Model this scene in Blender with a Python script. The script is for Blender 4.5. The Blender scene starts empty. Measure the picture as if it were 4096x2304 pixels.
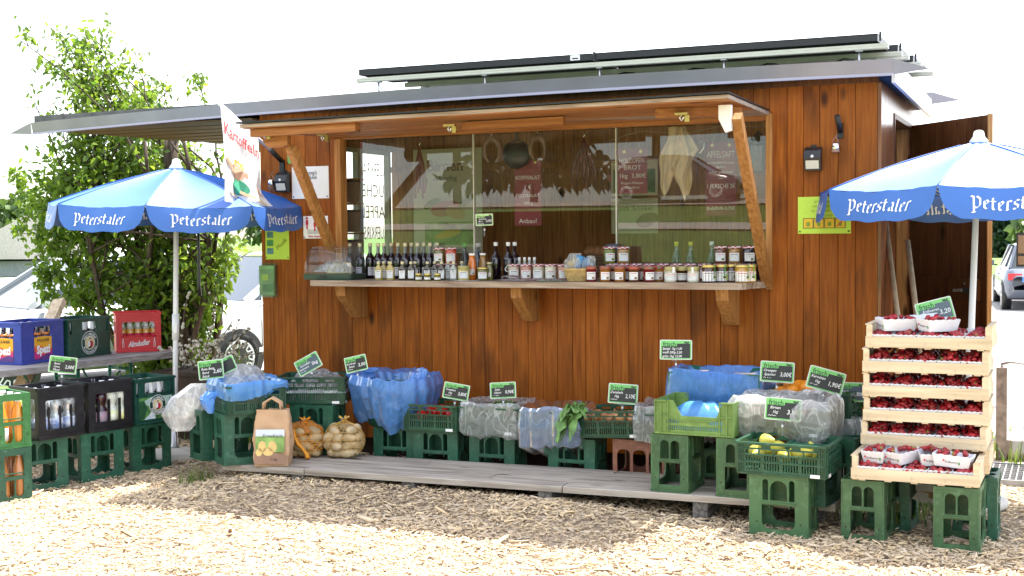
import bpy, bmesh, math, random
import numpy as np
from mathutils import Vector, Matrix, noise
random.seed(7)
rng = np.random.default_rng(11)
SC = bpy.context.scene
COL = SC.collection
PI = math.pi

# ------------------------------------------------------------------ camera
cam_data = bpy.data.cameras.new('camera')
cam_data.sensor_width = 36.0
cam_data.lens = 44.9
cam_data.clip_start = 0.05
cam_data.clip_end = 2000
cam = bpy.data.objects.new('camera', cam_data)
COL.objects.link(cam)
_F = Vector((-0.4021, 0.9147, -0.0417)).normalized()
_R = Vector((0.9154, 0.4024, -0.0092)); _R = (_R - _F * _R.dot(_F)).normalized()
_U = _R.cross(_F)
cam.matrix_world = Matrix(((_R.x, _U.x, -_F.x, 0.988), (_R.y, _U.y, -_F.y, -7.251), (_R.z, _U.z, -_F.z, 1.45), (0, 0, 0, 1)))
SC.camera = cam

# ------------------------------------------------------------------ sun and sky
SUN_DIR = Vector((0.142, 0.38, 0.913)).normalized()       # towards the sun: behind the kiosk, slightly to the right
sun_el = math.asin(SUN_DIR.z)
sun_az = math.atan2(SUN_DIR.x, SUN_DIR.y)
world = bpy.data.worlds.new('World')
SC.world = world
world.use_nodes = True
wn, wl = world.node_tree.nodes, world.node_tree.links
wn.clear()
w_out = wn.new('ShaderNodeOutputWorld')
w_bg = wn.new('ShaderNodeBackground')
w_sky = wn.new('ShaderNodeTexSky')
w_sky.sky_type = 'NISHITA'
w_sky.sun_disc = False
w_sky.sun_elevation = sun_el
w_sky.sun_rotation = sun_az
w_sky.air_density = 1.0
w_sky.dust_density = 1.5
w_tc = wn.new('ShaderNodeTexCoord')
w_map = wn.new('ShaderNodeMapping')
w_map.inputs['Scale'].default_value = (1.0, 1.0, 2.6)
w_no = wn.new('ShaderNodeTexNoise')
w_no.inputs['Scale'].default_value = 1.7
w_no.inputs['Detail'].default_value = 6
w_no.inputs['Roughness'].default_value = 0.55
w_ramp = wn.new('ShaderNodeValToRGB')
w_ramp.color_ramp.elements[0].position = 0.36
w_ramp.color_ramp.elements[1].position = 0.60
w_mix = wn.new('ShaderNodeMixRGB')
w_mix.inputs['Color2'].default_value = (5.6, 5.75, 6.0, 1)
wl.new(w_tc.outputs['Generated'], w_map.inputs['Vector'])
wl.new(w_map.outputs['Vector'], w_no.inputs['Vector'])
wl.new(w_no.outputs['Fac'], w_ramp.inputs['Fac'])
wl.new(w_ramp.outputs['Color'], w_mix.inputs['Fac'])
wl.new(w_sky.outputs['Color'], w_mix.inputs['Color1'])
wl.new(w_mix.outputs['Color'], w_bg.inputs['Color'])
w_bg.inputs['Strength'].default_value = 0.15
wl.new(w_bg.outputs['Background'], w_out.inputs['Surface'])

sun_d = bpy.data.lights.new('sun', 'SUN')
sun_d.energy = 4.4
sun_d.angle = math.radians(0.53)
sun_d.color = (1.0, 0.95, 0.87)
sun_o = bpy.data.objects.new('sun', sun_d)
COL.objects.link(sun_o)
sun_o.rotation_euler = SUN_DIR.to_track_quat('Z', 'Y').to_euler()

SC.view_settings.view_transform = 'Standard'
SC.view_settings.look = 'None'
SC.view_settings.exposure = 1.8
SC.view_settings.gamma = 1.0
SC.view_settings.use_curve_mapping = False
SC.render.engine = 'CYCLES'
SC.cycles.use_denoising = True
SC.cycles.max_bounces = 8
SC.cycles.diffuse_bounces = 4
SC.cycles.glossy_bounces = 4
SC.cycles.transparent_max_bounces = 24
SC.cycles.transmission_bounces = 4
SC.cycles.caustics_reflective = False
SC.cycles.caustics_refractive = False
SC.cycles.sample_clamp_indirect = 6.0

# ------------------------------------------------------------------ materials
MATS = {}
def _nt(name):
    m = bpy.data.materials.new(name)
    m.use_nodes = True
    MATS[name] = m
    n = m.node_tree.nodes
    return m, n, m.node_tree.links, n['Principled BSDF']

def pmat(name, col, rough=0.5, metal=0.0, spec=0.5, var=0.0, vs=12.0, rand=0.0, bump=0.0, bs=40.0, coat=0.0, coatr=0.15, trans=0.0, alpha=1.0, col2=None, stretch=None, sub=0.0, scuff=0.0):
    m, n, l, b = _nt(name)
    b.inputs['Base Color'].default_value = (*col, 1)
    b.inputs['Roughness'].default_value = rough
    b.inputs['Metallic'].default_value = metal
    b.inputs['Specular IOR Level'].default_value = spec
    b.inputs['Coat Weight'].default_value = coat
    b.inputs['Coat Roughness'].default_value = coatr
    b.inputs['Transmission Weight'].default_value = trans
    b.inputs['Alpha'].default_value = alpha
    tc = n.new('ShaderNodeTexCoord')
    vec = tc.outputs['Object']
    oi = n.new('ShaderNodeObjectInfo')
    ad = n.new('ShaderNodeVectorMath'); ad.operation = 'MULTIPLY_ADD'
    cmb = n.new('ShaderNodeCombineXYZ')
    for k in range(3):
        l.new(oi.outputs['Random'], cmb.inputs[k])
    ad.inputs[1].default_value = (37.0, 53.0, 71.0)
    l.new(cmb.outputs[0], ad.inputs[0]); l.new(vec, ad.inputs[2])
    vec = ad.outputs[0]
    if stretch:
        mp = n.new('ShaderNodeMapping'); mp.inputs['Scale'].default_value = stretch
        l.new(vec, mp.inputs['Vector']); vec = mp.outputs['Vector']
    last = None
    if var > 0 or col2:
        no = n.new('ShaderNodeTexNoise'); no.inputs['Scale'].default_value = vs; no.inputs['Detail'].default_value = 5
        l.new(vec, no.inputs['Vector'])
        rp = n.new('ShaderNodeValToRGB')
        rp.color_ramp.elements[0].position = 0.32; rp.color_ramp.elements[1].position = 0.68
        c2 = col2 if col2 else tuple(min(1, c * (1 + var)) for c in col)
        c1 = col if col2 else tuple(c * (1 - var) for c in col)
        rp.color_ramp.elements[0].color = (*c1, 1); rp.color_ramp.elements[1].color = (*c2, 1)
        l.new(no.outputs['Fac'], rp.inputs['Fac'])
        last = rp.outputs['Color']
    if scuff > 0:
        ns = n.new('ShaderNodeTexNoise'); ns.inputs['Scale'].default_value = 24; ns.inputs['Detail'].default_value = 8; ns.inputs['Roughness'].default_value = .7; l.new(vec, ns.inputs['Vector'])
        sr = n.new('ShaderNodeMapRange'); sr.inputs['From Min'].default_value = .52; sr.inputs['From Max'].default_value = .72; sr.inputs['To Max'].default_value = scuff; l.new(ns.outputs['Fac'], sr.inputs['Value'])
        mx = n.new('ShaderNodeMixRGB'); mx.inputs['Color2'].default_value = (*[min(1, c * 1.9 + .045) for c in col], 1); l.new(sr.outputs['Result'], mx.inputs['Fac'])
        if last: l.new(last, mx.inputs['Color1'])
        else: mx.inputs['Color1'].default_value = (*col, 1)
        last = mx.outputs['Color']
    if rand > 0:
        hs = n.new('ShaderNodeHueSaturation')
        mr = n.new('ShaderNodeMapRange')
        mr.inputs['To Min'].default_value = 1 - rand; mr.inputs['To Max'].default_value = 1 + rand
        l.new(oi.outputs['Random'], mr.inputs['Value']); l.new(mr.outputs['Result'], hs.inputs['Value'])
        if last: l.new(last, hs.inputs['Color'])
        else: hs.inputs['Color'].default_value = (*col, 1)
        last = hs.outputs['Color']
    if last: l.new(last, b.inputs['Base Color'])
    if bump > 0:
        nb = n.new('ShaderNodeTexNoise'); nb.inputs['Scale'].default_value = bs; nb.inputs['Detail'].default_value = 4
        l.new(vec, nb.inputs['Vector'])
        bp = n.new('ShaderNodeBump'); bp.inputs['Strength'].default_value = bump; bp.inputs['Distance'].default_value = 0.01
        l.new(nb.outputs['Fac'], bp.inputs['Height']); l.new(bp.outputs['Normal'], b.inputs['Normal'])
    return m

def wood(name, dark, mid, light, rough=0.45, axis='Z', rand=0.18, knots=True, coat=0.0, gs=1.0, stain=0.0):
    """boards: long grain along one axis, knots and stains; every board gets its own piece of the pattern"""
    m, n, l, b = _nt(name)
    tc = n.new('ShaderNodeTexCoord'); oi = n.new('ShaderNodeObjectInfo')
    cmb = n.new('ShaderNodeCombineXYZ')
    for k in range(3): l.new(oi.outputs['Random'], cmb.inputs[k])
    ad = n.new('ShaderNodeVectorMath'); ad.operation = 'MULTIPLY_ADD'; ad.inputs[1].default_value = (31.0, 57.0, 83.0)
    l.new(cmb.outputs[0], ad.inputs[0]); l.new(tc.outputs['Object'], ad.inputs[2])
    s = {'X': (0.06, 1, 1), 'Y': (1, 0.06, 1), 'Z': (1, 1, 0.06)}[axis]
    mp = n.new('ShaderNodeMapping'); mp.inputs['Scale'].default_value = s
    l.new(ad.outputs[0], mp.inputs['Vector'])
    g = n.new('ShaderNodeTexNoise'); g.inputs['Scale'].default_value = 55 * gs; g.inputs['Detail'].default_value = 6; g.inputs['Distortion'].default_value = 0.6
    l.new(mp.outputs['Vector'], g.inputs['Vector'])
    rp = n.new('ShaderNodeValToRGB')
    e = rp.color_ramp.elements
    e[0].position = 0.28; e[0].color = (*dark, 1); e[1].position = 0.72; e[1].color = (*light, 1)
    x = e.new(0.5); x.color = (*mid, 1)
    l.new(g.outputs['Fac'], rp.inputs['Fac'])
    col = rp.outputs['Color']
    if knots:
        s2 = {'X': (0.45, 1, 1), 'Y': (1, 0.45, 1), 'Z': (1, 1, 0.45)}[axis]
        mk = n.new('ShaderNodeMapping'); mk.inputs['Scale'].default_value = s2
        l.new(ad.outputs[0], mk.inputs['Vector'])
        vo = n.new('ShaderNodeTexVoronoi'); vo.inputs['Scale'].default_value = 6.5
        l.new(mk.outputs['Vector'], vo.inputs['Vector'])
        kr = n.new('ShaderNodeValToRGB')
        kr.color_ramp.elements[0].position = 0.085; kr.color_ramp.elements[0].color = (0.13, 0.09, 0.07, 1)
        kr.color_ramp.elements[1].position = 0.19; kr.color_ramp.elements[1].color = (1, 1, 1, 1)
        l.new(vo.outputs['Distance'], kr.inputs['Fac'])
        mx = n.new('ShaderNodeMixRGB'); mx.blend_type = 'MULTIPLY'
        sx = n.new('ShaderNodeSeparateColor'); l.new(vo.outputs['Color'], sx.inputs[0]); gt = n.new('ShaderNodeMapRange'); gt.inputs['From Min'].default_value = .45; gt.inputs['From Max'].default_value = .75; gt.inputs['To Max'].default_value = .95; l.new(sx.outputs[0], gt.inputs['Value']); l.new(gt.outputs['Result'], mx.inputs['Fac'])
        l.new(col, mx.inputs['Color1']); l.new(kr.outputs['Color'], mx.inputs['Color2']); col = mx.outputs['Color']
    if stain > 0:
        ns = n.new('ShaderNodeTexNoise'); ns.inputs['Scale'].default_value = 3.2; ns.inputs['Detail'].default_value = 6
        ms = n.new('ShaderNodeMapping'); ms.inputs['Scale'].default_value = {'X': (0.5, 1, 1), 'Y': (1, 0.5, 1), 'Z': (1, 1, 0.5)}[axis]
        l.new(ad.outputs[0], ms.inputs['Vector']); l.new(ms.outputs['Vector'], ns.inputs['Vector'])
        sr = n.new('ShaderNodeValToRGB')
        sr.color_ramp.elements[0].position = 0.30; sr.color_ramp.elements[0].color = (1 - stain, 1 - stain, 1 - stain, 1)
        sr.color_ramp.elements[1].position = 0.47; sr.color_ramp.elements[1].color = (1, 1, 1, 1)
        l.new(ns.outputs['Fac'], sr.inputs['Fac'])
        mx = n.new('ShaderNodeMixRGB'); mx.blend_type = 'MULTIPLY'; mx.inputs['Fac'].default_value = 1
        l.new(col, mx.inputs['Color1']); l.new(sr.outputs['Color'], mx.inputs['Color2']); col = mx.outputs['Color']
    hs = n.new('ShaderNodeHueSaturation'); mr = n.new('ShaderNodeMapRange')
    mr.inputs['To Min'].default_value = 1 - rand; mr.inputs['To Max'].default_value = 1 + rand
    l.new(oi.outputs['Random'], mr.inputs['Value']); l.new(mr.outputs['Result'], hs.inputs['Value'])
    l.new(col, hs.inputs['Color'])
    l.new(hs.outputs['Color'], b.inputs['Base Color'])
    b.inputs['Roughness'].default_value = rough
    b.inputs['Specular IOR Level'].default_value = 0.2
    b.inputs['Coat Weight'].default_value = coat
    b.inputs['Coat Roughness'].default_value = 0.22
    bp = n.new('ShaderNodeBump'); bp.inputs['Strength'].default_value = 0.25; bp.inputs['Distance'].default_value = 0.004
    l.new(g.outputs['Fac'], bp.inputs['Height']); l.new(bp.outputs['Normal'], b.inputs['Normal'])
    return m

def film(name, col, clear=0.5, rough=0.25, gloss=0.14, bs=14.0, bump=0.12):
    """thin crumpled plastic film: part see-through, part translucent, shiny"""
    m, n, l, b = _nt(name)
    n.remove(b)
    out = [x for x in n if x.type == 'OUTPUT_MATERIAL'][0]
    tr = n.new('ShaderNodeBsdfTransparent'); tr.inputs['Color'].default_value = (*[0.5 + 0.5 * c for c in col], 1)
    tl = n.new('ShaderNodeBsdfTranslucent'); tl.inputs['Color'].default_value = (*col, 1)
    df = n.new('ShaderNodeBsdfDiffuse'); df.inputs['Color'].default_value = (*col, 1)
    gl = n.new('ShaderNodeBsdfGlossy'); gl.inputs['Roughness'].default_value = rough; gl.inputs['Color'].default_value = (0.9, 0.9, 0.9, 1)
    tc = n.new('ShaderNodeTexCoord')
    no = n.new('ShaderNodeTexNoise'); no.inputs['Scale'].default_value = bs; no.inputs['Detail'].default_value = 4; no.inputs['Distortion'].default_value = 1.2
    l.new(tc.outputs['Object'], no.inputs['Vector'])
    bp = n.new('ShaderNodeBump'); bp.inputs['Strength'].default_value = bump; bp.inputs['Distance'].default_value = 0.02
    l.new(no.outputs['Fac'], bp.inputs['Height'])
    for q in (tl, df, gl): l.new(bp.outputs['Normal'], q.inputs['Normal'])
    a = n.new('ShaderNodeMixShader'); a.inputs[0].default_value = 0.5
    l.new(df.outputs[0], a.inputs[1]); l.new(tl.outputs[0], a.inputs[2])
    c = n.new('ShaderNodeMixShader'); 
    mr = n.new('ShaderNodeMapRange'); mr.inputs['From Min'].default_value = 0.35; mr.inputs['From Max'].default_value = 0.65
    mr.inputs['To Min'].default_value = min(1, clear + 0.07); mr.inputs['To Max'].default_value = max(0, clear - 0.07)
    mq = n.new('ShaderNodeMapping'); mq.inputs['Scale'].default_value = (1.0, 1.0, .45); mq.inputs['Rotation'].default_value = (.5, .4, 0)
    l.new(tc.outputs['Object'], mq.inputs['Vector'])
    n2 = n.new('ShaderNodeTexNoise'); n2.inputs['Scale'].default_value = 11; n2.inputs['Detail'].default_value = 2; n2.inputs['Distortion'].default_value = 1.6; l.new(mq.outputs['Vector'], n2.inputs['Vector'])
    cr = n.new('ShaderNodeValToRGB'); ce = cr.color_ramp.elements; ce[0].position = .455; ce[0].color = (1, 1, 1, 1); ce[1].position = .545; ce[1].color = (1, 1, 1, 1); cm = ce.new(.5); cm.color = (.35, .35, .35, 1)  # less clear streaks, painted in as highlights along the creases
    l.new(n2.outputs['Fac'], cr.inputs['Fac'])
    ml = n.new('ShaderNodeMath'); ml.operation = 'MULTIPLY'; l.new(no.outputs['Fac'], mr.inputs['Value']); l.new(mr.outputs['Result'], ml.inputs[0]); l.new(cr.outputs['Color'], ml.inputs[1]); l.new(ml.outputs[0], c.inputs[0])
    l.new(a.outputs[0], c.inputs[1]); l.new(tr.outputs[0], c.inputs[2])
    fr = n.new('ShaderNodeFresnel'); fr.inputs['IOR'].default_value = 1.45
    l.new(bp.outputs['Normal'], fr.inputs['Normal'])
    mu = n.new('ShaderNodeMath'); mu.operation = 'MULTIPLY_ADD'; mu.inputs[1].default_value = gloss * 2; mu.inputs[2].default_value = 0.03
    mu.use_clamp = True
    l.new(fr.outputs[0], mu.inputs[0])
    d = n.new('ShaderNodeMixShader')
    l.new(mu.outputs[0], d.inputs[0]); l.new(c.outputs[0], d.inputs[1]); l.new(gl.outputs[0], d.inputs[2])
    l.new(d.outputs[0], out.inputs['Surface'])
    return m

def glassy(name, tint=(0.96, 0.98, 0.97), dust=0.03, ior=1.5, rough=0.0, dustcol=(0.6, 0.6, 0.6)):
    """window glass and clear plastic: see-through, Fresnel reflection, a little dust"""
    m, n, l, b = _nt(name)
    n.remove(b)
    out = [x for x in n if x.type == 'OUTPUT_MATERIAL'][0]
    tr = n.new('ShaderNodeBsdfTransparent'); tr.inputs['Color'].default_value = (*tint, 1)
    gl = n.new('ShaderNodeBsdfGlossy'); gl.inputs['Roughness'].default_value = rough
    df = n.new('ShaderNodeBsdfDiffuse'); df.inputs['Color'].default_value = (*dustcol, 1)
    fr = n.new('ShaderNodeFresnel'); fr.inputs['IOR'].default_value = ior
    tc = n.new('ShaderNodeTexCoord'); no = n.new('ShaderNodeTexNoise'); no.inputs['Scale'].default_value = 4; no.inputs['Detail'].default_value = 7
    l.new(tc.outputs['Object'], no.inputs['Vector'])
    mr = n.new('ShaderNodeMapRange'); mr.inputs['From Min'].default_value = 0.35; mr.inputs['From Max'].default_value = 0.7
    mr.inputs['To Min'].default_value = dust * 0.3; mr.inputs['To Max'].default_value = dust * 1.7
    l.new(no.outputs['Fac'], mr.inputs['Value'])
    a = n.new('ShaderNodeMixShader'); l.new(mr.outputs['Result'], a.inputs[0]); l.new(tr.outputs[0], a.inputs[1]); l.new(df.outputs[0], a.inputs[2])
    ge = n.new('ShaderNodeNewGeometry'); iv = n.new('ShaderNodeMath'); iv.operation = 'SUBTRACT'; iv.inputs[0].default_value = 1; l.new(ge.outputs['Backfacing'], iv.inputs[1])
    mm = n.new('ShaderNodeMath'); mm.operation = 'MULTIPLY'; l.new(fr.outputs[0], mm.inputs[0]); l.new(iv.outputs[0], mm.inputs[1])
    c = n.new('ShaderNodeMixShader'); l.new(mm.outputs[0], c.inputs[0]); l.new(a.outputs[0], c.inputs[1]); l.new(gl.outputs[0], c.inputs[2])
    l.new(c.outputs[0], out.inputs['Surface'])
    return m

def leafmat(name, c1, c2, trans=0.45):
    m, n, l, b = _nt(name)
    n.remove(b)
    out = [x for x in n if x.type == 'OUTPUT_MATERIAL'][0]
    at = n.new('ShaderNodeAttribute'); at.attribute_name = 'tone'
    rp = n.new('ShaderNodeValToRGB'); rp.color_ramp.elements[0].color = (*c1, 1); rp.color_ramp.elements[1].color = (*c2, 1)
    l.new(at.outputs['Fac'], rp.inputs['Fac'])
    df = n.new('ShaderNodeBsdfPrincipled'); df.inputs['Roughness'].default_value = 0.45
    tl = n.new('ShaderNodeBsdfTranslucent')
    l.new(rp.outputs['Color'], df.inputs['Base Color'])
    hs = n.new('ShaderNodeHueSaturation'); hs.inputs['Value'].default_value = 1.9; hs.inputs['Hue'].default_value = 0.485
    l.new(rp.outputs['Color'], hs.inputs['Color']); l.new(hs.outputs['Color'], tl.inputs['Color'])
    a = n.new('ShaderNodeMixShader'); a.inputs[0].default_value = trans
    l.new(df.outputs[0], a.inputs[1]); l.new(tl.outputs[0], a.inputs[2]); l.new(a.outputs[0], out.inputs['Surface'])
    return m

wood('varnished_board', (0.185, 0.044, 0.003), (0.265, 0.070, 0.005), (0.35, 0.104, 0.010), rough=0.5, coat=0.05, stain=0.55, rand=0.10)
wood('varnished_side', (0.10, 0.028, 0.008), (0.20, 0.065, 0.02), (0.30, 0.11, 0.035), rough=0.32, coat=0.8, stain=0.4)
wood('dark_door_wood', (0.05, 0.015, 0.005), (0.10, 0.032, 0.01), (0.15, 0.055, 0.018), rough=0.45, coat=0.15)
wood('inner_board', (0.20, 0.075, 0.02), (0.36, 0.15, 0.045), (0.46, 0.21, 0.07), rough=0.55, rand=0.12)
wood('honey_wood', (0.24, 0.10, 0.03), (0.38, 0.175, 0.055), (0.50, 0.26, 0.10), rough=0.5, axis='Z')
wood('honey_wood_x', (0.22, 0.085, 0.028), (0.33, 0.135, 0.045), (0.42, 0.19, 0.07), rough=0.5, axis='X')
wood('old_counter', (0.17, 0.12, 0.09), (0.33, 0.25, 0.19), (0.47, 0.38, 0.30), rough=0.6, axis='X', knots=False)
wood('grey_plank', (0.21, 0.175, 0.145), (0.38, 0.33, 0.28), (0.50, 0.45, 0.39), rough=0.75, axis='X', gs=0.8, rand=0.1, stain=0.25)
wood('grey_plank_y', (0.17, 0.15, 0.145), (0.33, 0.30, 0.29), (0.46, 0.43, 0.41), rough=0.75, axis='Y', rand=0.1)
wood('tray_wood', (0.48, 0.385, 0.25), (0.62, 0.50, 0.345), (0.72, 0.60, 0.43), rough=0.65, axis='X', knots=False, rand=0.06, gs=0.6)
wood('weathered_block', (0.06, 0.055, 0.05), (0.14, 0.13, 0.12), (0.26, 0.24, 0.22), rough=0.85, axis='Y')
wood('bark', (0.035, 0.026, 0.02), (0.08, 0.06, 0.045), (0.14, 0.11, 0.085), rough=0.9, axis='Z', knots=False)
wood('broom_wood', (0.30, 0.22, 0.14), (0.46, 0.35, 0.24), (0.58, 0.46, 0.33), rough=0.6, axis='Z', knots=False)
pmat('dark_gap', (0.03, 0.012, 0.006), 0.9)
pmat('black_sheet', (0.015, 0.015, 0.016), 0.35, var=0.3)
pmat('fascia_metal', (0.27, 0.26, 0.30), 0.42, metal=0.25, var=0.14, vs=3, bump=0.05)
pmat('fascia_lip', (0.34, 0.33, 0.40), 0.42, metal=0.2)
pmat('roof_felt', (0.10, 0.10, 0.105), 0.8, var=0.3, bump=0.3)
pmat('sunlit_white_board', (0.75, 0.72, 0.68), 0.6, var=0.05)  # white board; also whitens sunlit wood, light put into the colour
pmat('soffit_wood', (0.13, 0.075, 0.035), 0.65, var=0.3, stretch=(0.2, 3, 3))
pmat('alu_rail', (0.62, 0.61, 0.55), 0.4, metal=0.3, var=0.05)
pmat('panel_black', (0.02, 0.021, 0.026), 0.35)
pmat('panel_glass', (0.01, 0.014, 0.03), 0.08)
pmat('steel', (0.45, 0.45, 0.46), 0.35, metal=0.9)
pmat('chrome', (0.75, 0.75, 0.75), 0.12, metal=1.0)
pmat('black_plastic', (0.012, 0.012, 0.013), 0.35, var=0.25)
pmat('white_plastic', (0.8, 0.8, 0.8), 0.4)
pmat('paper_white', (0.8, 0.8, 0.82), 0.7, var=0.03, vs=5)
pmat('print_dark', (0.03, 0.03, 0.035), 0.7)
pmat('print_red', (0.5, 0.02, 0.05), 0.7)
pmat('print_pink', (0.65, 0.25, 0.25), 0.7)
pmat('lime_paper', (0.50, 0.74, 0.08), 0.6, var=0.04)
pmat('lime_dark', (0.22, 0.30, 0.03), 0.6)
pmat('amber_print', (0.72, 0.48, 0.03), 0.6)
pmat('green_print', (0.06, 0.28, 0.08), 0.6, var=0.3)
pmat('teal_print', (0.09, 0.25, 0.28), 0.6, var=0.4)
pmat('leaflet_green', (0.20, 0.42, 0.16), 0.5, var=0.25)
pmat('sign_green', (0.17, 0.50, 0.14), 0.4)
pmat('sign_lime', (0.55, 0.85, 0.35), 0.45)
pmat('sign_black', (0.015, 0.018, 0.018), 0.45, var=0.2)
pmat('sign_slate', (0.07, 0.10, 0.13), 0.3)
pmat('chalk', (0.75, 0.75, 0.75), 0.8)
pmat('sign_edge', (0.62, 0.66, 0.60), 0.35)
pmat('green_crate', (0.019, 0.088, 0.052), 0.42, var=0.22, vs=5, rand=0.2, scuff=.6)
pmat('fresh_green_crate', (0.035, 0.165, 0.045), 0.4, var=0.12, vs=5, rand=0.06, scuff=.6)
pmat('olive_crate', (0.045, 0.115, 0.048), 0.45, var=0.2, vs=5, rand=0.12, scuff=.6)
pmat('light_green_crate', (0.13, 0.23, 0.055), 0.42, var=0.1, vs=6, scuff=.6)
pmat('fold_crate', (0.009, 0.062, 0.032), 0.4, var=0.2, vs=8, rand=0.1, scuff=.6)
pmat('black_crate', (0.012, 0.011, 0.014), 0.38, var=0.3, vs=8, scuff=.3)
pmat('blue_crate', (0.03, 0.05, 0.30), 0.38, var=0.08, vs=6, scuff=.3)
pmat('brewery_crate', (0.008, 0.055, 0.04), 0.38, var=0.15, vs=6, scuff=.6)
pmat('red_crate', (0.62, 0.012, 0.022), 0.38, var=0.06, vs=6, scuff=.3)
pmat('brown_crate', (0.23, 0.09, 0.055), 0.5, var=0.15, vs=6, scuff=.6)
pmat('crate_label', (0.78, 0.78, 0.78), 0.5, var=0.05)
pmat('parasol_blue', (0.008, 0.105, 0.43), 0.6, spec=.5, coat=.9, coatr=0.58, var=0.06, vs=4, bump=0.12, bs=14)
pmat('white_print', (0.82, 0.84, 0.86), 0.6)
pmat('parasol_base', (0.55, 0.52, 0.46), 0.8, var=0.1, bump=0.3)
pmat('flag_cloth', (0.80, 0.80, 0.82), 0.7)
pmat('flag_red', (0.66, 0.06, 0.06), 0.7)
pmat('skin_print', (0.80, 0.47, 0.32), 0.7)
pmat('blond_print', (0.80, 0.62, 0.10), 0.7)
pmat('shirt_print', (0.05, 0.33, 0.20), 0.7)
pmat('potato_print', (0.74, 0.60, 0.36), 0.7)
pmat('basket_print', (0.45, 0.20, 0.12), 0.7)
pmat('strawberry', (0.30, 0.005, 0.012), 0.28, var=0.35, vs=14, rand=0.35, bump=0.25, bs=190, spec=0.6)
pmat('strawberry_leaf', (0.22, 0.30, 0.06), 0.6)
pmat('punnet', (0.70, 0.70, 0.74), 0.75, var=0.04, bump=0.2)
pmat('potato', (0.42, 0.29, 0.14), 0.7, var=0.22, vs=14, rand=0.14, bump=0.15)
pmat('potato_pale', (0.47, 0.36, 0.21), 0.7, var=0.2, vs=14, rand=0.12, bump=0.15)
pmat('net_orange', (0.75, 0.30, 0.02), 0.6)
pmat('net_tan', (0.58, 0.34, 0.08), 0.6)
pmat('kraft_paper', (0.50, 0.32, 0.19), 0.75, var=0.1, vs=5, bump=0.4, bs=9)
pmat('kraft_dark', (0.30, 0.18, 0.12), 0.75, var=0.15)
pmat('bag_print_green', (0.22, 0.36, 0.10), 0.7, var=0.6, vs=9)
pmat('bag_print_sky', (0.62, 0.68, 0.75), 0.7)
pmat('potato_gold', (0.72, 0.52, 0.20), 0.6, var=0.12)
pmat('tomato', (0.55, 0.012, 0.01), 0.2, rand=0.2)
pmat('onion', (0.55, 0.27, 0.12), 0.35, var=0.25, rand=0.2, stretch=(4, 4, 1))
pmat('orange_fruit', (0.80, 0.27, 0.01), 0.4, var=0.08, bump=0.2, bs=120)
pmat('apple', (0.50, 0.12, 0.03), 0.3, var=0.4, rand=0.2)
pmat('pear', (0.55, 0.48, 0.07), 0.4, var=0.18, vs=9, rand=0.15)
pmat('leek_green', (0.10, 0.22, 0.06), 0.5, var=0.3)
pmat('lettuce', (0.12, 0.24, 0.06), 0.5, var=0.45, vs=18)
pmat('asparagus', (0.72, 0.60, 0.55), 0.4, rand=0.1)
film('blue_film', (0.15, 0.46, 0.98), clear=0.15)
film('blue_film_thin', (0.16, 0.42, 0.95), clear=0.3, bs=10)
film('clear_film', (0.78, 0.80, 0.82), clear=0.66, gloss=0.12)
film('milky_film', (0.80, 0.80, 0.80), clear=0.56, gloss=0.10, bs=18)
glassy('window_glass', dust=0.03, ior=1.8, dustcol=(0.5, 0.42, 0.33))
glassy('clear_plastic', tint=(0.88, 0.9, 0.92), dust=0.05, ior=1.5)
glassy('thin_glass', tint=(0.8, 0.84, 0.82), dust=0.02, ior=1.45)
pmat('gingham', (0.7, 0.7, 0.72), 0.5)
pmat('car_white', (0.80, 0.80, 0.80), 0.3, coat=0.6)
pmat('car_silver', (0.52, 0.54, 0.57), 0.3, metal=0.35, coat=0.6)
pmat('car_grey', (0.12, 0.14, 0.18), 0.3, metal=0.3, coat=0.6)
pmat('car_dark', (0.012, 0.014, 0.02), 0.25, coat=0.6)
pmat('car_glass', (0.05, 0.06, 0.07), 0.05, spec=0.8)
pmat('tyre', (0.012, 0.012, 0.013), 0.85)
pmat('wheel_brown', (0.07, 0.045, 0.05), 0.4, metal=0.3)
pmat('lamp_red', (0.6, 0.02, 0.03), 0.25)
pmat('stem_green', (0.10, 0.14, 0.05), 0.7)
pmat('twig', (0.10, 0.075, 0.05), 0.85)
pmat('catkin', (0.66, 0.62, 0.52), 0.9, var=0.2, vs=40)
pmat('corten', (0.05, 0.028, 0.018), 0.75, var=0.4, vs=8)
leafmat('leaf_bush', (0.04, 0.10, 0.012), (0.15, 0.23, 0.022), 0.55)
leafmat('leaf_grass', (0.05, 0.11, 0.015), (0.16, 0.24, 0.04), 0.35)
leafmat('leaf_conifer', (0.012, 0.035, 0.014), (0.03, 0.065, 0.022), 0.15)
leafmat('leaf_dark', (0.004, 0.010, 0.004), (0.012, 0.024, 0.008), 0.1)
leafmat('leaf_far', (0.035, 0.075, 0.014), (0.08, 0.13, 0.03), 0.3)
# gingham lid cloth print
_m = MATS['gingham']; _n = _m.node_tree.nodes; _l = _m.node_tree.links
_ck = _n.new('ShaderNodeTexChecker'); _ck.inputs['Scale'].default_value = 75
_ck.inputs['Color1'].default_value = (0.74, 0.72, 0.74, 1); _ck.inputs['Color2'].default_value = (0.42, 0.03, 0.07, 1)
_tc = _n.new('ShaderNodeTexCoord'); _l.new(_tc.outputs['Object'], _ck.inputs['Vector'])
_l.new(_ck.outputs['Color'], _n['Principled BSDF'].inputs['Base Color'])

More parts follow.
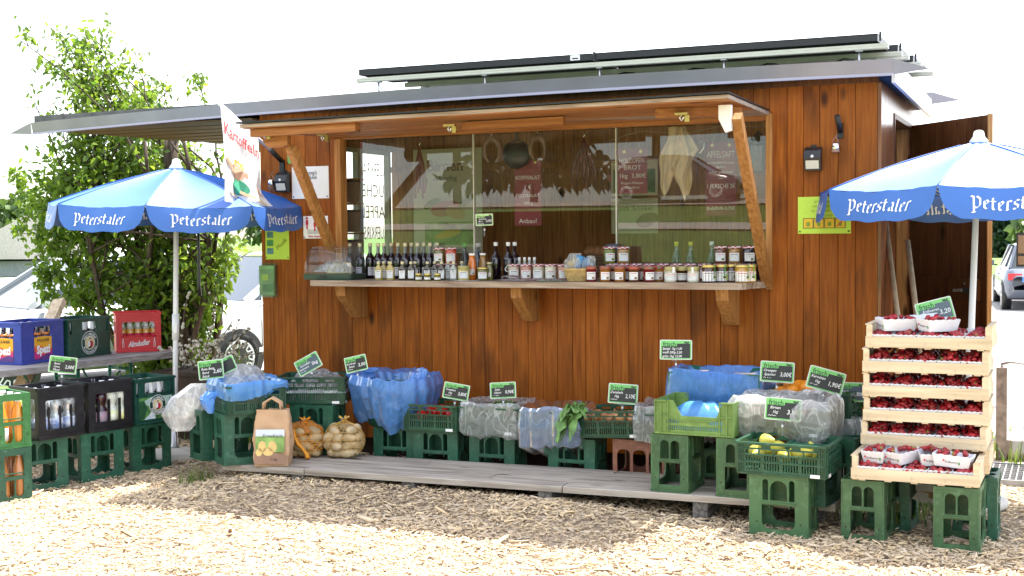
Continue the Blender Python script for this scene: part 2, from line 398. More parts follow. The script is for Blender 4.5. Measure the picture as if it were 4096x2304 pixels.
# chips
_m, _n, _l, _b = _nt('wood_chip')
_at = _n.new('ShaderNodeAttribute'); _at.attribute_name = 'tone'
_rp = _n.new('ShaderNodeValToRGB')
_e = _rp.color_ramp.elements
_e[0].position = 0; _e[0].color = (0.24, 0.17, 0.11, 1); _e[1].position = 1; _e[1].color = (0.80, 0.61, 0.37, 1)
for _p, _c in ((0.2, (0.43, 0.315, 0.20, 1)), (0.5, (0.60, 0.45, 0.28, 1)), (0.72, (0.62, 0.51, 0.38, 1)), (0.85, (0.74, 0.54, 0.31, 1))):
    _x = _e.new(_p); _x.color = _c
_l.new(_at.outputs['Fac'], _rp.inputs['Fac']); _l.new(_rp.outputs['Color'], _b.inputs['Base Color'])
_b.inputs['Roughness'].default_value = 0.8
# soil / asphalt / grass sheets
pmat('chip_soil', (0.24, 0.18, 0.125), 0.95, vs=60, col2=(0.50, 0.39, 0.28), bump=0.8, bs=90)
pmat('gravel', (0.36, 0.34, 0.32), 0.9, var=0.18, vs=60, bump=0.5, bs=160)
pmat('meadow_grass', (0.05, 0.115, 0.015), 0.9, vs=3, col2=(0.12, 0.20, 0.03), bump=0.6, bs=60)
pmat('path_pale', (0.42, 0.38, 0.33), 0.9, var=0.12, vs=10)
pmat('asphalt', (0.16, 0.16, 0.165), 0.85, var=0.15, vs=30)
pmat('grate_metal', (0.34, 0.35, 0.36), 0.5, metal=0.5, var=0.2)
pmat('concrete', (0.42, 0.40, 0.37), 0.85, var=0.15, bump=0.3)
pmat('hall_wall', (0.30, 0.34, 0.33), 0.8, var=0.15)
pmat('hall_roof', (0.42, 0.40, 0.36), 0.7, var=0.15)
pmat('hall_awning', (0.22, 0.50, 0.36), 0.7, var=0.1)
pmat('hall_dark', (0.06, 0.10, 0.08), 0.5, var=0.3)
pmat('cloth_a', (0.45, 0.5, 0.6), 0.8)
pmat('cloth_b', (0.05, 0.06, 0.09), 0.8)
pmat('skin', (0.55, 0.35, 0.26), 0.6)
pmat('hair', (0.35, 0.33, 0.3), 0.7)

# ------------------------------------------------------------------ mesh helpers
I4 = Matrix.Identity(4)
def T(x, y, z): return Matrix.Translation((x, y, z))
def RZ(a): return Matrix.Rotation(a, 4, 'Z')
def RX(a): return Matrix.Rotation(a, 4, 'X')
def RY(a): return Matrix.Rotation(a, 4, 'Y')

class MB:
    """collects shapes; build() links them as ONE mesh object"""
    def __init__(s): s.v = []; s.f = []; s.m = []; s.sm = []; s.mats = []
    def mi(s, mat):
        if mat not in s.mats: s.mats.append(mat)
        return s.mats.index(mat)
    def add(s, vs, fs, mat, M=None, smooth=False):
        o = len(s.v); k = s.mi(mat)
        if M is not None: vs = [M @ Vector(v) for v in vs]
        s.v.extend([tuple(v) for v in vs])
        for f in fs:
            s.f.append(tuple(i + o for i in f)); s.m.append(k); s.sm.append(smooth)
        return s
    def box(s, c, d, mat, M=None, bev=0.0):
        x, y, z = (q / 2 for q in d)
        vs = [(c[0] + a * x, c[1] + b * y, c[2] + e * z) for a in (-1, 1) for b in (-1, 1) for e in (-1, 1)]
        fs = [(0, 1, 3, 2), (4, 6, 7, 5), (0, 4, 5, 1), (2, 3, 7, 6), (0, 2, 6, 4), (1, 5, 7, 3)]
        return s.add(vs, fs, mat, M)
    def box2(s, a, b, mat, M=None):
        return s.box([(p + q) / 2 for p, q in zip(a, b)], [abs(q - p) for p, q in zip(a, b)], mat, M)
    def lathe(s, prof, mat, n=12, M=None, smooth=True, mats=None, phase=0.0):
        """prof: (r, z) from bottom to top; mats: one material per band"""
        k = len(prof)
        vs = [(r * math.cos(2 * PI * j / n + phase), r * math.sin(2 * PI * j / n + phase), z) for r, z in prof for j in range(n)]
        if M is not None: vs = [M @ Vector(v) for v in vs]
        o = len(s.v); s.v.extend([tuple(v) for v in vs])
        for i in range(k - 1):
            mk = s.mi(mats[i] if mats else mat)
            for j in range(n):
                s.f.append((o + i * n + j, o + i * n + (j + 1) % n, o + (i + 1) * n + (j + 1) % n, o + (i + 1) * n + j)); s.m.append(mk); s.sm.append(smooth)
        s.f.append(tuple(o + j for j in range(n))[::-1]); s.m.append(s.mi(mats[0] if mats else mat)); s.sm.append(False)
        s.f.append(tuple(o + (k - 1) * n + j for j in range(n))); s.m.append(s.mi(mats[-1] if mats else mat)); s.sm.append(False)
        return s
    def tube(s, pts, r, mat, n=6, closed=False, smooth=True):
        pts = [Vector(p) for p in pts]; k = len(pts)
        rs = r if isinstance(r, (list, tuple)) else [r] * k
        vs = []; ref = None
        for i, p in enumerate(pts):
            a = pts[max(0, i - 1)]; b = pts[min(k - 1, i + 1)]
            if closed: a = pts[(i - 1) % k]; b = pts[(i + 1) % k]
            d = (b - a).normalized() if (b - a).length > 1e-9 else Vector((0, 0, 1))
            if ref is None: ref = d.orthogonal().normalized()
            ref = (ref - d * ref.dot(d)); ref = ref.normalized() if ref.length > 1e-6 else d.orthogonal().normalized()
            w = d.cross(ref)
            for j in range(n):
                t = 2 * PI * j / n
                vs.append(p + (ref * math.cos(t) + w * math.sin(t)) * rs[i])
        fs = []
        for i in range(k if closed else k - 1):
            i2 = (i + 1) % k
            for j in range(n): fs.append((i * n + j, i * n + (j + 1) % n, i2 * n + (j + 1) % n, i2 * n + j))
        if not closed: fs += [tuple(range(n))[::-1], tuple((k - 1) * n + j for j in range(n))]
        return s.add(vs, fs, mat, smooth=smooth)
    def bar(s, a, b, w, h, mat, up=(0, 0, 1)):
        """square bar from a to b, w across, h along up"""
        a = Vector(a); b = Vector(b); d = (b - a); L = d.length; d.normalize()
        x = d.cross(Vector(up)).normalized(); y = x.cross(d)
        M = Matrix(((d.x, x.x, y.x, (a.x + b.x) / 2), (d.y, x.y, y.y, (a.y + b.y) / 2), (d.z, x.z, y.z, (a.z + b.z) / 2), (0, 0, 0, 1)))
        return s.box((0, 0, 0), (L, w, h), mat, M)
    def grid(s, fn, nu, nv, mat, smooth=True, wrap=False):
        vs = [fn(i / nu, j / nv) for j in range(nv + 1) for i in range(nu + (0 if wrap else 1))]
        w = nu if wrap else nu + 1
        fs = [(j * w + i, j * w + (i + 1) % w, (j + 1) * w + (i + 1) % w, (j + 1) * w + i) for j in range(nv) for i in range(nu)]
        return s.add(vs, fs, mat, smooth=smooth)
    def prism(s, poly, y0, y1, mat, M=None):
        """poly of (x, z) pushed from y0 to y1"""
        n = len(poly)
        vs = [(x, y0, z) for x, z in poly] + [(x, y1, z) for x, z in poly]
        fs = [tuple(range(n)), tuple(range(n, 2 * n))[::-1]] + [(i, i + n, (i + 1) % n + n, (i + 1) % n) for i in range(n)]
        return s.add(vs, fs, mat, M)
    def mesh(s, name):
        me = bpy.data.meshes.new(name)
        me.from_pydata(s.v, [], s.f)
        for q in s.mats: me.materials.append(MATS[q])
        me.polygons.foreach_set('material_index', s.m)
        me.polygons.foreach_set('use_smooth', s.sm)
        me.update()
        return me
    def build(s, name, parent=None, loc=None, rz=None):
        return obj(name, s.mesh(name), parent, loc, rz)

def obj(name, me, parent=None, loc=None, rz=None):
    o = bpy.data.objects.new(name, me)
    COL.objects.link(o)
    if parent is not None: o.parent = parent
    if loc is not None: o.location = loc
    if rz is not None: o.rotation_euler = (0, 0, rz) if not isinstance(rz, (tuple, list)) else rz
    return o
def tag(o, label, cat, group=None, kind=None):
    o['label'] = label; o['category'] = cat
    if group: o['group'] = group
    if kind: o['kind'] = kind
    return o
def thing(name, label, cat, loc=(0, 0, 0), rz=0, group=None):
    o = bpy.data.objects.new(name, None); COL.objects.link(o)
    o.location = loc; o.rotation_euler = (0, 0, rz) if not isinstance(rz, (tuple, list)) else rz
    o.empty_display_size = 0.05
    return tag(o, label, cat, group)
def structure(o): o['kind'] = 'structure'; return o
KIDS = {}
def dup(root, loc, rz=0, label=None, group=None):
    """copy of a thing with copies of its parts and sub-parts (meshes shared)"""
    r = root.copy(); COL.objects.link(r); r.location = loc
    r.rotation_euler = (0, 0, rz) if not isinstance(rz, (tuple, list)) else rz
    if label: r['label'] = label
    if group: r['group'] = group
    for ch in list(root.children):
        c = ch.copy(); COL.objects.link(c); c.parent = r
        for g in list(ch.children):
            d = g.copy(); COL.objects.link(d); d.parent = c
    return r
ORD = ['first', 'second', 'third', 'fourth', 'fifth', 'sixth', 'seventh', 'eighth', 'ninth', 'tenth', 'eleventh', 'twelfth', 'thirteenth', 'fourteenth', 'fifteenth', 'sixteenth', 'seventeenth', 'eighteenth']

def np_mesh(name, V, Q, mats, tone=None, smooth=False):
    """V (n,3), Q (m,k) faces of equal size; tone: a value per face"""
    me = bpy.data.meshes.new(name)
    V = np.asarray(V, np.float32); Q = np.asarray(Q, np.int32); k = Q.shape[1]
    me.vertices.add(len(V)); me.vertices.foreach_set('co', V.ravel())
    me.loops.add(Q.size); me.loops.foreach_set('vertex_index', Q.ravel())
    me.polygons.add(len(Q)); me.polygons.foreach_set('loop_start', np.arange(len(Q), dtype=np.int32) * k)
    me.polygons.foreach_set('loop_total', np.full(len(Q), k, np.int32))
    if smooth: me.polygons.foreach_set('use_smooth', np.ones(len(Q), bool))
    for q in mats: me.materials.append(MATS[q])
    me.update(calc_edges=True)
    if tone is not None:
        a = me.attributes.new('tone', 'FLOAT', 'FACE'); a.data.foreach_set('value', np.asarray(tone, np.float32))
    me.validate()
    return me

# ------------------------------------------------------------------ flat shapes with holes, lettering
_pc = {}
def panel_mesh(outline, holes, th, key=None):
    """plate in the x-z plane, front at y=0, th thick towards +y, with real holes"""
    if key and key in _pc: return _pc[key]
    cu = bpy.data.curves.new('plate', 'CURVE'); cu.dimensions = '2D'; cu.fill_mode = 'BOTH'; cu.extrude = th / 2
    for poly in [outline] + holes:
        sp = cu.splines.new('POLY'); sp.points.add(len(poly) - 1)
        for p, (x, z) in zip(sp.points, poly): p.co = (x, z, 0, 1)
        sp.use_cyclic_u = True
    o = bpy.data.objects.new('plate', cu); COL.objects.link(o)
    me = bpy.data.meshes.new_from_object(o.evaluated_get(bpy.context.evaluated_depsgraph_get()))
    bpy.data.objects.remove(o); bpy.data.curves.remove(cu)
    vs = [(v.co.x, -v.co.z + th / 2, v.co.y) for v in me.vertices]
    fs = [tuple(p.vertices) for p in me.polygons]
    bpy.data.meshes.remove(me)
    if key: _pc[key] = (vs, fs)
    return vs, fs
def rect(x0, z0, x1, z1): return [(x0, z0), (x1, z0), (x1, z1), (x0, z1)]
def arch(x0, z0, x1, z1, n=8, down=False):
    """opening with a round head (or a round foot)"""
    r = min((x1 - x0) / 2, (z1 - z0)); c = (x0 + x1) / 2
    if not down: return [(x0, z0), (x1, z0)] + [(c + (x1 - x0) / 2 * math.cos(PI * i / n), z1 - r + r * math.sin(PI * i / n)) for i in range(n + 1)]
    return [(x1, z1), (x0, z1)] + [(c - (x1 - x0) / 2 * math.cos(PI * i / n), z0 + r - r * math.sin(PI * i / n)) for i in range(n + 1)]
def rrect(x0, z0, x1, z1, r, n=4, corners=(1, 1, 1, 1)):
    out = []
    for k, (cx, cz, a) in enumerate(((x0 + r, z0 + r, PI), (x1 - r, z0 + r, 1.5 * PI), (x1 - r, z1 - r, 0), (x0 + r, z1 - r, 0.5 * PI))):
        if corners[k]: out += [(cx + r * math.cos(a + PI / 2 * i / n), cz + r * math.sin(a + PI / 2 * i / n)) for i in range(n + 1)]
        else: out.append(((x0, z0), (x1, z0), (x1, z1), (x0, z1))[k])
    return out
def ell(cx, cz, rx, rz, n=14, rot=0.0):
    c, s = math.cos(rot), math.sin(rot)
    return [(cx + rx * math.cos(2 * PI * i / n) * c - rz * math.sin(2 * PI * i / n) * s, cz + rx * math.cos(2 * PI * i / n) * s + rz * math.sin(2 * PI * i / n) * c) for i in range(n)]

_tx = {}
def text2d(s, bold=0.0):
    """outline lettering as flat triangles, cap height about 0.7"""
    key = (s, bold)
    if key in _tx: return _tx[key]
    cu = bpy.data.curves.new('lettering', 'FONT'); cu.body = s; cu.size = 1.0; cu.offset = bold; cu.resolution_u = 2; cu.align_x = 'CENTER'
    o = bpy.data.objects.new('lettering', cu); COL.objects.link(o)
    me = bpy.data.meshes.new_from_object(o.evaluated_get(bpy.context.evaluated_depsgraph_get()))
    bpy.data.objects.remove(o); bpy.data.curves.remove(cu)
    v = [(p.co.x, p.co.y) for p in me.vertices]; f = [tuple(p.vertices) for p in me.polygons]
    bpy.data.meshes.remove(me)
    _tx[key] = (v, f)
    return v, f
BL = {  # pen strokes of a broken blackletter hand
 'P': (0.95, [[(.22, 1.3), (.22, -.45)], [(.22, 1.12), (.5, 1.32), (.78, 1.05), (.78, .38), (.5, .05), (.24, .2)], [(-.12, 1.2), (.0, 1.38), (.22, 1.25)], [(.02, -.38), (.36, -.38)], [(-.1, .55), (.05, .65)]]),
 'e': (0.56, [[(.1, .85), (.1, .15), (.28, 0), (.5, .14)], [(.1, .85), (.3, 1.0), (.46, .8), (.14, .42)]]),
 't': (0.5, [[(.16, 1.3), (.16, .15), (.3, 0), (.46, .1)], [(0, .93), (.42, .93)]]),
 'r': (0.52, [[(.14, .95), (.14, .02)], [(.14, .8), (.3, 1.0), (.46, .86)], [(.05, .02), (.26, .02)]]),
 's': (0.54, [[(.46, .9), (.28, 1.0), (.1, .82), (.14, .58), (.42, .4), (.42, .15), (.22, 0), (.04, .12)]]),
 'a': (0.6, [[(.12, .86), (.3, 1.0), (.44, .84), (.44, .12), (.56, .02)], [(.44, .55), (.14, .38), (.12, .12), (.24, 0), (.44, .2)]]),
 'l': (0.42, [[(.16, 1.42), (.16, .14), (.28, 0), (.4, .1)]]),
}
def blackletter(s):
    vs, fs = [], []; x = 0
    nx, ny = 0.085, 0.06
    for ch in s:
        w, st = BL[ch]
        for pl in st:
            for (ax, ay), (bx, by) in zip(pl, pl[1:]):
                o = len(vs)
                if abs((bx - ax) * ny - (by - ay) * nx) < 0.01: continue
                vs += [(x + ax - nx, ay - ny), (x + ax + nx, ay + ny), (x + bx + nx, by + ny), (x + bx - nx, by - ny)]
                fs.append((o, o + 1, o + 2, o + 3))
        x += w + 0.1
    return [(a - x / 2 + .1, b) for a, b in vs], fs
def place2d(mb, vf, fn, mat, sx, sz, shear=0.0):
    vs, fs = vf
    mb.add([fn((x + shear * z) * sx, z * sz) for x, z in vs], fs, mat)
def put_text(mb, s, o, r, u, h, mat, maxw=None, bold=0.0, lift=None, shear=0.0, valign=0.0):
    """lettering centred at o on the plane of r and u; h = cap height"""
    v, f = text2d(s, bold)
    if not v: return
    w = max(a for a, _ in v) - min(a for a, _ in v)
    k = h / 0.7; kx = k
    if maxw and w * k > maxw: kx = maxw / w
    o = Vector(o); r = Vector(r); u = Vector(u)
    if lift is not None: o = o + Vector(lift)
    mb.add([o + r * ((a + shear * b) * kx) + u * ((b - 0.35) * k) for a, b in v], f, mat)
def scribble(mb, o, r, u, w, h, mat, seed, th=0.0022, n=None):
    """a line of quick handwriting: a wavering chalk stroke"""
    rr = random.Random(seed); o = Vector(o); r = Vector(r); u = Vector(u)
    n = n or max(6, int(w / 0.006)); pts = []
    for i in range(n + 1):
        a = i / n * w; b = (0.5 + 0.5 * (1 if i % 2 else -1) * rr.uniform(.35, 1)) * h
        pts.append(o + r * (a + rr.uniform(-.2, .2) * w / n) + u * b)
    for p, q in zip(pts, pts[1:]):
        if rr.random() < .12: continue
        d = (q - p).normalized(); s = r.cross(u).cross(d) * th / 2
        mb.add([p - s, q - s, q + s, p + s], [(0, 1, 2, 3)], mat)
def poly(mb, pts, fn, mat): mb.add([fn(x, z) for x, z in pts], [tuple(range(len(pts)))], mat)
def hash01(*a):
    x = math.sin(sum((k + 1) * 12.9898 * v for k, v in enumerate(a))) * 43758.5453
    return x - math.floor(x)

# ================================================================== SETTING
# ground: one sheet to the horizon, flat round the kiosk, a little lower on the car park, rising to a meadow behind the photographer
def ground_z(x, y):
    z = 0.0
    if y > 2.2: z -= 0.15 * min(1, (y - 2.2) / 1.5)
    if y < -11:
        z += min(0.115 * (-11 - y), 2.5)
    return z
xs = np.concatenate([[-900, -400, -200, -100, -60], np.arange(-40, 41, 4), [60, 100, 200, 400, 900]])
ys = np.concatenate([[-900, -400, -200, -120, -90], np.arange(-70, -10, 3), [-9, -6, -3, 0, 2.2, 2.7, 3.2, 3.7, 6, 10, 16, 24, 40, 80, 160, 400, 900]])
V = [(x, y, ground_z(x, y) - 0.012) for y in ys for x in xs]
w = len(xs)
Q = [(j * w + i, j * w + i + 1, (j + 1) * w + i + 1, (j + 1) * w + i) for j in range(len(ys) - 1) for i in range(w - 1)]
structure(obj('ground', np_mesh('ground', V, Q, ['meadow_grass'], smooth=True)))
def sheet(name, pts, mat, lift):
    mb = MB(); mb.add([(x, y, ground_z(x, y) - 0.012 + lift) for x, y in pts], [tuple(range(len(pts)))], mat)
    return structure(mb.build(name))
def mound(x, y):
    e = np.exp(-((y + 1.12 + .045 * (x + 3.5)) / .30) ** 2) * np.clip((x + 3.75) / .35, 0, 1) * np.clip((-.75 - x) / .7, 0, 1)
    return .062 * e + .012 * np.sin(x * 2.1 + 1.3 * np.sin(y * 1.7)) * np.cos(y * 2.6) * np.clip((-1.0 - y) / .6, 0, 1)
bx_ = np.concatenate([[-7.5], np.arange(-6, 2.6, .16), [4, 6]]); by_ = np.concatenate([[-9.5, -7], np.arange(-5, .1, .12), [1.2, 2.2]])
structure(obj('chip_bed', np_mesh('chip_bed', [(x, y, -.006 + max(0, float(mound(x, y)))) for y in by_ for x in bx_], [(j * len(bx_) + i, j * len(bx_) + i + 1, (j + 1) * len(bx_) + i + 1, (j + 1) * len(bx_) + i) for j in range(len(by_) - 1) for i in range(len(bx_) - 1)], ['chip_soil'], smooth=True)))
def strip(name, pts, wd, mat, lift):
    """a path that follows the ground"""
    mb = MB(); vs = []; fs = []
    P = []
    for (a, b), (c, d) in zip(pts, pts[1:]):
        k = 14
        P += [(a + (c - a) * i / k, b + (d - b) * i / k) for i in range(k)]
    P.append(pts[-1])
    for i, (x, y) in enumerate(P):
        a = P[max(0, i - 1)]; b = P[min(len(P) - 1, i + 1)]
        t = Vector((b[0] - a[0], b[1] - a[1])).normalized(); n = Vector((-t.y, t.x)) * wd / 2
        for k in range(5):
            q = Vector((x, y)) + n * (k / 2 - 1)
            vs.append((q.x, q.y, ground_z(q.x, q.y) - 0.012 + lift))
    for i in range(len(P) - 1):
        for k in range(4): fs.append((i * 5 + k, i * 5 + k + 1, (i + 1) * 5 + k + 1, (i + 1) * 5 + k))
    mb.add(vs, fs, mat, smooth=True)
    return structure(mb.build(name))
mb = MB()
fs = []; vs = []
YS = [3.7, 5, 7, 10, 14, 20, 30, 40]
for j, y in enumerate(YS):
    for i, x in enumerate((-40, -20, -10, 0, 10, 20, 40)): vs.append((x, y, ground_z(x, y) - 0.006))
for j in range(len(YS) - 1):
    for i in range(6): fs.append((j * 7 + i, j * 7 + i + 1, (j + 1) * 7 + i + 1, (j + 1) * 7 + i))
mb.add(vs, fs, 'gravel'); structure(mb.build('car_park'))
sheet('gravel_yard', [(1.0, 0.55), (6.5, -0.6), (16, 1.5), (16, 3.9), (0.3, 3.9), (0.3, 2.3)], 'gravel', 0.008)
strip('path', [(-40, -27), (-8, -25), (12, -22), (40, -18)], 1.5, 'path_pale', 0.05)
strip('road', [(-60, -35), (-15, -32.5), (12, -31), (50, -28)], 2.6, 'path_pale', 0.06)

# wood chips: thousands of splinters lying loose, one mass
def make_chips():
    rg = np.random.default_rng(5)
    def field(n, x0, x1, y0, y1, s0, s1):
        return np.stack([rg.uniform(x0, x1, n), rg.uniform(y0, y1, n)], 1), rg.uniform(s0, s1, n)
    A = [field(52000, -4.9, 1.5, -3.75, -1.0, .6, 1.25), field(9000, -5.6, -2.9, -1.3, .9, .7, 1.3), field(7000, -.3, 2.4, -1.5, 0.4, .7, 1.3), field(5000, -3.4, -.1, -1.0, -0.02, .7, 1.2), field(1200, -4.5, 1.3, -3.4, -1.2, 1.5, 2.3), field(26000, -4.9, 1.4, -3.6, -.9, .25, .5)]
    P = np.concatenate([a for a, _ in A]); S = np.concatenate([b for _, b in A])
    den = .5 + .5 * np.sin(P[:, 0] * 4.3 + 1.9 * np.sin(P[:, 1] * 3.7)) * np.sin(P[:, 1] * 5.1 + 1.3 * np.sin(P[:, 0] * 2.9))
    kp = rg.random(len(P)) < .82 + .18 * den; P = P[kp]; S = S[kp] * (.85 + .3 * den[kp])
    n = len(P)
    L = rg.gamma(5, 0.0072, n).clip(.014, .085) * S; W = rg.uniform(.005, .012, n) * S; H = rg.uniform(.0016, .005, n) * S
    yaw = rg.uniform(0, 2 * np.pi, n); pit = rg.normal(0, .2, n); rol = rg.normal(0, .45, n)
    Z = rg.uniform(0.0, .02, n) + np.maximum(0, mound(P[:, 0], P[:, 1])) - .002
    c = np.array([(-1, -.6, -1), (-.8, 1, -1), (-1, -.6, 1), (-.8, 1, 1), (1, -1, -1), (.85, .6, -1), (1, -1, 1), (.85, .6, 1)]) * .5
    X = c[None] * np.stack([L, W, H], 1)[:, None]
    X[:, :, 2] += (X[:, :, 0] ** 2 * rg.normal(0, 2.5, n)[:, None])
    cr, sr = np.cos(rol)[:, None], np.sin(rol)[:, None]
    y, z = X[..., 1] * cr - X[..., 2] * sr, X[..., 1] * sr + X[..., 2] * cr
    cp, sp = np.cos(pit)[:, None], np.sin(pit)[:, None]
    x, z = X[..., 0] * cp - z * sp, X[..., 0] * sp + z * cp
    ca, sa = np.cos(yaw)[:, None], np.sin(yaw)[:, None]
    V = np.stack([x * ca - y * sa + P[:, :1], x * sa + y * ca + P[:, 1:], z + Z[:, None]], 2).reshape(-1, 3)
    F = np.array([(2, 6, 7, 3), (0, 4, 6, 2), (1, 3, 7, 5), (4, 5, 7, 6), (0, 2, 3, 1)])
    Q = (F[None] + np.arange(n)[:, None, None] * 8).reshape(-1, 4)
    pt = .10 * np.sin(P[:, 0] * 3.1 + 2 * np.sin(P[:, 1] * 2.3)) + .08 * np.sin(P[:, 1] * 7 + P[:, 0] * 5)
    t = np.clip(rg.normal(.55, .25, n) + pt, 0, 1)
    return np_mesh('wood_chips', V, Q, ['wood_chip'], np.repeat(t, 5))
o = obj('wood_chips', make_chips()); o['kind'] = 'stuff'; o['label'] = 'pale loose wood chips covering the ground before the kiosk'

# ------------------------------------------------------------------ KIOSK
kiosk = thing('market_kiosk', 'brown varnished wooden sales kiosk with serving hatch and flap', 'kiosk', (0, 0, 0))
WX0, WTOP, WBOT = -4.054, 2.285, 0.13
HX0, HX1, HZ0, HZ1 = -3.445, -0.598, 1.135, 2.105
xw = WX0
rr = random.Random(3)
while xw < -0.002:
    wd = 0.0935 * rr.uniform(.9, 1.1)
    x1 = min(0.0, xw + wd)
    for e in (HX0, HX1):
        if xw < e - .001 < x1: x1 = e if e - xw > .02 else x1
    if xw < HX0 - .001 and x1 > HX0: x1 = HX0
    if xw < HX1 - .001 and x1 > HX1: x1 = HX1
    if x1 > -0.035: x1 = 0.0
    for z0, z1 in (((WBOT, HZ0), (HZ1, WTOP)) if xw < HX1 - .001 and x1 > HX0 + .001 else ((WBOT, WTOP),)):
        a, b = xw, x1
        mb = MB(); yo = rr.uniform(0, .0018)
        g = 0.0009
        # a plank with chamfered long edges
        x = [a + g, a + g + .0025, b - g - .0025, b - g]
        mb.add([(x[0], .0025 + yo, z0), (x[1], yo, z0), (x[2], yo, z0), (x[3], .0025 + yo, z0), (x[3], .02, z0), (x[0], .02, z0),
                (x[0], .0025 + yo, z1), (x[1], yo, z1), (x[2], yo, z1), (x[3], .0025 + yo, z1), (x[3], .02, z1), (x[0], .02, z1)],
               [(0, 1, 7, 6), (1, 2, 8, 7), (2, 3, 9, 8), (3, 4, 10, 9), (5, 0, 6, 11), (6, 7, 8, 9, 10, 11), (5, 4, 3, 2, 1, 0)], 'varnished_board')
        mb.build('plank', kiosk)
    xw = x1
mb = MB()  # dark backing behind the planks, with the hatch left open
mb.box2((WX0 + .01, .022, WBOT), (HX0, .034, WTOP), 'dark_gap'); mb.box2((HX1, .022, WBOT), (-.01, .034, WTOP), 'dark_gap')
mb.box2((HX0, .022, WBOT), (HX1, .034, HZ0), 'dark_gap'); mb.box2((HX0, .022, HZ1), (HX1, .034, WTOP), 'dark_gap')
mb.build('backing_board', kiosk)
mb = MB(); mb.box2((WX0 + .06, .08, -.01), (-.06, 1.75, .125), 'dark_gap'); mb.build('plinth', kiosk)
# corner trim and the dark batten under the roof
MB().box2((-4.046, -.006, 2.266), (.005, -.001, 2.30), 'dark_door_wood').build('top_batten', kiosk)
# right side wall: boards in front of and behind the doorway, lintel above
rr = random.Random(9)
DY0, DY1, DZ = 0.56, 1.40, 2.11
yw = 0.0
while yw < 1.83:
    y1 = min(1.84, yw + .093)
    z0 = DZ + .035 if DY0 - .03 < (yw + y1) / 2 < DY1 + .03 else WBOT
    MB().box2((0.001, yw + .002, z0), (.02, y1 - .001, 2.262), 'varnished_side').build('side_board', kiosk)
    yw = y1
mb = MB(); mb.box2((-.07, DY0 - .03, WBOT), (.026, DY0, DZ), 'dark_door_wood'); mb.box2((-.07, DY1, WBOT), (.026, DY1 + .03, DZ), 'honey_wood'); mb.box2((-.07, DY0 - .03, DZ), (.026, DY1 + .03, DZ + .03), 'dark_door_wood')
mb.build('door_frame', kiosk)
# the other walls, floor and ceiling
mb = MB(); mb.box2((-4.05, .04, .13), (-.02, 1.83, .15), 'inner_board'); mb.build('floor', kiosk)
mb = MB(); mb.box2((-4.05, .0, 2.27), (.0, 1.85, 2.283), 'inner_board'); mb.build('ceiling', kiosk)
x = -4.04
while x < -.03:
    MB().box2((x + .001, 1.80, .15), (min(-.02, x + .118), 1.825, 2.268), 'inner_board').build('back_board', kiosk); x += .12
MB().box2((-4.04, 1.765, 1.955), (-.02, 1.799, 2.0), 'inner_board').build('hanging_rail', kiosk)
LWY0, LWY1, LWZ0, LWZ1 = .88, 1.72, 1.18, 2.12    # side window in the left wall
y = .036
while y < 1.79:
    y1 = min(1.798, y + .11)
    if y1 > LWY0 and y < LWY1:
        MB().box2((-4.05, y + .001, .15), (-4.02, y1, LWZ0), 'inner_board').build('left_board', kiosk)
        MB().box2((-4.05, y + .001, LWZ1), (-4.02, y1, 2.268), 'inner_board').build('left_board', kiosk)
    else: MB().box2((-4.05, y + .001, .15), (-4.02, y1, 2.268), 'inner_board').build('left_board', kiosk)
    y = y1
pmat('window_frame_grey', (0.40, 0.42, 0.36), 0.5)
mb = MB()
for y in (LWY0 + .02, 1.22, 1.26, LWY1 - .02): mb.box2((-4.045, y - .018, LWZ0), (-4.0, y + .018, LWZ1), 'window_frame_grey')
for z in (LWZ0 + .015, LWZ1 - .018): mb.box2((-4.04, LWY0, z - .016), (-4.003, LWY1, z + .016), 'window_frame_grey')
wf = mb.build('side_window', kiosk)
pmat('hand_paint', (0.62, 0.16, 0.06), 0.6)
mb = MB(); mb.box2((-4.036, 1.24, LWZ0 + .03), (-4.032, LWY1 - .03, LWZ1 - .03), 'window_glass'); mb.box2((-4.036, LWY0 + .03, LWZ0 + .03), (-4.032, 1.22, LWZ1 - .03), 'window_glass'); mb.build('pane', wf)
mb = MB()
for k, s in enumerate(('SAUERKRAUT', 'KUCHEN', 'ÄPFEL', 'SAUERKIRSCH')):   # painted on the outside, read from inside in mirror writing
    put_text(mb, s, (-4.038, 1.49, 1.97 - .165 * k), (0, -1, 0), (0, 0, 1), .10, 'hand_paint', maxw=.52)
mb.build('lettering', wf)
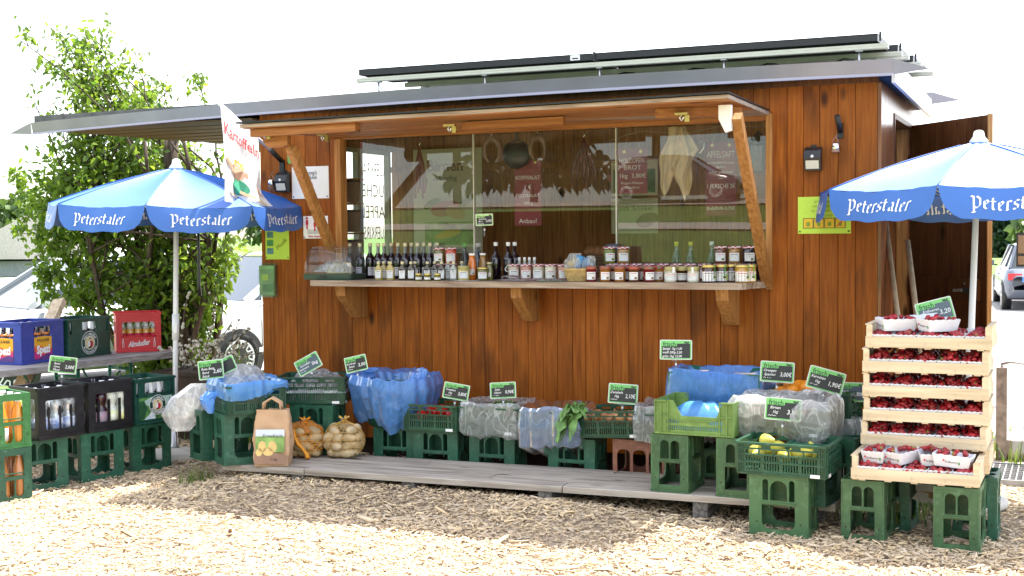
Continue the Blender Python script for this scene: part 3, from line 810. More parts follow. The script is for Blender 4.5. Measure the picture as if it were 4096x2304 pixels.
# roof
mb = MB()
mb.add([(-5.94, -.10, 2.285), (.10, -.10, 2.31), (.10, 1.83, 2.268), (-5.2, 1.83, 2.243), (-5.94, -.10, 2.345), (.10, -.10, 2.37), (.10, 1.83, 2.328), (-5.2, 1.83, 2.303)],
       [(0, 3, 2, 1), (4, 5, 6, 7), (0, 1, 5, 4), (2, 3, 7, 6), (1, 2, 6, 5), (3, 0, 4, 7)], 'roof_felt')
roof = mb.build('roof', kiosk)
def fascia(y, s, bow=True, xl=-5.93):
    """bent metal strip along an eave; the ends run out to a point"""
    mb = MB(); N = 12; vs = []; fs = []
    X = [xl + (.1 - xl) * i / N for i in range(N + 1)]
    for x in X:
        t = (x + 5.94) / 6.04; sag = 0.035 * (abs(t - .62) * 2) ** 2 if bow else 0
        zb = 2.262 + .045 * t - sag + .012
        vs += [(x, y - .012 * s, zb), (x, y - .03 * s, zb + .072), (x, y - .02 * s, zb - .012), (x, y - .03 * s, zb - .018)]
    for i in range(N):
        a, b = i * 4, i * 4 + 4
        fs += [(a, b, b + 1, a + 1)]
    mb.add(vs, fs, 'fascia_metal', smooth=True)
    mb.add(vs, [(i * 4 + 2, i * 4 + 6, i * 4 + 4, i * 4) for i in range(N)] + [(i * 4 + 3, i * 4 + 7, i * 4 + 6, i * 4 + 2) for i in range(N)], 'fascia_lip')
    a = [Vector(v) for v in vs[:4]]; b = [Vector(v) for v in vs[-4:]]
    tl = Vector((xl - .22, y - .02 * s, a[0].z + .0)); tr = Vector((.29, y - .03 * s, b[0].z + .008))
    mb.add([a[2], a[1], tl], [(0, 1, 2)], 'fascia_metal'); mb.add([b[2], b[1], tr, b[0]], [(0, 2, 1)], 'fascia_metal')
    mb.build('fascia', kiosk)
fascia(-.115, 1); fascia(1.845, -1, False, -5.18)
mb = MB(); mb.add([(.104, -.09, 2.25), (.104, 1.84, 2.215), (.104, 1.84, 2.335), (.104, -.09, 2.375), (.085, -.09, 2.25), (.085, 1.84, 2.215), (.085, 1.84, 2.335), (.085, -.09, 2.375)],
       [(0, 1, 2, 3), (4, 7, 6, 5), (0, 4, 5, 1), (3, 2, 6, 7), (0, 3, 7, 4), (1, 5, 6, 2)], 'sunlit_white_board')
mb.build('barge_board', kiosk)
# soffit boards under the left overhang, cross beam, wall plate
for k in range(9):
    y = -.06 + k * .207
    MB().box2((-5.86 + .075 * k, y, 2.232 - .004 * k), (-4.07, y + .2, 2.246 - .004 * k), 'soffit_wood', T(0, 0, .004)).build('soffit_board', kiosk)
MB().bar((-5.0, .95, 2.12), (-4.06, .95, 2.135), .06, .05, 'honey_wood_x').build('cross_beam', kiosk)
mb = MB()
for k in range(3): mb.box2((-4.36, .03, 2.135 + .035 * k), (-4.056, .05, 2.168 + .035 * k), 'sunlit_white_board')  # pale wood, whitened in colour for the sun on it
mb.build('gable_board', kiosk)
# hatch lining
mb = MB(); mb.box2((HX0 - .005, -.028, HZ0), (HX0 + .04, .05, HZ1 - .02), 'honey_wood'); mb.build('hatch_jamb', kiosk)
mb = MB(); mb.box2((HX1 - .012, -.03, HZ0 - .01), (HX1 + .022, .05, HZ1 + .015), 'honey_wood'); mb.build('hatch_jamb', kiosk)
mb = MB(); mb.box2((HX0 - .005, -.004, HZ1 - .02), (HX1 - .012, .05, HZ1 + .01), 'honey_wood_x'); mb.build('hatch_head', kiosk)
# counter: outer shelf and inner ledge
mb = MB()
CT = 1.172
top = [(-3.444, -.35), (-.70, -.35), (-.672, -.33), (-.66, -.30), (-.655, -.16), (-.62, -.11), (-.602, -.06), (-.602, -.002), (-3.444, -.002)]
n = len(top)
mb.add([(x, y, CT) for x, y in top] + [(x, y, CT - .036) for x, y in top], [tuple(range(n)), tuple(range(n, 2 * n))[::-1]] + [(i, i + n, (i + 1) % n + n, (i + 1) % n) for i in range(n)], 'old_counter')
mb.build('counter', kiosk)
mb = MB(); mb.box2((-3.40, .052, CT - .03), (-.62, .42, CT), 'old_counter'); mb.build('inner_ledge', kiosk)
for x in (-3.265, -2.05, -.80):
    mb = MB(); prof = [(-.002, CT - .038), (-.29, CT - .038), (-.275, CT - .10), (-.10, .925), (-.002, .918)]
    n = 5; vs = [(x - .035, y, z) for y, z in prof] + [(x + .035, y, z) for y, z in prof]
    mb.add(vs, [tuple(range(n)), tuple(range(n, 2 * n))[::-1]] + [(i, (i + 1) % n, (i + 1) % n + n, i + n) for i in range(n)], 'honey_wood')
    mb.build('bracket', kiosk)
# hatch flap held up as an awning
aw = MB(); aw.add([(-3.545, -.93, 2.098), (-.597, -.93, 2.122), (-.593, -.005, 2.112), (-3.49, -.005, 2.112), (-3.545, -.93, 2.118), (-.597, -.93, 2.142), (-.593, -.005, 2.132), (-3.49, -.005, 2.132)],
       [(0, 3, 2, 1), (4, 5, 6, 7), (0, 1, 5, 4), (2, 3, 7, 6), (1, 2, 6, 5), (3, 0, 4, 7)], 'old_counter')
flap = aw.build('hatch_flap', kiosk)
for k in range(6):
    y0 = -.925 + k * .153
    mb = MB(); mb.add([(-3.53 + .008 * k, y0 + .001, 2.093), (-.60, y0 + .001, 2.116), (-.60, y0 + .151, 2.115), (-3.53 + .008 * k, y0 + .151, 2.095), (-3.53 + .008 * k, y0 + .001, 2.0985), (-.60, y0 + .001, 2.1215), (-.60, y0 + .151, 2.1195), (-3.53 + .008 * k, y0 + .151, 2.0995)],
       [(0, 3, 2, 1), (4, 5, 6, 7), (0, 1, 5, 4), (2, 3, 7, 6), (1, 2, 6, 5), (3, 0, 4, 7)], 'honey_wood_x')
    mb.build('lining_board', flap)
mb = MB(); mb.add([(-3.56, -.95, 2.122), (-.59, -.95, 2.146), (-.59, -.02, 2.136), (-3.50, -.02, 2.136), (-3.56, -.95, 2.131), (-.59, -.95, 2.155), (-.59, -.02, 2.145), (-3.50, -.02, 2.145)],
       [(0, 3, 2, 1), (4, 5, 6, 7), (0, 1, 5, 4), (2, 3, 7, 6), (1, 2, 6, 5), (3, 0, 4, 7)], 'black_sheet')
mb.build('flap_cover', flap)
mb = MB()
mb.bar((-3.50, -.86, 2.068), (-2.78, -.86, 2.074), .06, .045, 'honey_wood_x'); mb.build('batten', flap)
mb = MB(); mb.bar((-2.22, -.62, 2.072), (-1.60, -.62, 2.078), .05, .045, 'honey_wood_x'); mb.build('batten', flap)
mb = MB(); mb.bar((-1.05, -.70, 2.085), (-.62, -.56, 2.088), .05, .05, 'honey_wood_x'); mb.build('batten', flap)
mb = MB()
prof = [(-3.47, 2.062), (-3.30, 2.062), (-3.30, 2.0), (-3.34, 1.985), (-3.44, 1.985), (-3.47, 2.02)]
mb.prism(prof, -.80, -.76, 'honey_wood_x'); mb.build('strut_block', flap)
mb = MB(); mb.prism([(-.675, 2.10), (-.61, 2.10), (-.61, 1.97), (-.64, 1.96), (-.675, 2.03)], -.83, -.80, 'sunlit_white_board'); mb.build('strut_block', flap)  # white colour stands in for sunlight on this wooden block
pmat('brass_gold', (0.6, 0.47, 0.16), 0.35, metal=0.8)
for x, y in ((-3.43, -.84), (-2.27, -.70), (-.90, -.72), (-3.24, -.5)):
    mb = MB()
    mb.box((x, y, 2.075), (.07, .03, .012), 'brass_gold'); mb.tube([(x, y, 2.07), (x + .012, y - .01, 2.055), (x, y, 2.038), (x - .012, y, 2.055)], .004, 'chrome', 5, closed=True)
    mb.box((x + .03, y, 2.05), (.025, .02, .035), 'brass_gold')
    mb.build('latch', flap)
mb = MB(); mb.bar((-3.291,-0.770,1.980), (-3.471,-0.045,1.363), .055, .05, 'honey_wood', (0, 1, 0)); mb.build('strut', kiosk)
mb = MB(); mb.bar((-0.588,-0.800,2.044), (-0.601,-0.040,1.159), .052, .055, 'honey_wood', (0, 1, 0)); mb.build('strut', kiosk)
# panes hanging in the hatch
pn = MB(); pn.box2((-3.405, .10, 1.175), (-2.50, .104, 2.10), 'window_glass'); o = pn.build('window_pane', kiosk)
pn = MB(); pn.box2((-2.485, .09, 1.594), (-1.548, .094, 2.10), 'window_glass'); o = pn.build('window_pane', kiosk)
pn = MB(); pn.box2((-1.54, .10, 1.175), (-.615, .104, 2.10), 'window_glass'); o = pn.build('window_pane', kiosk)
for x in (-2.497, -1.544): MB().box2((x - .004, .086, 1.175 if x < -2 else 1.3), (x + .002, .108, 2.10), 'alu_rail').build('pane_rail', kiosk)
# door standing open
dA = Vector((.02, 1.405, 0)); dB = Vector((.533, .80, 0)); dd = (dB - dA).normalized(); dn = Vector((dd.y, -dd.x, 0))
L = (dB - dA).length
doorE = bpy.data.objects.new('door', None); COL.objects.link(doorE); doorE.parent = kiosk; doorE.location = dA; doorE.rotation_euler = (0, 0, math.atan2(dd.y, dd.x))
k = 0; x = 0
while x < L - .01:
    x1 = min(L, x + .098)
    MB().box2((x + .001, -.012, .15), (x1 - .001, .012, 2.13), 'dark_door_wood').build('door_plank', doorE); x = x1
MB().box2((.02, -.036, 1.03), (L - .06, -.0125, 1.16), 'dark_door_wood').build('cross_bar', doorE)
MB().box2((.02, -.036, 1.83), (L - .06, -.0125, 1.94), 'dark_door_wood').build('cross_bar', doorE)
mb = MB(); mb.box2((L - .004, -.016, .15), (L + .006, .016, 2.135), 'honey_wood'); mb.build('edge_strip', doorE)
mb = MB(); mb.box2((L - .19, -.040, 1.075), (L - .10, -.0365, 1.105), 'black_plastic'); mb.bar((L - .19, -.05, 1.09), (L - .27, -.05, 1.085), .012, .018, 'steel')
for dx, dz in ((.1, .03), (.18, .04), (.1, -.04)): mb.box((L - dx, -.038, 1.09 + dz), (.012, .006, .012), 'steel')
mb.build('handle', doorE)

# ================================================================== PARASOLS, FLAG
def parasol(name, label, base, top, z_edge, R, ph, base_c, base_r, tilt):
    """round beer-garden parasol: eight canopy panels, a lettered valance under each, ribs, pole, finial, base"""
    t = thing(name, label, 'parasol', base, 0, 'blue parasols with white lettering')
    B = Vector(base); topv = Vector(top) - B; ez = z_edge - B.z
    head = bpy.data.objects.new('canopy', None)
    S = 2 * R * math.sin(PI / 8); A = R * math.cos(PI / 8)
    mt = Matrix.Translation(topv) @ RY(tilt[0]) @ RX(tilt[1])
    drop = topv.z - ez
    def surf(a, b):
        """a in -1..1 across the panel, b 0 top .. 1 edge; panel centred on +x"""
        r = b
        half = S / 2 * r
        y = a * half
        x = A * r
        edge = abs(a) ** 2.0
        z = -drop * (0.72 * r + 0.28 * r * r) - 0.022 * (1 - edge) * math.sin(PI * min(1, r * .95)) - .012 * (1 - edge) * r
        return Vector((x, y, z + .006 * r * noise.noise(Vector((x * 5, y * 6, A)))))
    pm = MB(); pm.grid(lambda u, v: surf(u * 2 - 1, .02 + .98 * v), 14, 12, 'parasol_blue'); pm.tube([surf(1, b / 8) + Vector((0, 0, .002)) for b in range(1, 9)], .003, 'parasol_blue', 5)
    pme = pm.mesh('canopy_panel')
    VH = .148
    def val(u, v):
        a = u * 2 - 1
        p = surf(a, 1.0)
        k = 1 - .05 * v - .05 * v * max(0, v - .3)
        low = VH * (1 - .30 * max(0, (abs(a) - .72) / .28) ** 2.2)
        bulge = .018 * (1 - a * a) * math.sin(v * PI * .6) + .004 * math.sin(a * 9 + v * 2)
        return Vector((p.x + .004 + bulge + .018 * v, p.y * k, p.z - low * v + .004 * math.sin(a * 11)))
    vm = MB(); vm.grid(val, 16, 4, 'parasol_blue'); vme = vm.mesh('valance')
    def onval(off):
        def fn(x, z):
            u = .5 + x / S; v = min(1, max(0, (-z) / VH))
            q = val(u, v); q.x += off
            return q
        return fn
    lm = MB(); vf = blackletter('Peterstaler')
    w = max(a for a, _ in vf[0]) - min(a for a, _ in vf[0])
    kx = S * .60 / w
    for off in (.0035, -.0035): place2d(lm, vf, lambda x, z, f=onval(off): f(x, z - VH * .68), 'white_print', kx, .043, shear=.1)
    lme = lm.mesh('lettering')
    for k in range(8):
        M = mt @ RZ(ph + k * PI / 4)
        o = obj('canopy_panel', pme, t); o.matrix_local = M
        o = obj('valance', vme, t); o.matrix_local = M
        q = obj('lettering', lme, o)
        rb = MB(); pts = [surf(1, b / 6) + Vector((0, 0, -.012)) for b in range(7)]
        rb.tube(pts, .006, 'steel', 5); o = rb.build('rib', t); o.matrix_local = M
        st = MB(); st.tube([Vector((.02, 0, -drop - .12)), surf(1, .55) + Vector((0, 0, -.015))], .004, 'steel', 4); st.build('strut', o)
    cap = MB(); cap.lathe([(.045, -.012), (.047, .0), (.030, .022), (.024, .05), (.012, .056)], 'white_plastic', 12, mt); cap.build('finial', t)
    pl = MB(); pl.tube([(0, 0, .03), topv * .45, topv * .995], [.017, .017, .015], 'white_plastic', 10); pl.build('pole', t)
    p2 = MB(); p2.tube([topv * .40, topv * .49], .023, 'white_plastic', 10); p2.box(topv * .44 + Vector((.022, -.02, 0)), (.022, .02, .05), 'white_plastic'); p2.build('clamp', t)
    bs = MB(); bs.lathe([(base_r * .97, 0), (base_r, .012), (base_r, .035), (base_r * .93, .048), (.05, .055)], 'parasol_base', 28, T(*(Vector(base_c) - B))); bs.lathe([(.03, .05), (.03, .06), (.022, .075), (.02, .2)], 'steel', 10); bs.build('base', t)
    return t
parasol('parasol', 'blue parasol on the left, open beside the flag and the bush', (-4.493, -.40, 0), (-4.495, -.325, 1.92), 1.672, .845, math.radians(-19 + 22.5), (-4.42, -.5, 0), .19, (.03, .02))
parasol('parasol', 'blue parasol on the right, open above the strawberry trays', (.477, -.238, 0), (.531, -.126, 1.917), 1.662, .85, math.radians(-14 - 22.5 - 90 + 24 + 22.5 + 4), (.465, -.16, 0), .225, (.0, .0))

fl = thing('flag', 'white flag with red lettering and a cartoon farmer on a slanting pole', 'flag', (-3.87, -.02, 1.97))
FO = Vector((-3.87, -.02, 1.97)); TIP = Vector((-3.835, -.76, 2.285)) - FO
mb = MB(); mb.tube([TIP * .12, TIP * 1.02], .011, 'white_plastic', 8); mb.lathe([(.012, 0), (.018, .01), (.012, .03)], 'white_plastic', 8, T(*TIP)); mb.build('pole', fl)
mb = MB(); mb.tube([Vector((0, 0, -.01)), TIP * .18], .017, 'black_plastic', 8); mb.box((0, .012, -.06), (.035, .016, .11), 'black_plastic'); mb.build('holder', fl)
def flagp(a, b):
    top = TIP * (.985 - .56 * a)
    zb = (1.672 - .03 * a - .05 * max(0, a - .75) * 4) - FO.z
    z = top.z + (zb - top.z) * b
    rip = .02 * math.sin(a * 7 + b * 2.2) * (.25 + b) + .012 * math.sin(a * 15 + b * 5) * b
    curl = max(0, b - .72) / .28
    return Vector((top.x + rip + .02 + .09 * curl * a ** 2, top.y + .015 * b + .09 * curl ** 1.6 * a ** 3, z))
mb = MB(); mb.grid(lambda u, v: flagp(u, v), 18, 22, 'flag_cloth'); cloth = mb.build('cloth', fl)
def fon(off):
    def fn(x, z):
        p = flagp(min(1, max(0, x)), min(1, max(0, z))); p.x += off; return p
    return fn
mb = MB(); v, f = text2d('Kartoffeln', .006); w = max(a for a, _ in v) - min(a for a, _ in v)
mb.add([fon(.005)(.5 + .94 * (a / w), .31 - .19 * b) for a, b in v], f, 'flag_red'); mb.build('lettering', cloth)
mb = MB()
def fp(pts, mat, off): poly(mb, pts, fon(off), mat)
fp(ell(.45, .80, .19, .10), 'shirt_print', .004)
fp([(.32, .74), (.20, .62), (.06, .57), (.04, .53), (.13, .52), (.24, .58), (.34, .70)], 'skin_print', .0035)
fp([(.60, .75), (.78, .77), (.86, .70), (.90, .76), (.96, .80), (.8, .83), (.62, .83)], 'skin_print', .0035)
fp(ell(.44, .63, .17, .105, 16), 'skin_print', .005); fp([(.27, .585), (.29, .53), (.36, .50), (.40, .52), (.46, .495), (.52, .52), (.58, .51), (.61, .585), (.5, .565), (.38, .565)], 'blond_print', .0055); fp(ell(.25, .635, .03, .03), 'skin_print', .0045); fp(ell(.64, .64, .03, .035), 'skin_print', .0045)
fp(ell(.43, .64, .06, .032), 'flag_red', .006); fp(ell(.37, .60, .045, .022), 'paper_white', .006); fp(ell(.50, .60, .045, .022), 'paper_white', .006); fp(ell(.38, .60, .014, .01), 'print_dark', .0065); fp(ell(.49, .60, .014, .01), 'print_dark', .0065); fp(ell(.45, .695, .07, .010), 'print_dark', .006)
fp([(.38, .86), (.90, 1.0), (.86, .96), (.5, .84)], 'basket_print', .006)
for k in range(7): fp(ell(.47 + .055 * k, .855 + .017 * k, .035, .022), 'potato_print', .007)
fp([(.14, .87), (.34, .89), (.38, .93), (.2, .92)], 'potato_print', .005)
mb.build('printed_farmer', cloth)

# ================================================================== CRATE MAKERS (prototypes are copied)
def wall4(t, me_w, me_n, W, D, name='side_panel'):
    """four upright walls: two wide ones of width W, two narrow ones of width D, centred on the thing"""
    for s in (0, 1):
        o = obj(name, me_w, t); o.location = (0, -D / 2, 0) if s == 0 else (0, D / 2, 0); o.rotation_euler = (0, 0, 0 if s == 0 else PI)
        o = obj('end_panel', me_n, t); o.location = (W / 2, 0, 0) if s == 0 else (-W / 2, 0, 0); o.rotation_euler = (0, 0, PI / 2 if s == 0 else -PI / 2)
def pm(outline, holes, th, mat, name, extra=None):
    mb = MB(); v, f = panel_mesh(outline, holes, th); mb.add(v, f, mat)
    if extra: extra(mb)
    return mb.mesh(name)
def flip(h, H): return [[(x, H - z) for x, z in p][::-1] for p in h]
def bottle_crate(label, mat, upside=True, W=.285, D=.198, H=.295, loc=(0, 0, 0), rz=0, group='tall green bottle crates'):
    """tall bottle crate with arched openings, usually stood upside down as a trestle"""
    t = thing('bottle_crate', label, 'bottle crate', loc, rz, group)
    X = lambda k: -W / 2 + W * k
    Z = lambda k: H * (1 - k)
    hw = [arch(X(.227), Z(.40), X(.325), Z(.06)), arch(X(.355), Z(.40), X(.645), Z(.075)), arch(X(.672), Z(.40), X(.77), Z(.06)), rrect(X(.215), Z(.865), X(.775), Z(.475), .035, corners=(1, 1, 0, 0))]
    Y = lambda k: -D / 2 + D * k
    hn = [arch(Y(.25), Z(.42), Y(.485), Z(.10)), arch(Y(.525), Z(.42), Y(.76), Z(.10)), rect(Y(.22), Z(.875), Y(.78), Z(.49))]
    if not upside: hw, hn = flip(hw, H), flip(hn, H)
    def ex_w(mb):
        for a in (.1, .9):
            for b in (.12, .88): mb.box((X(a), -.0012, Z(b)), (.038, .0024, .042), mat)
            mb.lathe([(.004, 0), (.004, .002)], 'dark_gap', 8, T(X(a + (.03 if a < .5 else -.03)), .0005, Z(.76)) @ RX(PI / 2))
        mb.box((0, -.003, Z(.44)), (W * .6, .006, .006), mat); mb.box((0, -.003, Z(.985)), (W * .98, .006, .008), mat)
    def ex_n(mb):
        for a in (.12, .88):
            for b in (.12, .88): mb.box((Y(a), -.0012, Z(b)), (.03, .0024, .042), mat)
            mb.lathe([(.004, 0), (.004, .002)], 'dark_gap', 8, T(Y(a), .0005, Z(.76)) @ RX(PI / 2))
        mb.box((0, -.003, Z(.455)), (D * .58, .006, .006), mat); mb.box((0, -.003, Z(.985)), (D * .98, .006, .008), mat)
    e = .0006
    mw = pm(rect(-W / 2, 0, W / 2, H), hw, .009, mat, 'crate_side', ex_w); mn = pm(rect(-D / 2 + .0095, 0, D / 2 - .0095, H), hn, .009, mat, 'crate_end', ex_n)
    wall4(t, mw, mn, W, D)
    mb = MB(); zb = H - .014 if upside else .008
    cells = [ell(-W / 2 + W * (i + .5) / 3, -D / 2 + D * (j + .5) / 2, W / 6 * .78, W / 6 * .78, 14) for i in range(3) for j in range(2)]
    v, f = panel_mesh(rect(-W / 2 + .0095, -D / 2 + .0095, W / 2 - .0095, D / 2 - .0095), cells, .012)
    mb.add([(x, z, zb + (y - .006)) for x, y, z in v], [tuple(reversed(q)) for q in f], mat)
    mb.build('bottom_grid', t)
    if upside:
        mb = MB()
        for i in (1, 2): mb.box((-W / 2 + W * i / 3, 0, H * .72), (.004, D - .022, H * .5), mat)
        mb.box((0, 0, H * .72), (W - .022, .004, H * .5), mat)
        mb.build('divider', t)
    return t
def folding_crate(label, mat='fold_crate', W=.425, D=.325, H=.165, loc=(0, 0, 0), rz=0, group='green slatted fruit crates'):
    t = thing('fruit_crate', label, 'fruit crate', loc, rz, group)
    def holes(Wd, dense):
        h = []
        n = int(Wd / .0155)
        for r, (a, b) in enumerate(((.14, .36), (.42, .60))):
            for i in range(n):
                x = -Wd / 2 + .04 + (Wd - .08) * (i + .5) / n
                if (i % 7) in (6,): continue
                h.append(rect(x - .0032, H * a, x + .0032, H * b))
        m = max(3, int(Wd / .075))
        for i in range(m):
            x0 = -Wd / 2 + .035 + (Wd - .07) * i / m + .004; x1 = -Wd / 2 + .035 + (Wd - .07) * (i + 1) / m - .004
            h.append(rect(x0, H * .645, x1, H * .775))
        h += [rrect(-.05, H * .82, .05, H * .92, .006), rect(-Wd * .36, H * .83, -Wd * .22, H * .91), rect(Wd * .22, H * .83, Wd * .36, H * .91)]
        return h
    def ribs(Wd):
        def f(mb):
            for z in (.05, .39, .62, .80): mb.box((0, -.003, H * z), (Wd - .01, .006, .005), mat)
            mb.box((0, -.005, H * .975), (Wd + .008, .014, .010), mat)
            for s in (-1, 1):
                for k in range(3): mb.box((s * (Wd / 2 - .008 - .010 * k), -.003, H * .5), (.0035, .006, H * .9), mat)
        return f
    mw = pm(rect(-W / 2, 0, W / 2, H), holes(W, 1), .005, mat, 'crate_side', ribs(W)); mn = pm(rect(-D / 2 + .0055, 0, D / 2 - .0055, H), holes(D, 1), .005, mat, 'crate_end', ribs(D - .012))
    wall4(t, mw, mn, W, D)
    mb = MB(); v, f = panel_mesh(rect(-W / 2 + .0055, -D / 2 + .0055, W / 2 - .0055, D / 2 - .0055), [rect(-W / 2 + .03 + i * .03, -D / 2 + .03, -W / 2 + .045 + i * .03, D / 2 - .03) for i in range(int((W - .06) / .03))], .006)
    mb.add([(x, z, .004 + y) for x, y, z in v], [tuple(reversed(q)) for q in f], mat); mb.build('bottom_grid', t)
    mb = MB(); mb.box((W / 2 - .05, -D / 2 - .0065, .012), (.045, .001, .016), 'crate_label'); mb.box((W / 2 + .0065, -D / 2 + .05, .012), (.001, .045, .016), 'crate_label'); mb.build('sticker', t)
    return t

# bottles -------------------------------------------------------------
pmat('cola_bottle', (0.012, 0.006, 0.005), 0.08, spec=0.8)
pmat('beer_bottle', (0.02, 0.01, 0.004), 0.1, spec=0.8)
pmat('white_foil', (0.78, 0.79, 0.80), 0.35)
pmat('spezi_print', (0.75, 0.22, 0.04), 0.4)
pmat('juice', (0.62, 0.25, 0.03), 0.1, var=0.2, vs=6, spec=0.7)
pmat('juice_dark', (0.42, 0.17, 0.05), 0.15, var=0.2, vs=6, spec=0.7)
pmat('lemonade_gold', (0.62, 0.33, 0.05), 0.08, spec=0.8)
pmat('water_pet', (0.42, 0.46, 0.50), 0.05, spec=0.9, metal=0.25, var=0.5, vs=30)
pmat('cloudy_pet', (0.62, 0.66, 0.60), 0.15, spec=0.7)
pmat('berry_pet', (0.03, 0.006, 0.012), 0.1, spec=0.8)
pmat('water_label', (0.10, 0.18, 0.42), 0.45, vs=14, col2=(0.75, 0.78, 0.85), stretch=(1, 1, 2.2))
pmat('lemon_label', (0.75, 0.70, 0.10), 0.45, vs=16, col2=(0.75, 0.80, 0.70))
pmat('berry_label', (0.18, 0.07, 0.12), 0.45, vs=14, col2=(0.55, 0.50, 0.58))
pmat('clear_neck', (0.60, 0.64, 0.62), 0.06, spec=0.9, metal=0.2)
pmat('crown_cap', (0.55, 0.50, 0.38), 0.3, metal=0.7)
def bottle(name, label, cat, prof, mats, n=12, group=None, loc=(0, 0, 0), parts=()):
    """turned bottle; prof bands carry their own material; caps and labels are parts"""
    mb = MB(); mb.lathe(prof, None, n, mats=mats)
    o = mb.build(name, None, loc); tag(o, label, cat, group)
    for pname, pprof, pmat_ in parts:
        q = MB(); q.lathe(pprof, pmat_, n); q.build(pname, o)
    return o
def long_neck(label, glass, foil, group, h=.24, r=.029, lab=None):
    pr = [(r * .96, 0), (r, .006), (r, h * .55), (r * .86, h * .63), (r * .48, h * .75), (r * .42, h * .95)]
    ps = []
    if foil: ps.append(('foil', [(r * .66, h * .68), (r * .5, h * .76), (r * .48, h * .97), (r * .47, h)], foil))
    else: ps.append(('cap', [(r * .5, h * .955), (r * .52, h * .96), (r * .48, h)], 'crown_cap'))
    if lab: ps.append(('paper_label', [(r * 1.02, h * .2), (r * 1.02, h * .48)], lab))
    return bottle('bottle', label, 'bottle', pr, [glass] * 5, 10, group, parts=ps)
def pet(label, body, lab, group, h=.275, r=.038):
    pr = [(r * .9, 0), (r, .01), (r, h * .40), (r * .72, h * .48), (r * .80, h * .54), (r * 1.02, h * .64), (r * 1.0, h * .72), (r * .6, h * .83), (r * .38, h * .88), (r * .36, h * .93)]
    return bottle('bottle', label, 'bottle', pr, [body] * 9, 12, group, parts=[('paper_label', [(r * 1.015, h * .10), (r * 1.015, h * .37)], lab), ('cap', [(r * .42, h * .91), (r * .42, h)], 'white_plastic')])
def juice_bottle(label, liquid, group, h=.285, r=.038):
    pr = [(r * .95, 0), (r, .008), (r, h * .42), (r * .93, h * .52), (r * .42, h * .84), (r * .38, h * .86), (r * .36, h * .93)]
    return bottle('bottle', label, 'bottle', pr, [liquid] * 4 + ['clear_neck'] * 2, 12, group, parts=[('cap', [(r * .42, h * .93), (r * .42, h)], 'white_plastic')])
def fill(proto, pts, base, rz, first=True):
    """set bottles at local points of a crate; the first is the prototype itself"""
    M = Matrix.Translation(base) @ RZ(rz)
    for i, (x, y, z) in enumerate(pts):
        p = M @ Vector((x, y, z)); a = hash01(i, base[0], base[1]) * 6.28
        if first and i == 0: proto.location = p; proto.rotation_euler = (0, 0, a)
        else: dup(proto, p, a)

# ================================================================== DECK
deck = thing('boardwalk', 'low weathered grey plank boardwalk lying before the kiosk', 'boardwalk', (-1.81, -.83, 0), math.radians(2.3))
rr = random.Random(21)
for k in range(5):
    y = -.265 + k * .108
    cuts = {0: [-1.75, -1.2, .35, 1.75], 1: [-1.75, -.1, 1.75], 2: [-1.75, .8, 1.75], 3: [-1.75, -.6, 1.75], 4: [-1.6, .5, 1.75]}[k]
    for a, b in zip(cuts, cuts[1:]):
        dz = rr.uniform(-.002, .002); mb = MB()
        n = 8; vs = []; fs = []
        for i in range(n + 1):
            x = a + .003 + (b - a - .006) * i / n
            w1 = .0015 * math.sin(x * 9 + k); w2 = .002 * math.sin(x * 6 + 2 * k)
            vs += [(x, y + .003 + w1, .098 + dz), (x, y + .002 + w1, .128 + dz), (x, y + .008 + w1, .1315 + dz), (x, y + .100 + w2, .1315 + dz), (x, y + .106 + w2, .128 + dz), (x, y + .105 + w2, .098 + dz)]
        for i in range(n):
            for j in range(5): fs.append((i * 6 + j, i * 6 + 6 + j, i * 6 + 7 + j, i * 6 + j + 1))
        fs += [tuple(range(6)), tuple(n * 6 + j for j in range(6))[::-1]]
        mb.add(vs, fs, 'grey_plank'); mb.build('plank', deck)
for x in (-1.25, -.55, .25, 1.08, 1.62):
    mb = MB(); mb.box((x, 0, .045), (.075, .50, .105), 'weathered_block'); mb.build('support_block', deck)

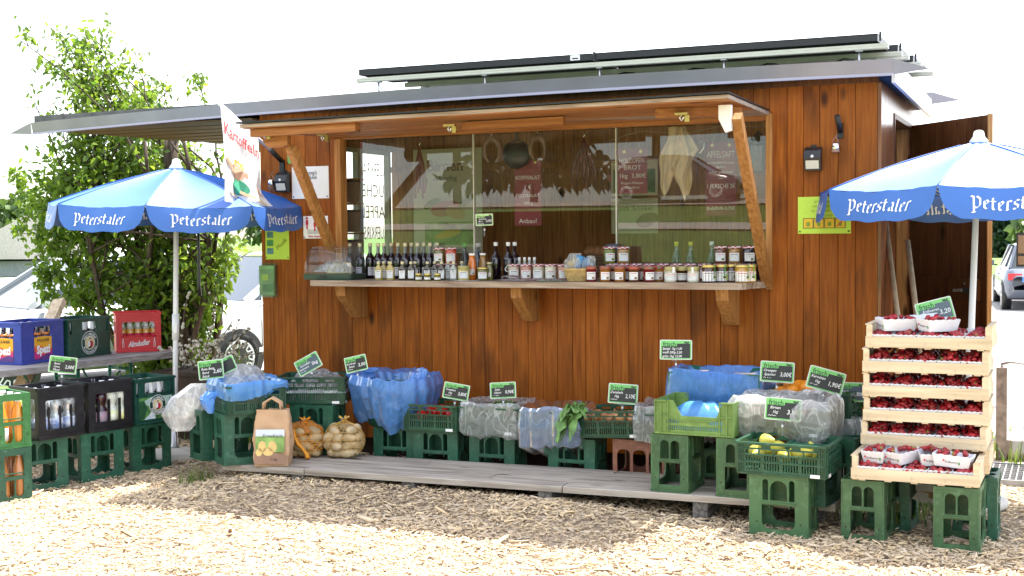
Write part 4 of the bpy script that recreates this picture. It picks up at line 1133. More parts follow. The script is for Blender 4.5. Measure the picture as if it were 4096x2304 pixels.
# ================================================================== PRICE SIGNS
pmat('sign_ink', (0.02, 0.10, 0.03), .5)
def sign(o, w, roll, lines, price, yaw=.33, kind='sign_black', rim='sign_green', label='', h=None, stem=.06, seed=1, pitch=-.12):
    """chalk price card in a clear clip: rim, black field, printed heading, hand-written lines"""
    h = h or w * .62
    t = thing('price_sign', label, 'price sign', o, (pitch, 0, yaw), 'green bordered price cards')
    R = RY(roll); r = R @ Vector((1, 0, 0)); u = R @ Vector((0, 0, 1)); n = Vector((0, -1, 0))
    def at(x, z, d=0): return r * (x * w) + u * (z * h) + n * d
    mb = MB(); vs = [at(x, z, 0) for x, z in rrect(-.5, -.5, .5, .5, .06)]; q = len(vs)
    vs2 = [at(x, z, -.0025) for x, z in rrect(-.5, -.5, .5, .5, .06)]
    mb.add(vs + vs2, [tuple(range(q)), tuple(range(q, 2 * q))[::-1]] + [(i, i + q, (i + 1) % q + q, (i + 1) % q) for i in range(q)], 'sign_edge'); card = mb.build('card', t)
    mb = MB(); mb.add([at(x, z, .0006) for x, z in rrect(-.475, -.46, .475, .46, .05)], [tuple(range(20))], rim)
    mb.add([at(x, z, .0012) for x, z in rrect(-.44, -.41, .44, .31, .03)], [tuple(range(20))], kind); mb.add([at(x, z, .0016) for x, z in rrect(-.45, .17, .03, .43, .04)], [tuple(range(20))], rim); mb.build('printed_field', card)
    mb = MB(); put_text(mb, 'frisch', at(-.2, .29, .0022), r, u, h * .21, 'sign_ink', maxw=w * .50, bold=.02); mb.build('heading', card); mb = MB(); put_text(mb, 'Mall', at(.33, .37, .0022), r, u, h * .10, 'print_dark', maxw=w * .14, bold=.03); mb.build('heading', card)
    mb = MB()
    for i, s in enumerate(lines):
        put_text(mb, s, at(-.42 + .20 if len(s) < 9 else -.12, .06 - .19 * i, .0022), r, u, h * .12, 'chalk', maxw=w * (.42 if len(s) < 9 else .6), bold=.012, shear=.25)
    if price: put_text(mb, price, at(.25, -.10, .0022), r, u, h * .20, 'chalk', maxw=w * .33, bold=.012, shear=.12)
    if len(lines) < 3: scribble(mb, at(-.40, -.33, .0022), r, u, w * .22, h * .06, 'chalk', seed)
    mb.build('handwriting', card)
    if stem:
        mb = MB(); mb.box(at(0, -.5, -.004), (w * .28, .008, .012), 'clear_plastic')
        b = at(0, -.5, -.004); mb.lathe([(.006, -stem), (.008, -stem * .9), (.007, -stem * .3), (.004, 0)], 'clear_plastic', 8, T(*b)); mb.box(b + Vector((0, 0, -stem * .35)), (.009, .009, .012), 'white_plastic'); mb.build('clip', t)
    return t
SW = .162
sign((-4.457,-1.450,0.708), .158, .16, ['Spezi', 'Limo', 'Pfand'], '2,00€', .9, label='price card clipped to the drinks crate below the blue soda crate', seed=3, pitch=0)
sign((-3.702,-0.920,0.672), .15, -.42, ['Rüben'], '', .4, label='price card half hidden behind the potato and onion card', stem=.05, seed=9)
sign((-3.750,-0.980,0.657), .155, -.12, ['Rote Bete', 'Bund', 'Stück'], '2,60', .35, label='price card for 2,60 standing at the white wrapped crate', seed=4, h=.115)
sign((-3.243,-0.700,0.680), .158, -.50, ['Kartoffeln', 'Sackware'], '5kg', .25, kind='sign_slate', label='slate coloured price card tilted steeply for potatoes by the sack', seed=5, stem=.03)
sign((-2.957,-0.620,0.683), .135, -.22, ['Kohlrabi', 'Stück'], '2,00', .3, label='price card leaning behind the big blue sack at the wall', seed=6, h=.095)
sign((-2.337,-0.520,0.529), .155, .17, ['Tomaten', '1kg'], '3,80€', .3, label='price card above the tomato crate', seed=7)
sign((-2.043,-0.500,0.546), .152, -.05, ['Salat', '1Stück'], '0,90€', .3, label='price card for 0,90 above the clear wrapped crate', seed=8)
sign((-1.308,-0.500,0.556), .165, .07, ['Zwiebeln', '1kg'], '2,10€', .3, label='price card for 2,10 behind the onion crate', seed=10, h=.112)
sign((-0.966,-0.620,0.823), .172, .01, ['Spargel  1kg 11,00', 'weiß 500g 5,50', 'grün 1kg 12,00'], '', .28, label='price card standing highest, over the blue wrapped crate at the wall', seed=11, stem=.07)
sign((-0.420,-0.620,0.722), .175, .07, ['Orangen', 'Spanien'], '3,00€', .3, label='price card for 3,00 behind the oranges', seed=12, stem=.07)
sign((-0.156,-0.700,0.697), .185, .27, ['Karotten', '1kg'], '1,90€', .3, label='price card for 1,90 sloping down to the right by the oranges', seed=13, stem=.06)
sign((-0.063,-0.500,0.618), .15, .03, ['Lauch', '1kg'], '2,80€', .3, kind='sign_slate', label='slate price card for 2,80 beside the strawberry trays', seed=14, h=.1)
sign((-0.310,-1.000,0.580), .178, .09, ['Birnen', '1kg'], '3,90', .3, label='price card for 3,90 above the pear crate', seed=15, stem=.075)
sign((0.381,-0.800,1.064), .175, -.25, ['Erdbeeren', '500g'], '3,20', .3, kind='sign_slate', label='slate price card for 3,20 on top of the strawberry stack', seed=16, stem=0)
sign((-2.375,-0.020,1.545), .11, -.03, ['Apfelsaft', 'Most', 'Schorle'], '3,00€', .3, rim='sign_lime', label='lime green price card standing among the bottles on the counter', seed=17, stem=.07, h=.075)

# ================================================================== LEFT DRINKS STAND
G = 'tall green bottle crates'
bc = bottle_crate('green upturned bottle crate, second from the juice crates, under a black crate', 'green_crate', loc=(-4.419, -1.251, 0), rz=math.radians(73.5))
dup(bc, (-4.522, -1.608, 0), math.radians(70), 'green upturned bottle crate standing directly beside the juice crates')
dup(bc, (-4.347, -.898, 0), math.radians(77), 'green upturned bottle crate under the dark brewery crate with a river picture')
jc = bottle_crate('bright green juice crate, upper one of the pair at the left edge', 'fresh_green_crate', upside=False, H=.30, loc=(-4.476, -1.907, .30), rz=math.radians(-20.8), group='green juice crates stacked at the left edge')
jd = bottle_crate('darker green juice crate under the bright green one', 'green_crate', upside=False, H=.298, loc=(-4.470, -1.917, 0), rz=math.radians(-19.5), group='green juice crates stacked at the left edge')
jb = juice_bottle('glass bottle of orange juice in the bright green crate', 'juice', 'juice bottles in the upper juice crate')
pts = [(-.094 + .094 * i, -.048 + .096 * j, .012) for i in (2, 1, 0) for j in (0, 1)]
fill(jb, pts, (-4.476, -1.907, .30), math.radians(-20.8))
jb2 = juice_bottle('glass bottle of brownish apple juice in the darker green crate', 'juice_dark', 'juice bottles in the lower juice crate')
fill(jb2, pts, (-4.470, -1.917, 0), math.radians(-19.5))
MB_ = MB; mb = MB(); mb.lathe([(.0385, .03), (.0385, .10)], 'paper_white', 12)
lab = mb.mesh('paper_label'); obj('paper_label', lab, jb)

def drink_crate(label, mat, W, D, H, loc, rz, win, endwin, deco=None, group='drinks crates on the left stand', corner=0.0, name='drinks_crate'):
    t = thing(name, label, 'drinks crate', loc, rz, group)
    def exw(mb):
        mb.box((0, -.004, H - .008), (W + .006, .010, .014), mat); mb.box((0, -.003, .01), (W + .004, .008, .018), mat)
    mw = pm(rrect(-W / 2, 0, W / 2, H, .008), [rrect(*q, .012) for q in win], .012, mat, 'crate_side', exw)
    mn = pm(rect(-D / 2 + .0125, 0, D / 2 - .0125, H), [rrect(*q, .012) for q in endwin], .012, mat, 'crate_end', lambda mb: mb.box((0, -.004, H - .008), (D - .02, .008, .014), mat))
    wall4(t, mw, mn, W, D)
    mb = MB(); mb.box((0, 0, .006), (W - .026, D - .026, .012), mat); mb.build('bottom', t)
    if deco: deco(t)
    return t
# black crates of water and lemonade in plastic bottles
BW, BD, BH = .305, .275, .30
def blk(label, loc, rz):
    def deco(t):
        for s in (-1, 1):
            for e in (-1, 1):
                for z0 in (.02, .23):
                    mb = MB(); mb.lathe([(.012 + .001 * (k % 2), z0 + .005 * k) for k in range(13)], 'black_crate', 8, T(s * (BW / 2 - .012), e * (BD / 2 - .012), 0)); mb.build('corner_rib', t)
        for x in (-.075, 0, .075): mb = MB(); mb.box((x, -BD / 2 + .02, .10), (.012, .012, .17), 'black_crate'); mb.build('divider', t)
        mb = MB()
        for x in (-.06, .06): mb = MB(); mb.tube([(x - .012, BD / 2 - .016, .285), (x + .012, BD / 2 - .016, .285), (x + .004, BD / 2 - .016, .255), (x - .004, BD / 2 - .016, .255)], .003, 'steel', 4, closed=True); mb.build('carry_loop', t)
    return drink_crate(label, 'black_crate', BW, BD, BH, loc, rz, [(-.105, .055, .10, .225)], [(-.10, .055, -.012, .235), (.012, .055, .10, .235)], deco)
B1 = ((-4.507, -1.53, .298), math.radians(78)); B2 = ((-4.436, -1.194, .298), math.radians(76.5)); B3 = ((-4.38, -.862, .298), math.radians(76))
blk('black crate of clear water bottles beside the juice crates', *B1)
blk('black crate of dark berry and pale lemon bottles', *B2)
wb = pet('clear plastic water bottle with blue label in a black crate', 'water_pet', 'water_label', 'water bottles in the black crate')
gp = lambda nx, ny, sx, sy, y0=0: [(-sx * (nx - 1) / 2 + sx * i, y0 - sy * (ny - 1) / 2 + sy * j, .013) for j in range(ny) for i in range(nx)]
fill(wb, gp(3, 2, .085, .085, -.04) , *B1)
pb = pet('plastic bottle of dark berry lemonade in the second black crate', 'berry_pet', 'berry_label', 'dark berry bottles')
fill(pb, [(-.105, -.085, .013), (-.105, 0, .013), (-.035, -.085, .013)], *B2)
lb = pet('plastic bottle of cloudy lemon drink in the second black crate', 'cloudy_pet', 'lemon_label', 'cloudy lemon bottles')
fill(lb, [(.035, -.085, .013), (.104, -.085, .013), (.035, 0, .013), (.104, 0, .013)], *B2)

def roundlogo(t, cx, cz, R, y, words, ring='white_print'):
    mb = MB()
    def fn(x, z): return Vector((x, y, z))
    def disc(r, mat, d): mb.add([Vector((cx + r * math.cos(2 * PI * i / 28), y - d, cz + r * math.sin(2 * PI * i / 28))) for i in range(28)], [tuple(range(28))], mat)
    disc(R, ring, .0008); disc(R * .95, 'brewery_crate', .0014); disc(R * .60, ring, .002); disc(R * .56, 'logo_cream', .0026)
    def arc(s, r, top):
        n = len(s); span = 2.3
        for i, c in enumerate(s):
            a = (PI / 2 + span / 2 - span * (i + .5) / n) if top else (-PI / 2 - span / 2 + span * (i + .5) / n)
            rad = Vector((math.cos(a), 0, math.sin(a))); tan = Vector((math.sin(a), 0, -math.cos(a))) * (1 if top else -1)
            put_text(mb, c, Vector((cx, y - .003, cz)) + rad * r, tan, rad if top else -rad, R * .24, 'white_print', maxw=R * .26, bold=.02)
    arc(words[0], R * .775, True); arc(words[1], R * .775, False)
    # seated figure in a red cloak and white apron, in plain shapes
    def e(dx, dz, rx, rz, mat, d): mb.add([Vector((cx + R * x, y - d, cz + R * z)) for x, z in ell(dx, dz, rx, rz, 12)], [tuple(range(12))], mat)
    e(.12, -.12, .26, .30, 'print_red', .0032); e(-.12, -.08, .16, .26, 'white_print', .0036); e(.0, .28, .09, .12, 'skin_print', .0036); e(.0, .36, .1, .06, 'print_dark', .004); e(-.02, -.42, .22, .08, 'print_dark', .0036)
    mb.build('round_badge', t)
pmat('logo_cream', (0.68, 0.60, 0.36), 0.5)
def dk(label, loc, rz, W, D, H, scene=False):
    def deco(t):
        y = -D / 2
        if scene:
            mb = MB()
            def q(p, mat, d): mb.add([Vector((x * W, y - d, z * H)) for x, z in p], [tuple(range(len(p)))], mat)
            q([(-.40, .10), (.42, .10), (.42, .58), (-.40, .58)], 'scene_green', .0006); q([(-.40, .45), (-.1, .58), (.42, .58), (.42, .40), (-.1, .38)], 'scene_pale', .001)
            q([(-.40, .10), (-.40, .50), (-.28, .52), (-.2, .36), (-.28, .12)], 'scene_dark', .0014); q([(-.28, .10), (-.16, .20), (-.02, .34), (.06, .33), (-.02, .22), (.0, .10)], 'scene_river', .0014); q([(.30, .30), (.36, .56), (.41, .30)], 'scene_dark', .0014); q([(-.06, .36), (.1, .42), (.25, .36), (.1, .31)], 'scene_dark', .0012)
            mb.build('printed_valley', t)
            roundlogo(t, .05 * W, .40 * H, .062, y - .0018, ('Alpirsbacher', 'KLOSTERBRÄU'))
        else: roundlogo(t, .0, .36 * H, .082, y - .0006, ('Alpirsbacher', 'Klosterbräu'))
    return drink_crate(label, 'brewery_crate', W, D, H, loc, rz, [(-.075, H * .66, .075, H * .90), (-W * .46, H * .60, -W * .40, H * .92), (W * .40, H * .60, W * .46, H * .92)], [(-.06, H * .66, .06, H * .88)], deco)
pmat('scene_green', (0.08, 0.22, 0.06), 0.5, var=0.5, vs=20); pmat('scene_pale', (0.42, 0.58, 0.52), 0.5, var=0.2); pmat('scene_dark', (0.02, 0.09, 0.04), 0.5, var=0.4); pmat('scene_river', (0.35, 0.55, 0.75), 0.4, vs=30, col2=(0.75, 0.8, 0.85))
dk('dark green brewery crate with a printed valley and river', B3[0], B3[1], .30, .29, .285, True)
bb = long_neck('brown beer bottle with white foil neck in the lower brewery crate', 'beer_bottle', 'white_foil', 'beer bottles in the lower brewery crate', h=.245)
fill(bb, [(-.12 + .06 * i, -.105 + .062 * j, .013) for j in range(4) for i in range(5)], *B3)
# trestle bench behind with three crates
bench = thing('trestle_bench', 'weathered plank bench on green metal and wooden trestles carrying three drinks crates', 'bench', (-5.2, -.4, 0), 0)
mb = MB(); a = Vector((-5.385, -2.1, 0)); b = Vector((-5.045, .40, 0)); d = (b - a).normalized(); nn = Vector((-d.y, d.x, 0))
BB = Vector((-5.2, -.4, 0))
for k in range(2):
    c0 = a + nn * (.06 + .25 * k + .125 - .12) - BB; c1 = b + nn * (.06 + .25 * k + .125 - .12) - BB
    m2 = MB(); m2.bar(c0 + Vector((0, 0, .598)), c1 + Vector((0, 0, .598)), .24, .042, 'grey_plank_y'); m2.tube([c1 + Vector((0, 0, .598)) + nn * -.11, c1 + Vector((0, 0, .598)) + nn * .11], .0208, 'grey_plank_y', 8); m2.build('top_plank', bench)
mb = MB()
pmat('bench_green', (0.02, 0.16, 0.10), 0.4)
for y0 in (-.02, .52):
    for k in (-.12, .10): mb.tube([(-.08 + k * .9 - .1, y0, .58), (-.08 + k * .9 - .1, y0, .0)], .013, 'bench_green', 6)
    mb.tube([(-.28, y0, .50), (-.1, y0, .50)], .011, 'bench_green', 6); mb.tube([(-.19, y0, .48), (-.19, y0 - .25, .30), (-.19, y0 - .4, .56)], .009, 'bench_green', 6)
mb.build('folding_leg', bench)
mb = MB(); mb.bar(Vector((-5.620,-0.227,1.009)) - BB, Vector((-5.420,-0.815,0.471)) - BB, .045, .09, 'broom_wood', (1, 0, 0)); mb.build('wooden_trestle', bench)
# blue soda crate
def spezi(t):
    for k, (yy, rot, wd) in enumerate(((-.152, 0, .40), (0, -PI / 2, .30))):
        mb = MB(); y = 0
        x0, x1, z0, z1 = -.083, .083, .022, .172
        top = [(x0 + (x1 - x0) * i / 12, z1 + .006 * math.sin(PI * i / 12)) for i in range(13)]
        mb.add([Vector((x, -.0008, z)) for x, z in [(x0, z0), (x1, z0)] + top[::-1]], [tuple(range(15))], 'label_orange')
        wv = lambda base, amp, ph: [(x0 + (x1 - x0) * i / 14, base + amp * math.sin(i / 14 * 5 + ph)) for i in range(15)]
        for base, amp, ph, mat, dd in ((.105, .014, .6, 'label_red', .0013), (.07, .016, 2.2, 'label_magenta', .0018), (.045, .014, 4.0, 'label_violet', .0023)):
            mb.add([Vector((x, -dd, z)) for x, z in [(x0, z0), (x1, z0)] + wv(base, amp, ph)[::-1]], [tuple(range(17))], mat)
        put_text(mb, 'PAULANER', (0, -.003, .152), (1, 0, 0), (0, 0, 1), .019, 'print_dark', maxw=.115, bold=.012); put_text(mb, 'Spezi', (0, -.0034, .093), (1, 0, .05), (0, 0, 1), .052, 'white_print', maxw=.125, bold=.045)
        o = mb.build('printed_label', t)
        if k == 0: o.location = (0, -.151, 0)
        else: o.location = (-.201, 0, 0); o.rotation_euler = (0, 0, -PI / 2)
for nme, c in dict(label_orange=(.78, .38, .02), label_red=(.72, .10, .03), label_magenta=(.55, .02, .20), label_violet=(.10, .03, .20)).items(): pmat(nme, c, .4)
S1 = ((-5.495, -.69, .62), math.radians(92)); S2 = ((-5.485, -.245, .62), math.radians(90)); S3 = ((-5.345, .262, .62), math.radians(44))
drink_crate('blue soda crate with orange and violet labels', 'blue_crate', .40, .30, .282, S1[0], S1[1], [(-.085, .178, .085, .245)], [(-.085, .178, .085, .245)], spezi)
sb = long_neck('dark soda bottle with an orange neck label in the blue crate', 'cola_bottle', None, 'soda bottles in the blue crate', h=.25, lab='spezi_print')
mb = MB(); mb.lathe([(.0245, .172), (.0195, .186)], 'spezi_print', 10); mb.build('neck_label', sb)
fill(sb, [(-.16 + .08 * i, -.105 + .07 * j, .013) for j in range(4) for i in range(5)], *S1)
dk('dark green brewery crate between the blue and the red crate', S2[0], S2[1], .42, .29, .275)
bb2 = long_neck('brown beer bottle with white foil neck in the upper brewery crate', 'beer_bottle', 'white_foil', 'beer bottles in the upper brewery crate', h=.245)
fill(bb2, [(-.16 + .08 * i, -.10 + .066 * j, .013) for j in range(3) for i in range(5)], *S2)
def almd(t):
    mb = MB(); D2 = -.142
    put_text(mb, 'Almdudler', (0, D2 - .003, .065), (1, 0, .10), (0, 0, 1), .040, 'white_print', maxw=.15, bold=.02, shear=.25)
    mb.tube([(-.125, D2, .115), (.125, D2, .115)], .004, 'red_crate', 5)
    for s in (-1, 1):
        for p in ([(-.006, .035), (.006, .035), (.006, .075), (.003, .085), (.003, .10), (-.003, .10), (-.003, .085), (-.006, .075)],):
            mb.add([Vector((s * .11 + x, D2 - .0024, z)) for x, z in p], [tuple(range(8))], 'white_print'); mb.add([Vector((s * .11 + x * .6, D2 - .003, .036 + (z - .035) * .8)) for x, z in p], [tuple(range(8))], 'red_crate')
    mb.build('printed_name', t)
drink_crate('red lemonade crate with white lettering', 'red_crate', .315, .28, .288, S3[0], S3[1], [(-.115, .12, .115, .22)], [(-.09, .13, .09, .22)], almd)
ab = long_neck('clear bottle of golden lemonade in the red crate', 'lemonade_gold', None, 'lemonade bottles in the red crate', h=.245, r=.028)
mb = MB(); mb.lathe([(.0252, .155), (.0135, .185), (.0125, .23)], 'clear_neck', 10); mb.build('clear_neck', ab)
mb = MB(); mb.lathe([(.0286, .07), (.0286, .125)], 'print_red', 10); mb.build('paper_label', ab)
fill(ab, [(-.11 + .055 * i, -.095 + .063 * j, .013) for j in range(3) for i in range(5)], *S3)

# ================================================================== FRUIT AND VEGETABLE STANDS
def fc(label, loc, rz, **k): return folding_crate(label, loc=loc, rz=rz, **k)
# trestle crates
bc2 = bottle_crate('green upturned bottle crate under the blue lined crate, corner towards the camera', 'green_crate', loc=(-3.47, -1.06, .1335), rz=math.radians(53))
dup(bc2, (-3.70, -.98, .1335), math.radians(60), 'green upturned bottle crate behind the dangling clear bag on the left')
dup(bc2, (-3.25, -.59, 0.135), math.radians(8), 'green upturned bottle crate behind the paper bag and potato nets')
dup(bc2, (-2.76, -.42, 0), math.radians(3), 'green upturned bottle crate in the dark below the big blue sack')
dup(bc2, (-2.469, -.45, 0), math.radians(3), 'green upturned bottle crate under the tomato crate')
dup(bc2, (-2.10, -.45, 0), math.radians(2), 'green upturned bottle crate under the clear wrapped salad crate')
dup(bc2, (-1.60, -.45, 0), math.radians(-1), 'green upturned bottle crate under the blue tinted bag')
oc = bottle_crate('olive green upturned bottle crate at the near left of the light green box', 'olive_crate', loc=(-.88, -.885, .133), rz=math.radians(-91))
dup(oc, (-.539, -.893, .133), math.radians(-90), 'olive green upturned bottle crate right of its twin under the light green box')
dup(oc, (-.80, -.50, .0), math.radians(-90), 'olive green upturned bottle crate in the shade behind the light green box')
bf = bottle_crate('green upturned bottle crate standing in front of the boardwalk under the pears', 'olive_crate', loc=(-.276, -1.150, 0), rz=math.radians(-3), group=G)
dup(bc2, (-.06, -.70, .133), math.radians(80), 'green upturned bottle crate tall behind the pear crate with round bottle holes on top')
dup(bc2, (-.17, -.96, .133), math.radians(84), 'green upturned bottle crate right behind the pear crate on the boardwalk end')
dup(bf, (.108, -1.065, 0), math.radians(-93), 'green upturned bottle crate carrying the left end of the strawberry trays')
dup(bf, (.521, -1.09, 0), math.radians(-92), 'green upturned bottle crate carrying the right end of the strawberry trays')
dup(bc2, (.185, -.775, 0), math.radians(-92), 'green upturned bottle crate hidden behind the left strawberry support')
dup(bc2, (.575, -.79, 0), math.radians(-90), 'green upturned bottle crate standing behind the right strawberry support')
br = thing('bottle_crate', 'brown upturned bottle crate with wavy openings under the onions', 'bottle crate', (-1.19, -.43, 0), 0, 'brown bottle crates')
W, H = .32, .31
hl = [rrect(-.135 + .092 * i, .115, -.135 + .092 * i + .076, .255, .03) for i in range(3)] + [[(-.125, .02), (.125, .02), (.125, .06), (.08, .085), (.045, .06), (0, .085), (-.045, .06), (-.08, .085), (-.125, .06)]]
wall4(br, pm(rect(-W / 2, 0, W / 2, H), hl, .009, 'brown_crate', 'crate_side'), pm(rect(-.12, 0, .12, H), [rrect(-.08, .115, .08, .255, .03)], .009, 'brown_crate', 'crate_end'), W, .26)
mb = MB(); mb.box((0, 0, H - .008), (W - .02, .238, .012), 'brown_crate'); mb.build('bottom_grid', br)
dup(br, (-.44, -.34, 0), 0, 'brown upturned bottle crate in the shade below the oranges', 'brown bottle crates')

F1 = ((-3.485, -.995, .430), math.radians(53)); 
fa = fc('green slatted crate lined with blue film on the left stand', F1[0], F1[1], W=.345, D=.405)
F2 = ((-3.30, -.53, .431), math.radians(20))
fb = fc('green slatted crate of potatoes bags behind the brown paper bag', F2[0], F2[1], W=.41, D=.30)
F3 = ((-2.478, -.44, .297), math.radians(1))
f3 = fc('green slatted crate of red tomatoes at the wall', F3[0], F3[1], W=.352, D=.30, H=.155)
dup(f3, (-2.10, -.44, .297), math.radians(1), 'green slatted crate wrapped in a clear bag, right of the tomatoes')
dup(f3, (-1.72, -.44, .29), math.radians(0), 'green slatted crate inside the blue tinted bag')
F4 = ((-1.36, -.44, .318), math.radians(2))
f4 = fc('green slatted crate of onions at the wall', F4[0], (0, -.045, math.radians(2)), W=.375, D=.30, H=.15)
dup(f4, (-1.02, -.44, .312), 0, 'green slatted crate in a clear bag beside the light green box')
F5 = ((-.258, -1.105, .298), math.radians(-3))
f5 = fc('green slatted crate of pears, front one before the boardwalk', F5[0], F5[1], W=.425, D=.32, H=.155)
F6 = ((-.33, -.80, .44), math.radians(-4))
f6 = fc('green slatted crate of apples wrapped in a milky bag', F6[0], F6[1], W=.44, D=.28, H=.15)
F7 = ((-.26, -.47, .46), math.radians(-2))
f7 = fc('green slatted crate of oranges behind the apples', F7[0], F7[1], W=.42, D=.30, H=.16)
dup(f7, (-.02, -.36, .36), math.radians(-3), 'green slatted crate of leeks beside the strawberry stack')
# light green box with a cut-out front
def cutbox(label, mat, loc, rz, W, D, H, group=None):
    t = thing('fruit_box', label, 'fruit box', loc, rz, group)
    out = [(-W / 2, 0), (W / 2, 0), (W / 2, H), (W * .36, H), (W * .28, H * .55), (-W * .16, H * .55), (-W * .26, H), (-W / 2, H)]
    hs = []
    for i in range(30):
        x = -W * .34 + W * .68 * i / 29
        hs.append(rect(x - .0025, .02, x + .0025, .045))
        if i < 7 or i > 22: hs.append(rect(x - .0025, .055, x + .0025, .075))
    def ex(mb):
        for x in (-.5, -.42, -.33, .33, .42, .5): mb.box((W * x * .985, -.004, H / 2), (.006, .008, H - .004), mat)
        mb.box((0, -.004, .004), (W, .009, .008), mat); mb.box((0, -.004, H * .43), (W * .46, .008, .005), mat)
        for s in (-1, 1):
            mb.box((s * W * .42, -.005, H - .003), (W * .16, .014, .007), mat); mb.box((s * W * .43, -.004, H * .58), (W * .14, .008, .005), mat); mb.bar((s * W * .36, -.004, H * .58), (s * W * .25, -.004, H * .43), .008, .005, mat)
    mw = pm(out, hs, .006, mat, 'box_side', ex); mn = pm(rect(-D / 2 + .0065, 0, D / 2 - .0065, H), [rrect(-.06, H * .7, .06, H * .88, .01)], .006, mat, 'box_end')
    wall4(t, mw, mn, W, D)
    mb = MB(); mb.box((0, 0, .005), (W - .013, D - .013, .008), mat); mb.build('bottom', t)
    return t
cutbox('light green fruit box with a cut-out front, lined with blue film', 'light_green_crate', (-.748, -.87, .432), math.radians(-2), .415, .32, .172)
pmat('teal_box', (0.015, 0.12, 0.085), 0.4, var=0.15)
cutbox('dark teal fruit box in blue film behind the light green box', 'teal_box', (-.755, -.46, .52), math.radians(-1), .50, .34, .185)
dup(oc, (-.98, -.40, .22), math.radians(-90), 'olive green bottle crate holding up the teal box, in shade')
# ------------------------------------------------ plastic film
def liner(name, label, loc, rz, W, D, prof, mat, seed, nu=72, amp=.02, group='plastic bags over the fruit crates', cat='plastic bag', sq=.75, drop=None, fold=1.0):
    """bag drawn over a crate: closed sleeve round the rim; prof = (offset outwards, z) from inside to outside"""
    mb = MB()
    def shape(u, off):
        a = 2 * PI * u
        c, s = math.cos(a), math.sin(a)
        pw = 2 if sq < .5 else 9; k = (abs(c) ** pw + abs(s) ** pw) ** (-1 / pw)
        return c * k * (W / 2 + off), s * k * (D / 2 + off)
    L = len(prof) - 1
    def fn(u, v):
        f = v * L; i = min(L - 1, int(f)); t = f - i; t = t * t * (3 - 2 * t)
        off = prof[i][0] + (prof[i + 1][0] - prof[i][0]) * t; z = prof[i][1] + (prof[i + 1][1] - prof[i][1]) * t
        x, y = shape(u, off)
        p = Vector((x * 6 + seed, y * 6, z * 7))
        n1 = noise.noise(p); n2 = noise.noise(p * 2.7 + Vector((5, 1, seed))); n3 = abs(noise.noise(Vector((u * 22 + seed, v * 2.2, 0))))
        n3 = noise.noise(Vector((math.cos(6.2832 * u) * 5 + seed, math.sin(6.2832 * u) * 5, v * 1.3)))
        k = amp * .65 * (n1 + .3 * n2) + amp * .8 * fold * n3
        n = Vector((x, y, 0)).normalized()
        cu = math.cos(6.2832 * u); su = math.sin(6.2832 * u); dz = amp * (1.6 * noise.noise(Vector((cu * 1.7, su * 1.7 + seed, v))) + .7 * noise.noise(Vector((cu * 6, su * 6 + seed, v * 2)))) * (.4 + v)
        if drop and v > .6: dz += drop(u) * (v - .6) / .4
        return Vector((x, y, z)) + n * k + Vector((0, 0, dz))
    mb.grid(fn, nu * 2, max(10, L * 6), mat, wrap=True)
    return tag(mb.build(name, None, loc, rz), label, cat, group)
def heap_film(name, label, loc, rz, W, D, hgt, mat, seed, group='plastic bags over the fruit crates', rough=1.0):
    mb = MB()
    def fn(u, v):
        x = (u - .5) * W; y = (v - .5) * D
        e = max(0, 1 - (2 * abs(u - .5)) ** 3) * max(0, 1 - (2 * abs(v - .5)) ** 3)
        p = Vector((x * 7 + seed, y * 7, seed))
        r = .75 + .55 * noise.noise(p * .8); r2 = noise.noise(Vector((x * 26 + y * 14, y * 9 - x * 4, seed)))
        r = .75 + (r - .75) * rough; return Vector((x + .012 * r2, y, hgt * e * (.5 + .55 * r + .14 * r2 * rough)))
    mb.grid(fn, 64, 52, mat)
    return tag(mb.build(name, None, loc, rz), label, 'plastic bag', group)
liner('plastic_liner', 'blue plastic film hanging over the rim of the left slatted crate', (F1[0][0], F1[0][1], .43), F1[1], .345, .405, [(-.10, .06), (-.03, .13), (-.006, .178), (.014, .182), (.02, .14), (.017, .10)], 'blue_film', 3, amp=.016, drop=lambda u: -.03 * math.sin(u * 12.56))
def hang(name, label, pts, r, mat, seed, group='plastic bags over the fruit crates', n=56, flat=.45, ax=(1, .3, 0)):
    """loose bag hanging down: a flattened crumpled sack along a path"""
    mb = MB(); P = [Vector(p) for p in pts]; A = Vector(ax).normalized(); Bv = Vector((-A.y, A.x, 0))
    O = P[0].copy()
    def fn(u, v):
        f = v * (len(P) - 1); i = min(len(P) - 2, int(f)); t = f - i
        c = P[i].lerp(P[i + 1], t); rad = r[i] + (r[i + 1] - r[i]) * t
        a = 2 * PI * u
        q = c + A * math.cos(a) * rad + Bv * math.sin(a) * rad * flat
        s = .34 * noise.noise(Vector((math.cos(a) * 1.6 + seed, math.sin(a) * 1.6, v * 3.5))) + .16 * noise.noise(Vector((math.cos(a) * 7, math.sin(a) * 7, v * 4 + seed)))
        return c + (q - c) * (1 + s) - O
    mb.grid(fn, n, 34, mat, wrap=True)
    return tag(mb.build(name, None, O), label, 'plastic bag', group)
hang('plastic_bag', 'crumpled clear plastic bag dangling beside the left crates', [(-3.772,-1.050,0.580), (-3.823,-1.080,0.498), (-3.863,-1.100,0.391), (-3.878,-1.120,0.298)], [.05, .115, .12, .05], 'milky_film', 5, ax=(1, .35, 0), flat=.25)
hang('plastic_bag', 'blue film end twisted out at the corner of the left crate', [(-3.588,-1.180,0.555), (-3.616,-1.200,0.509), (-3.590,-1.200,0.429)], [.045, .05, .015], 'blue_film', 8)
heap_film('plastic_bag', 'milky plastic bag heaped behind the blue lined left crate', (-3.62, -.80, .50), .9, .42, .30, .17, 'milky_film', 6)
heap_film('plastic_bag', 'silvery plastic bag heaped in the slatted crate behind the paper bag', (F2[0][0] + .02, F2[0][1], .50), F2[1], .40, .30, .14, 'clear_film', 2)
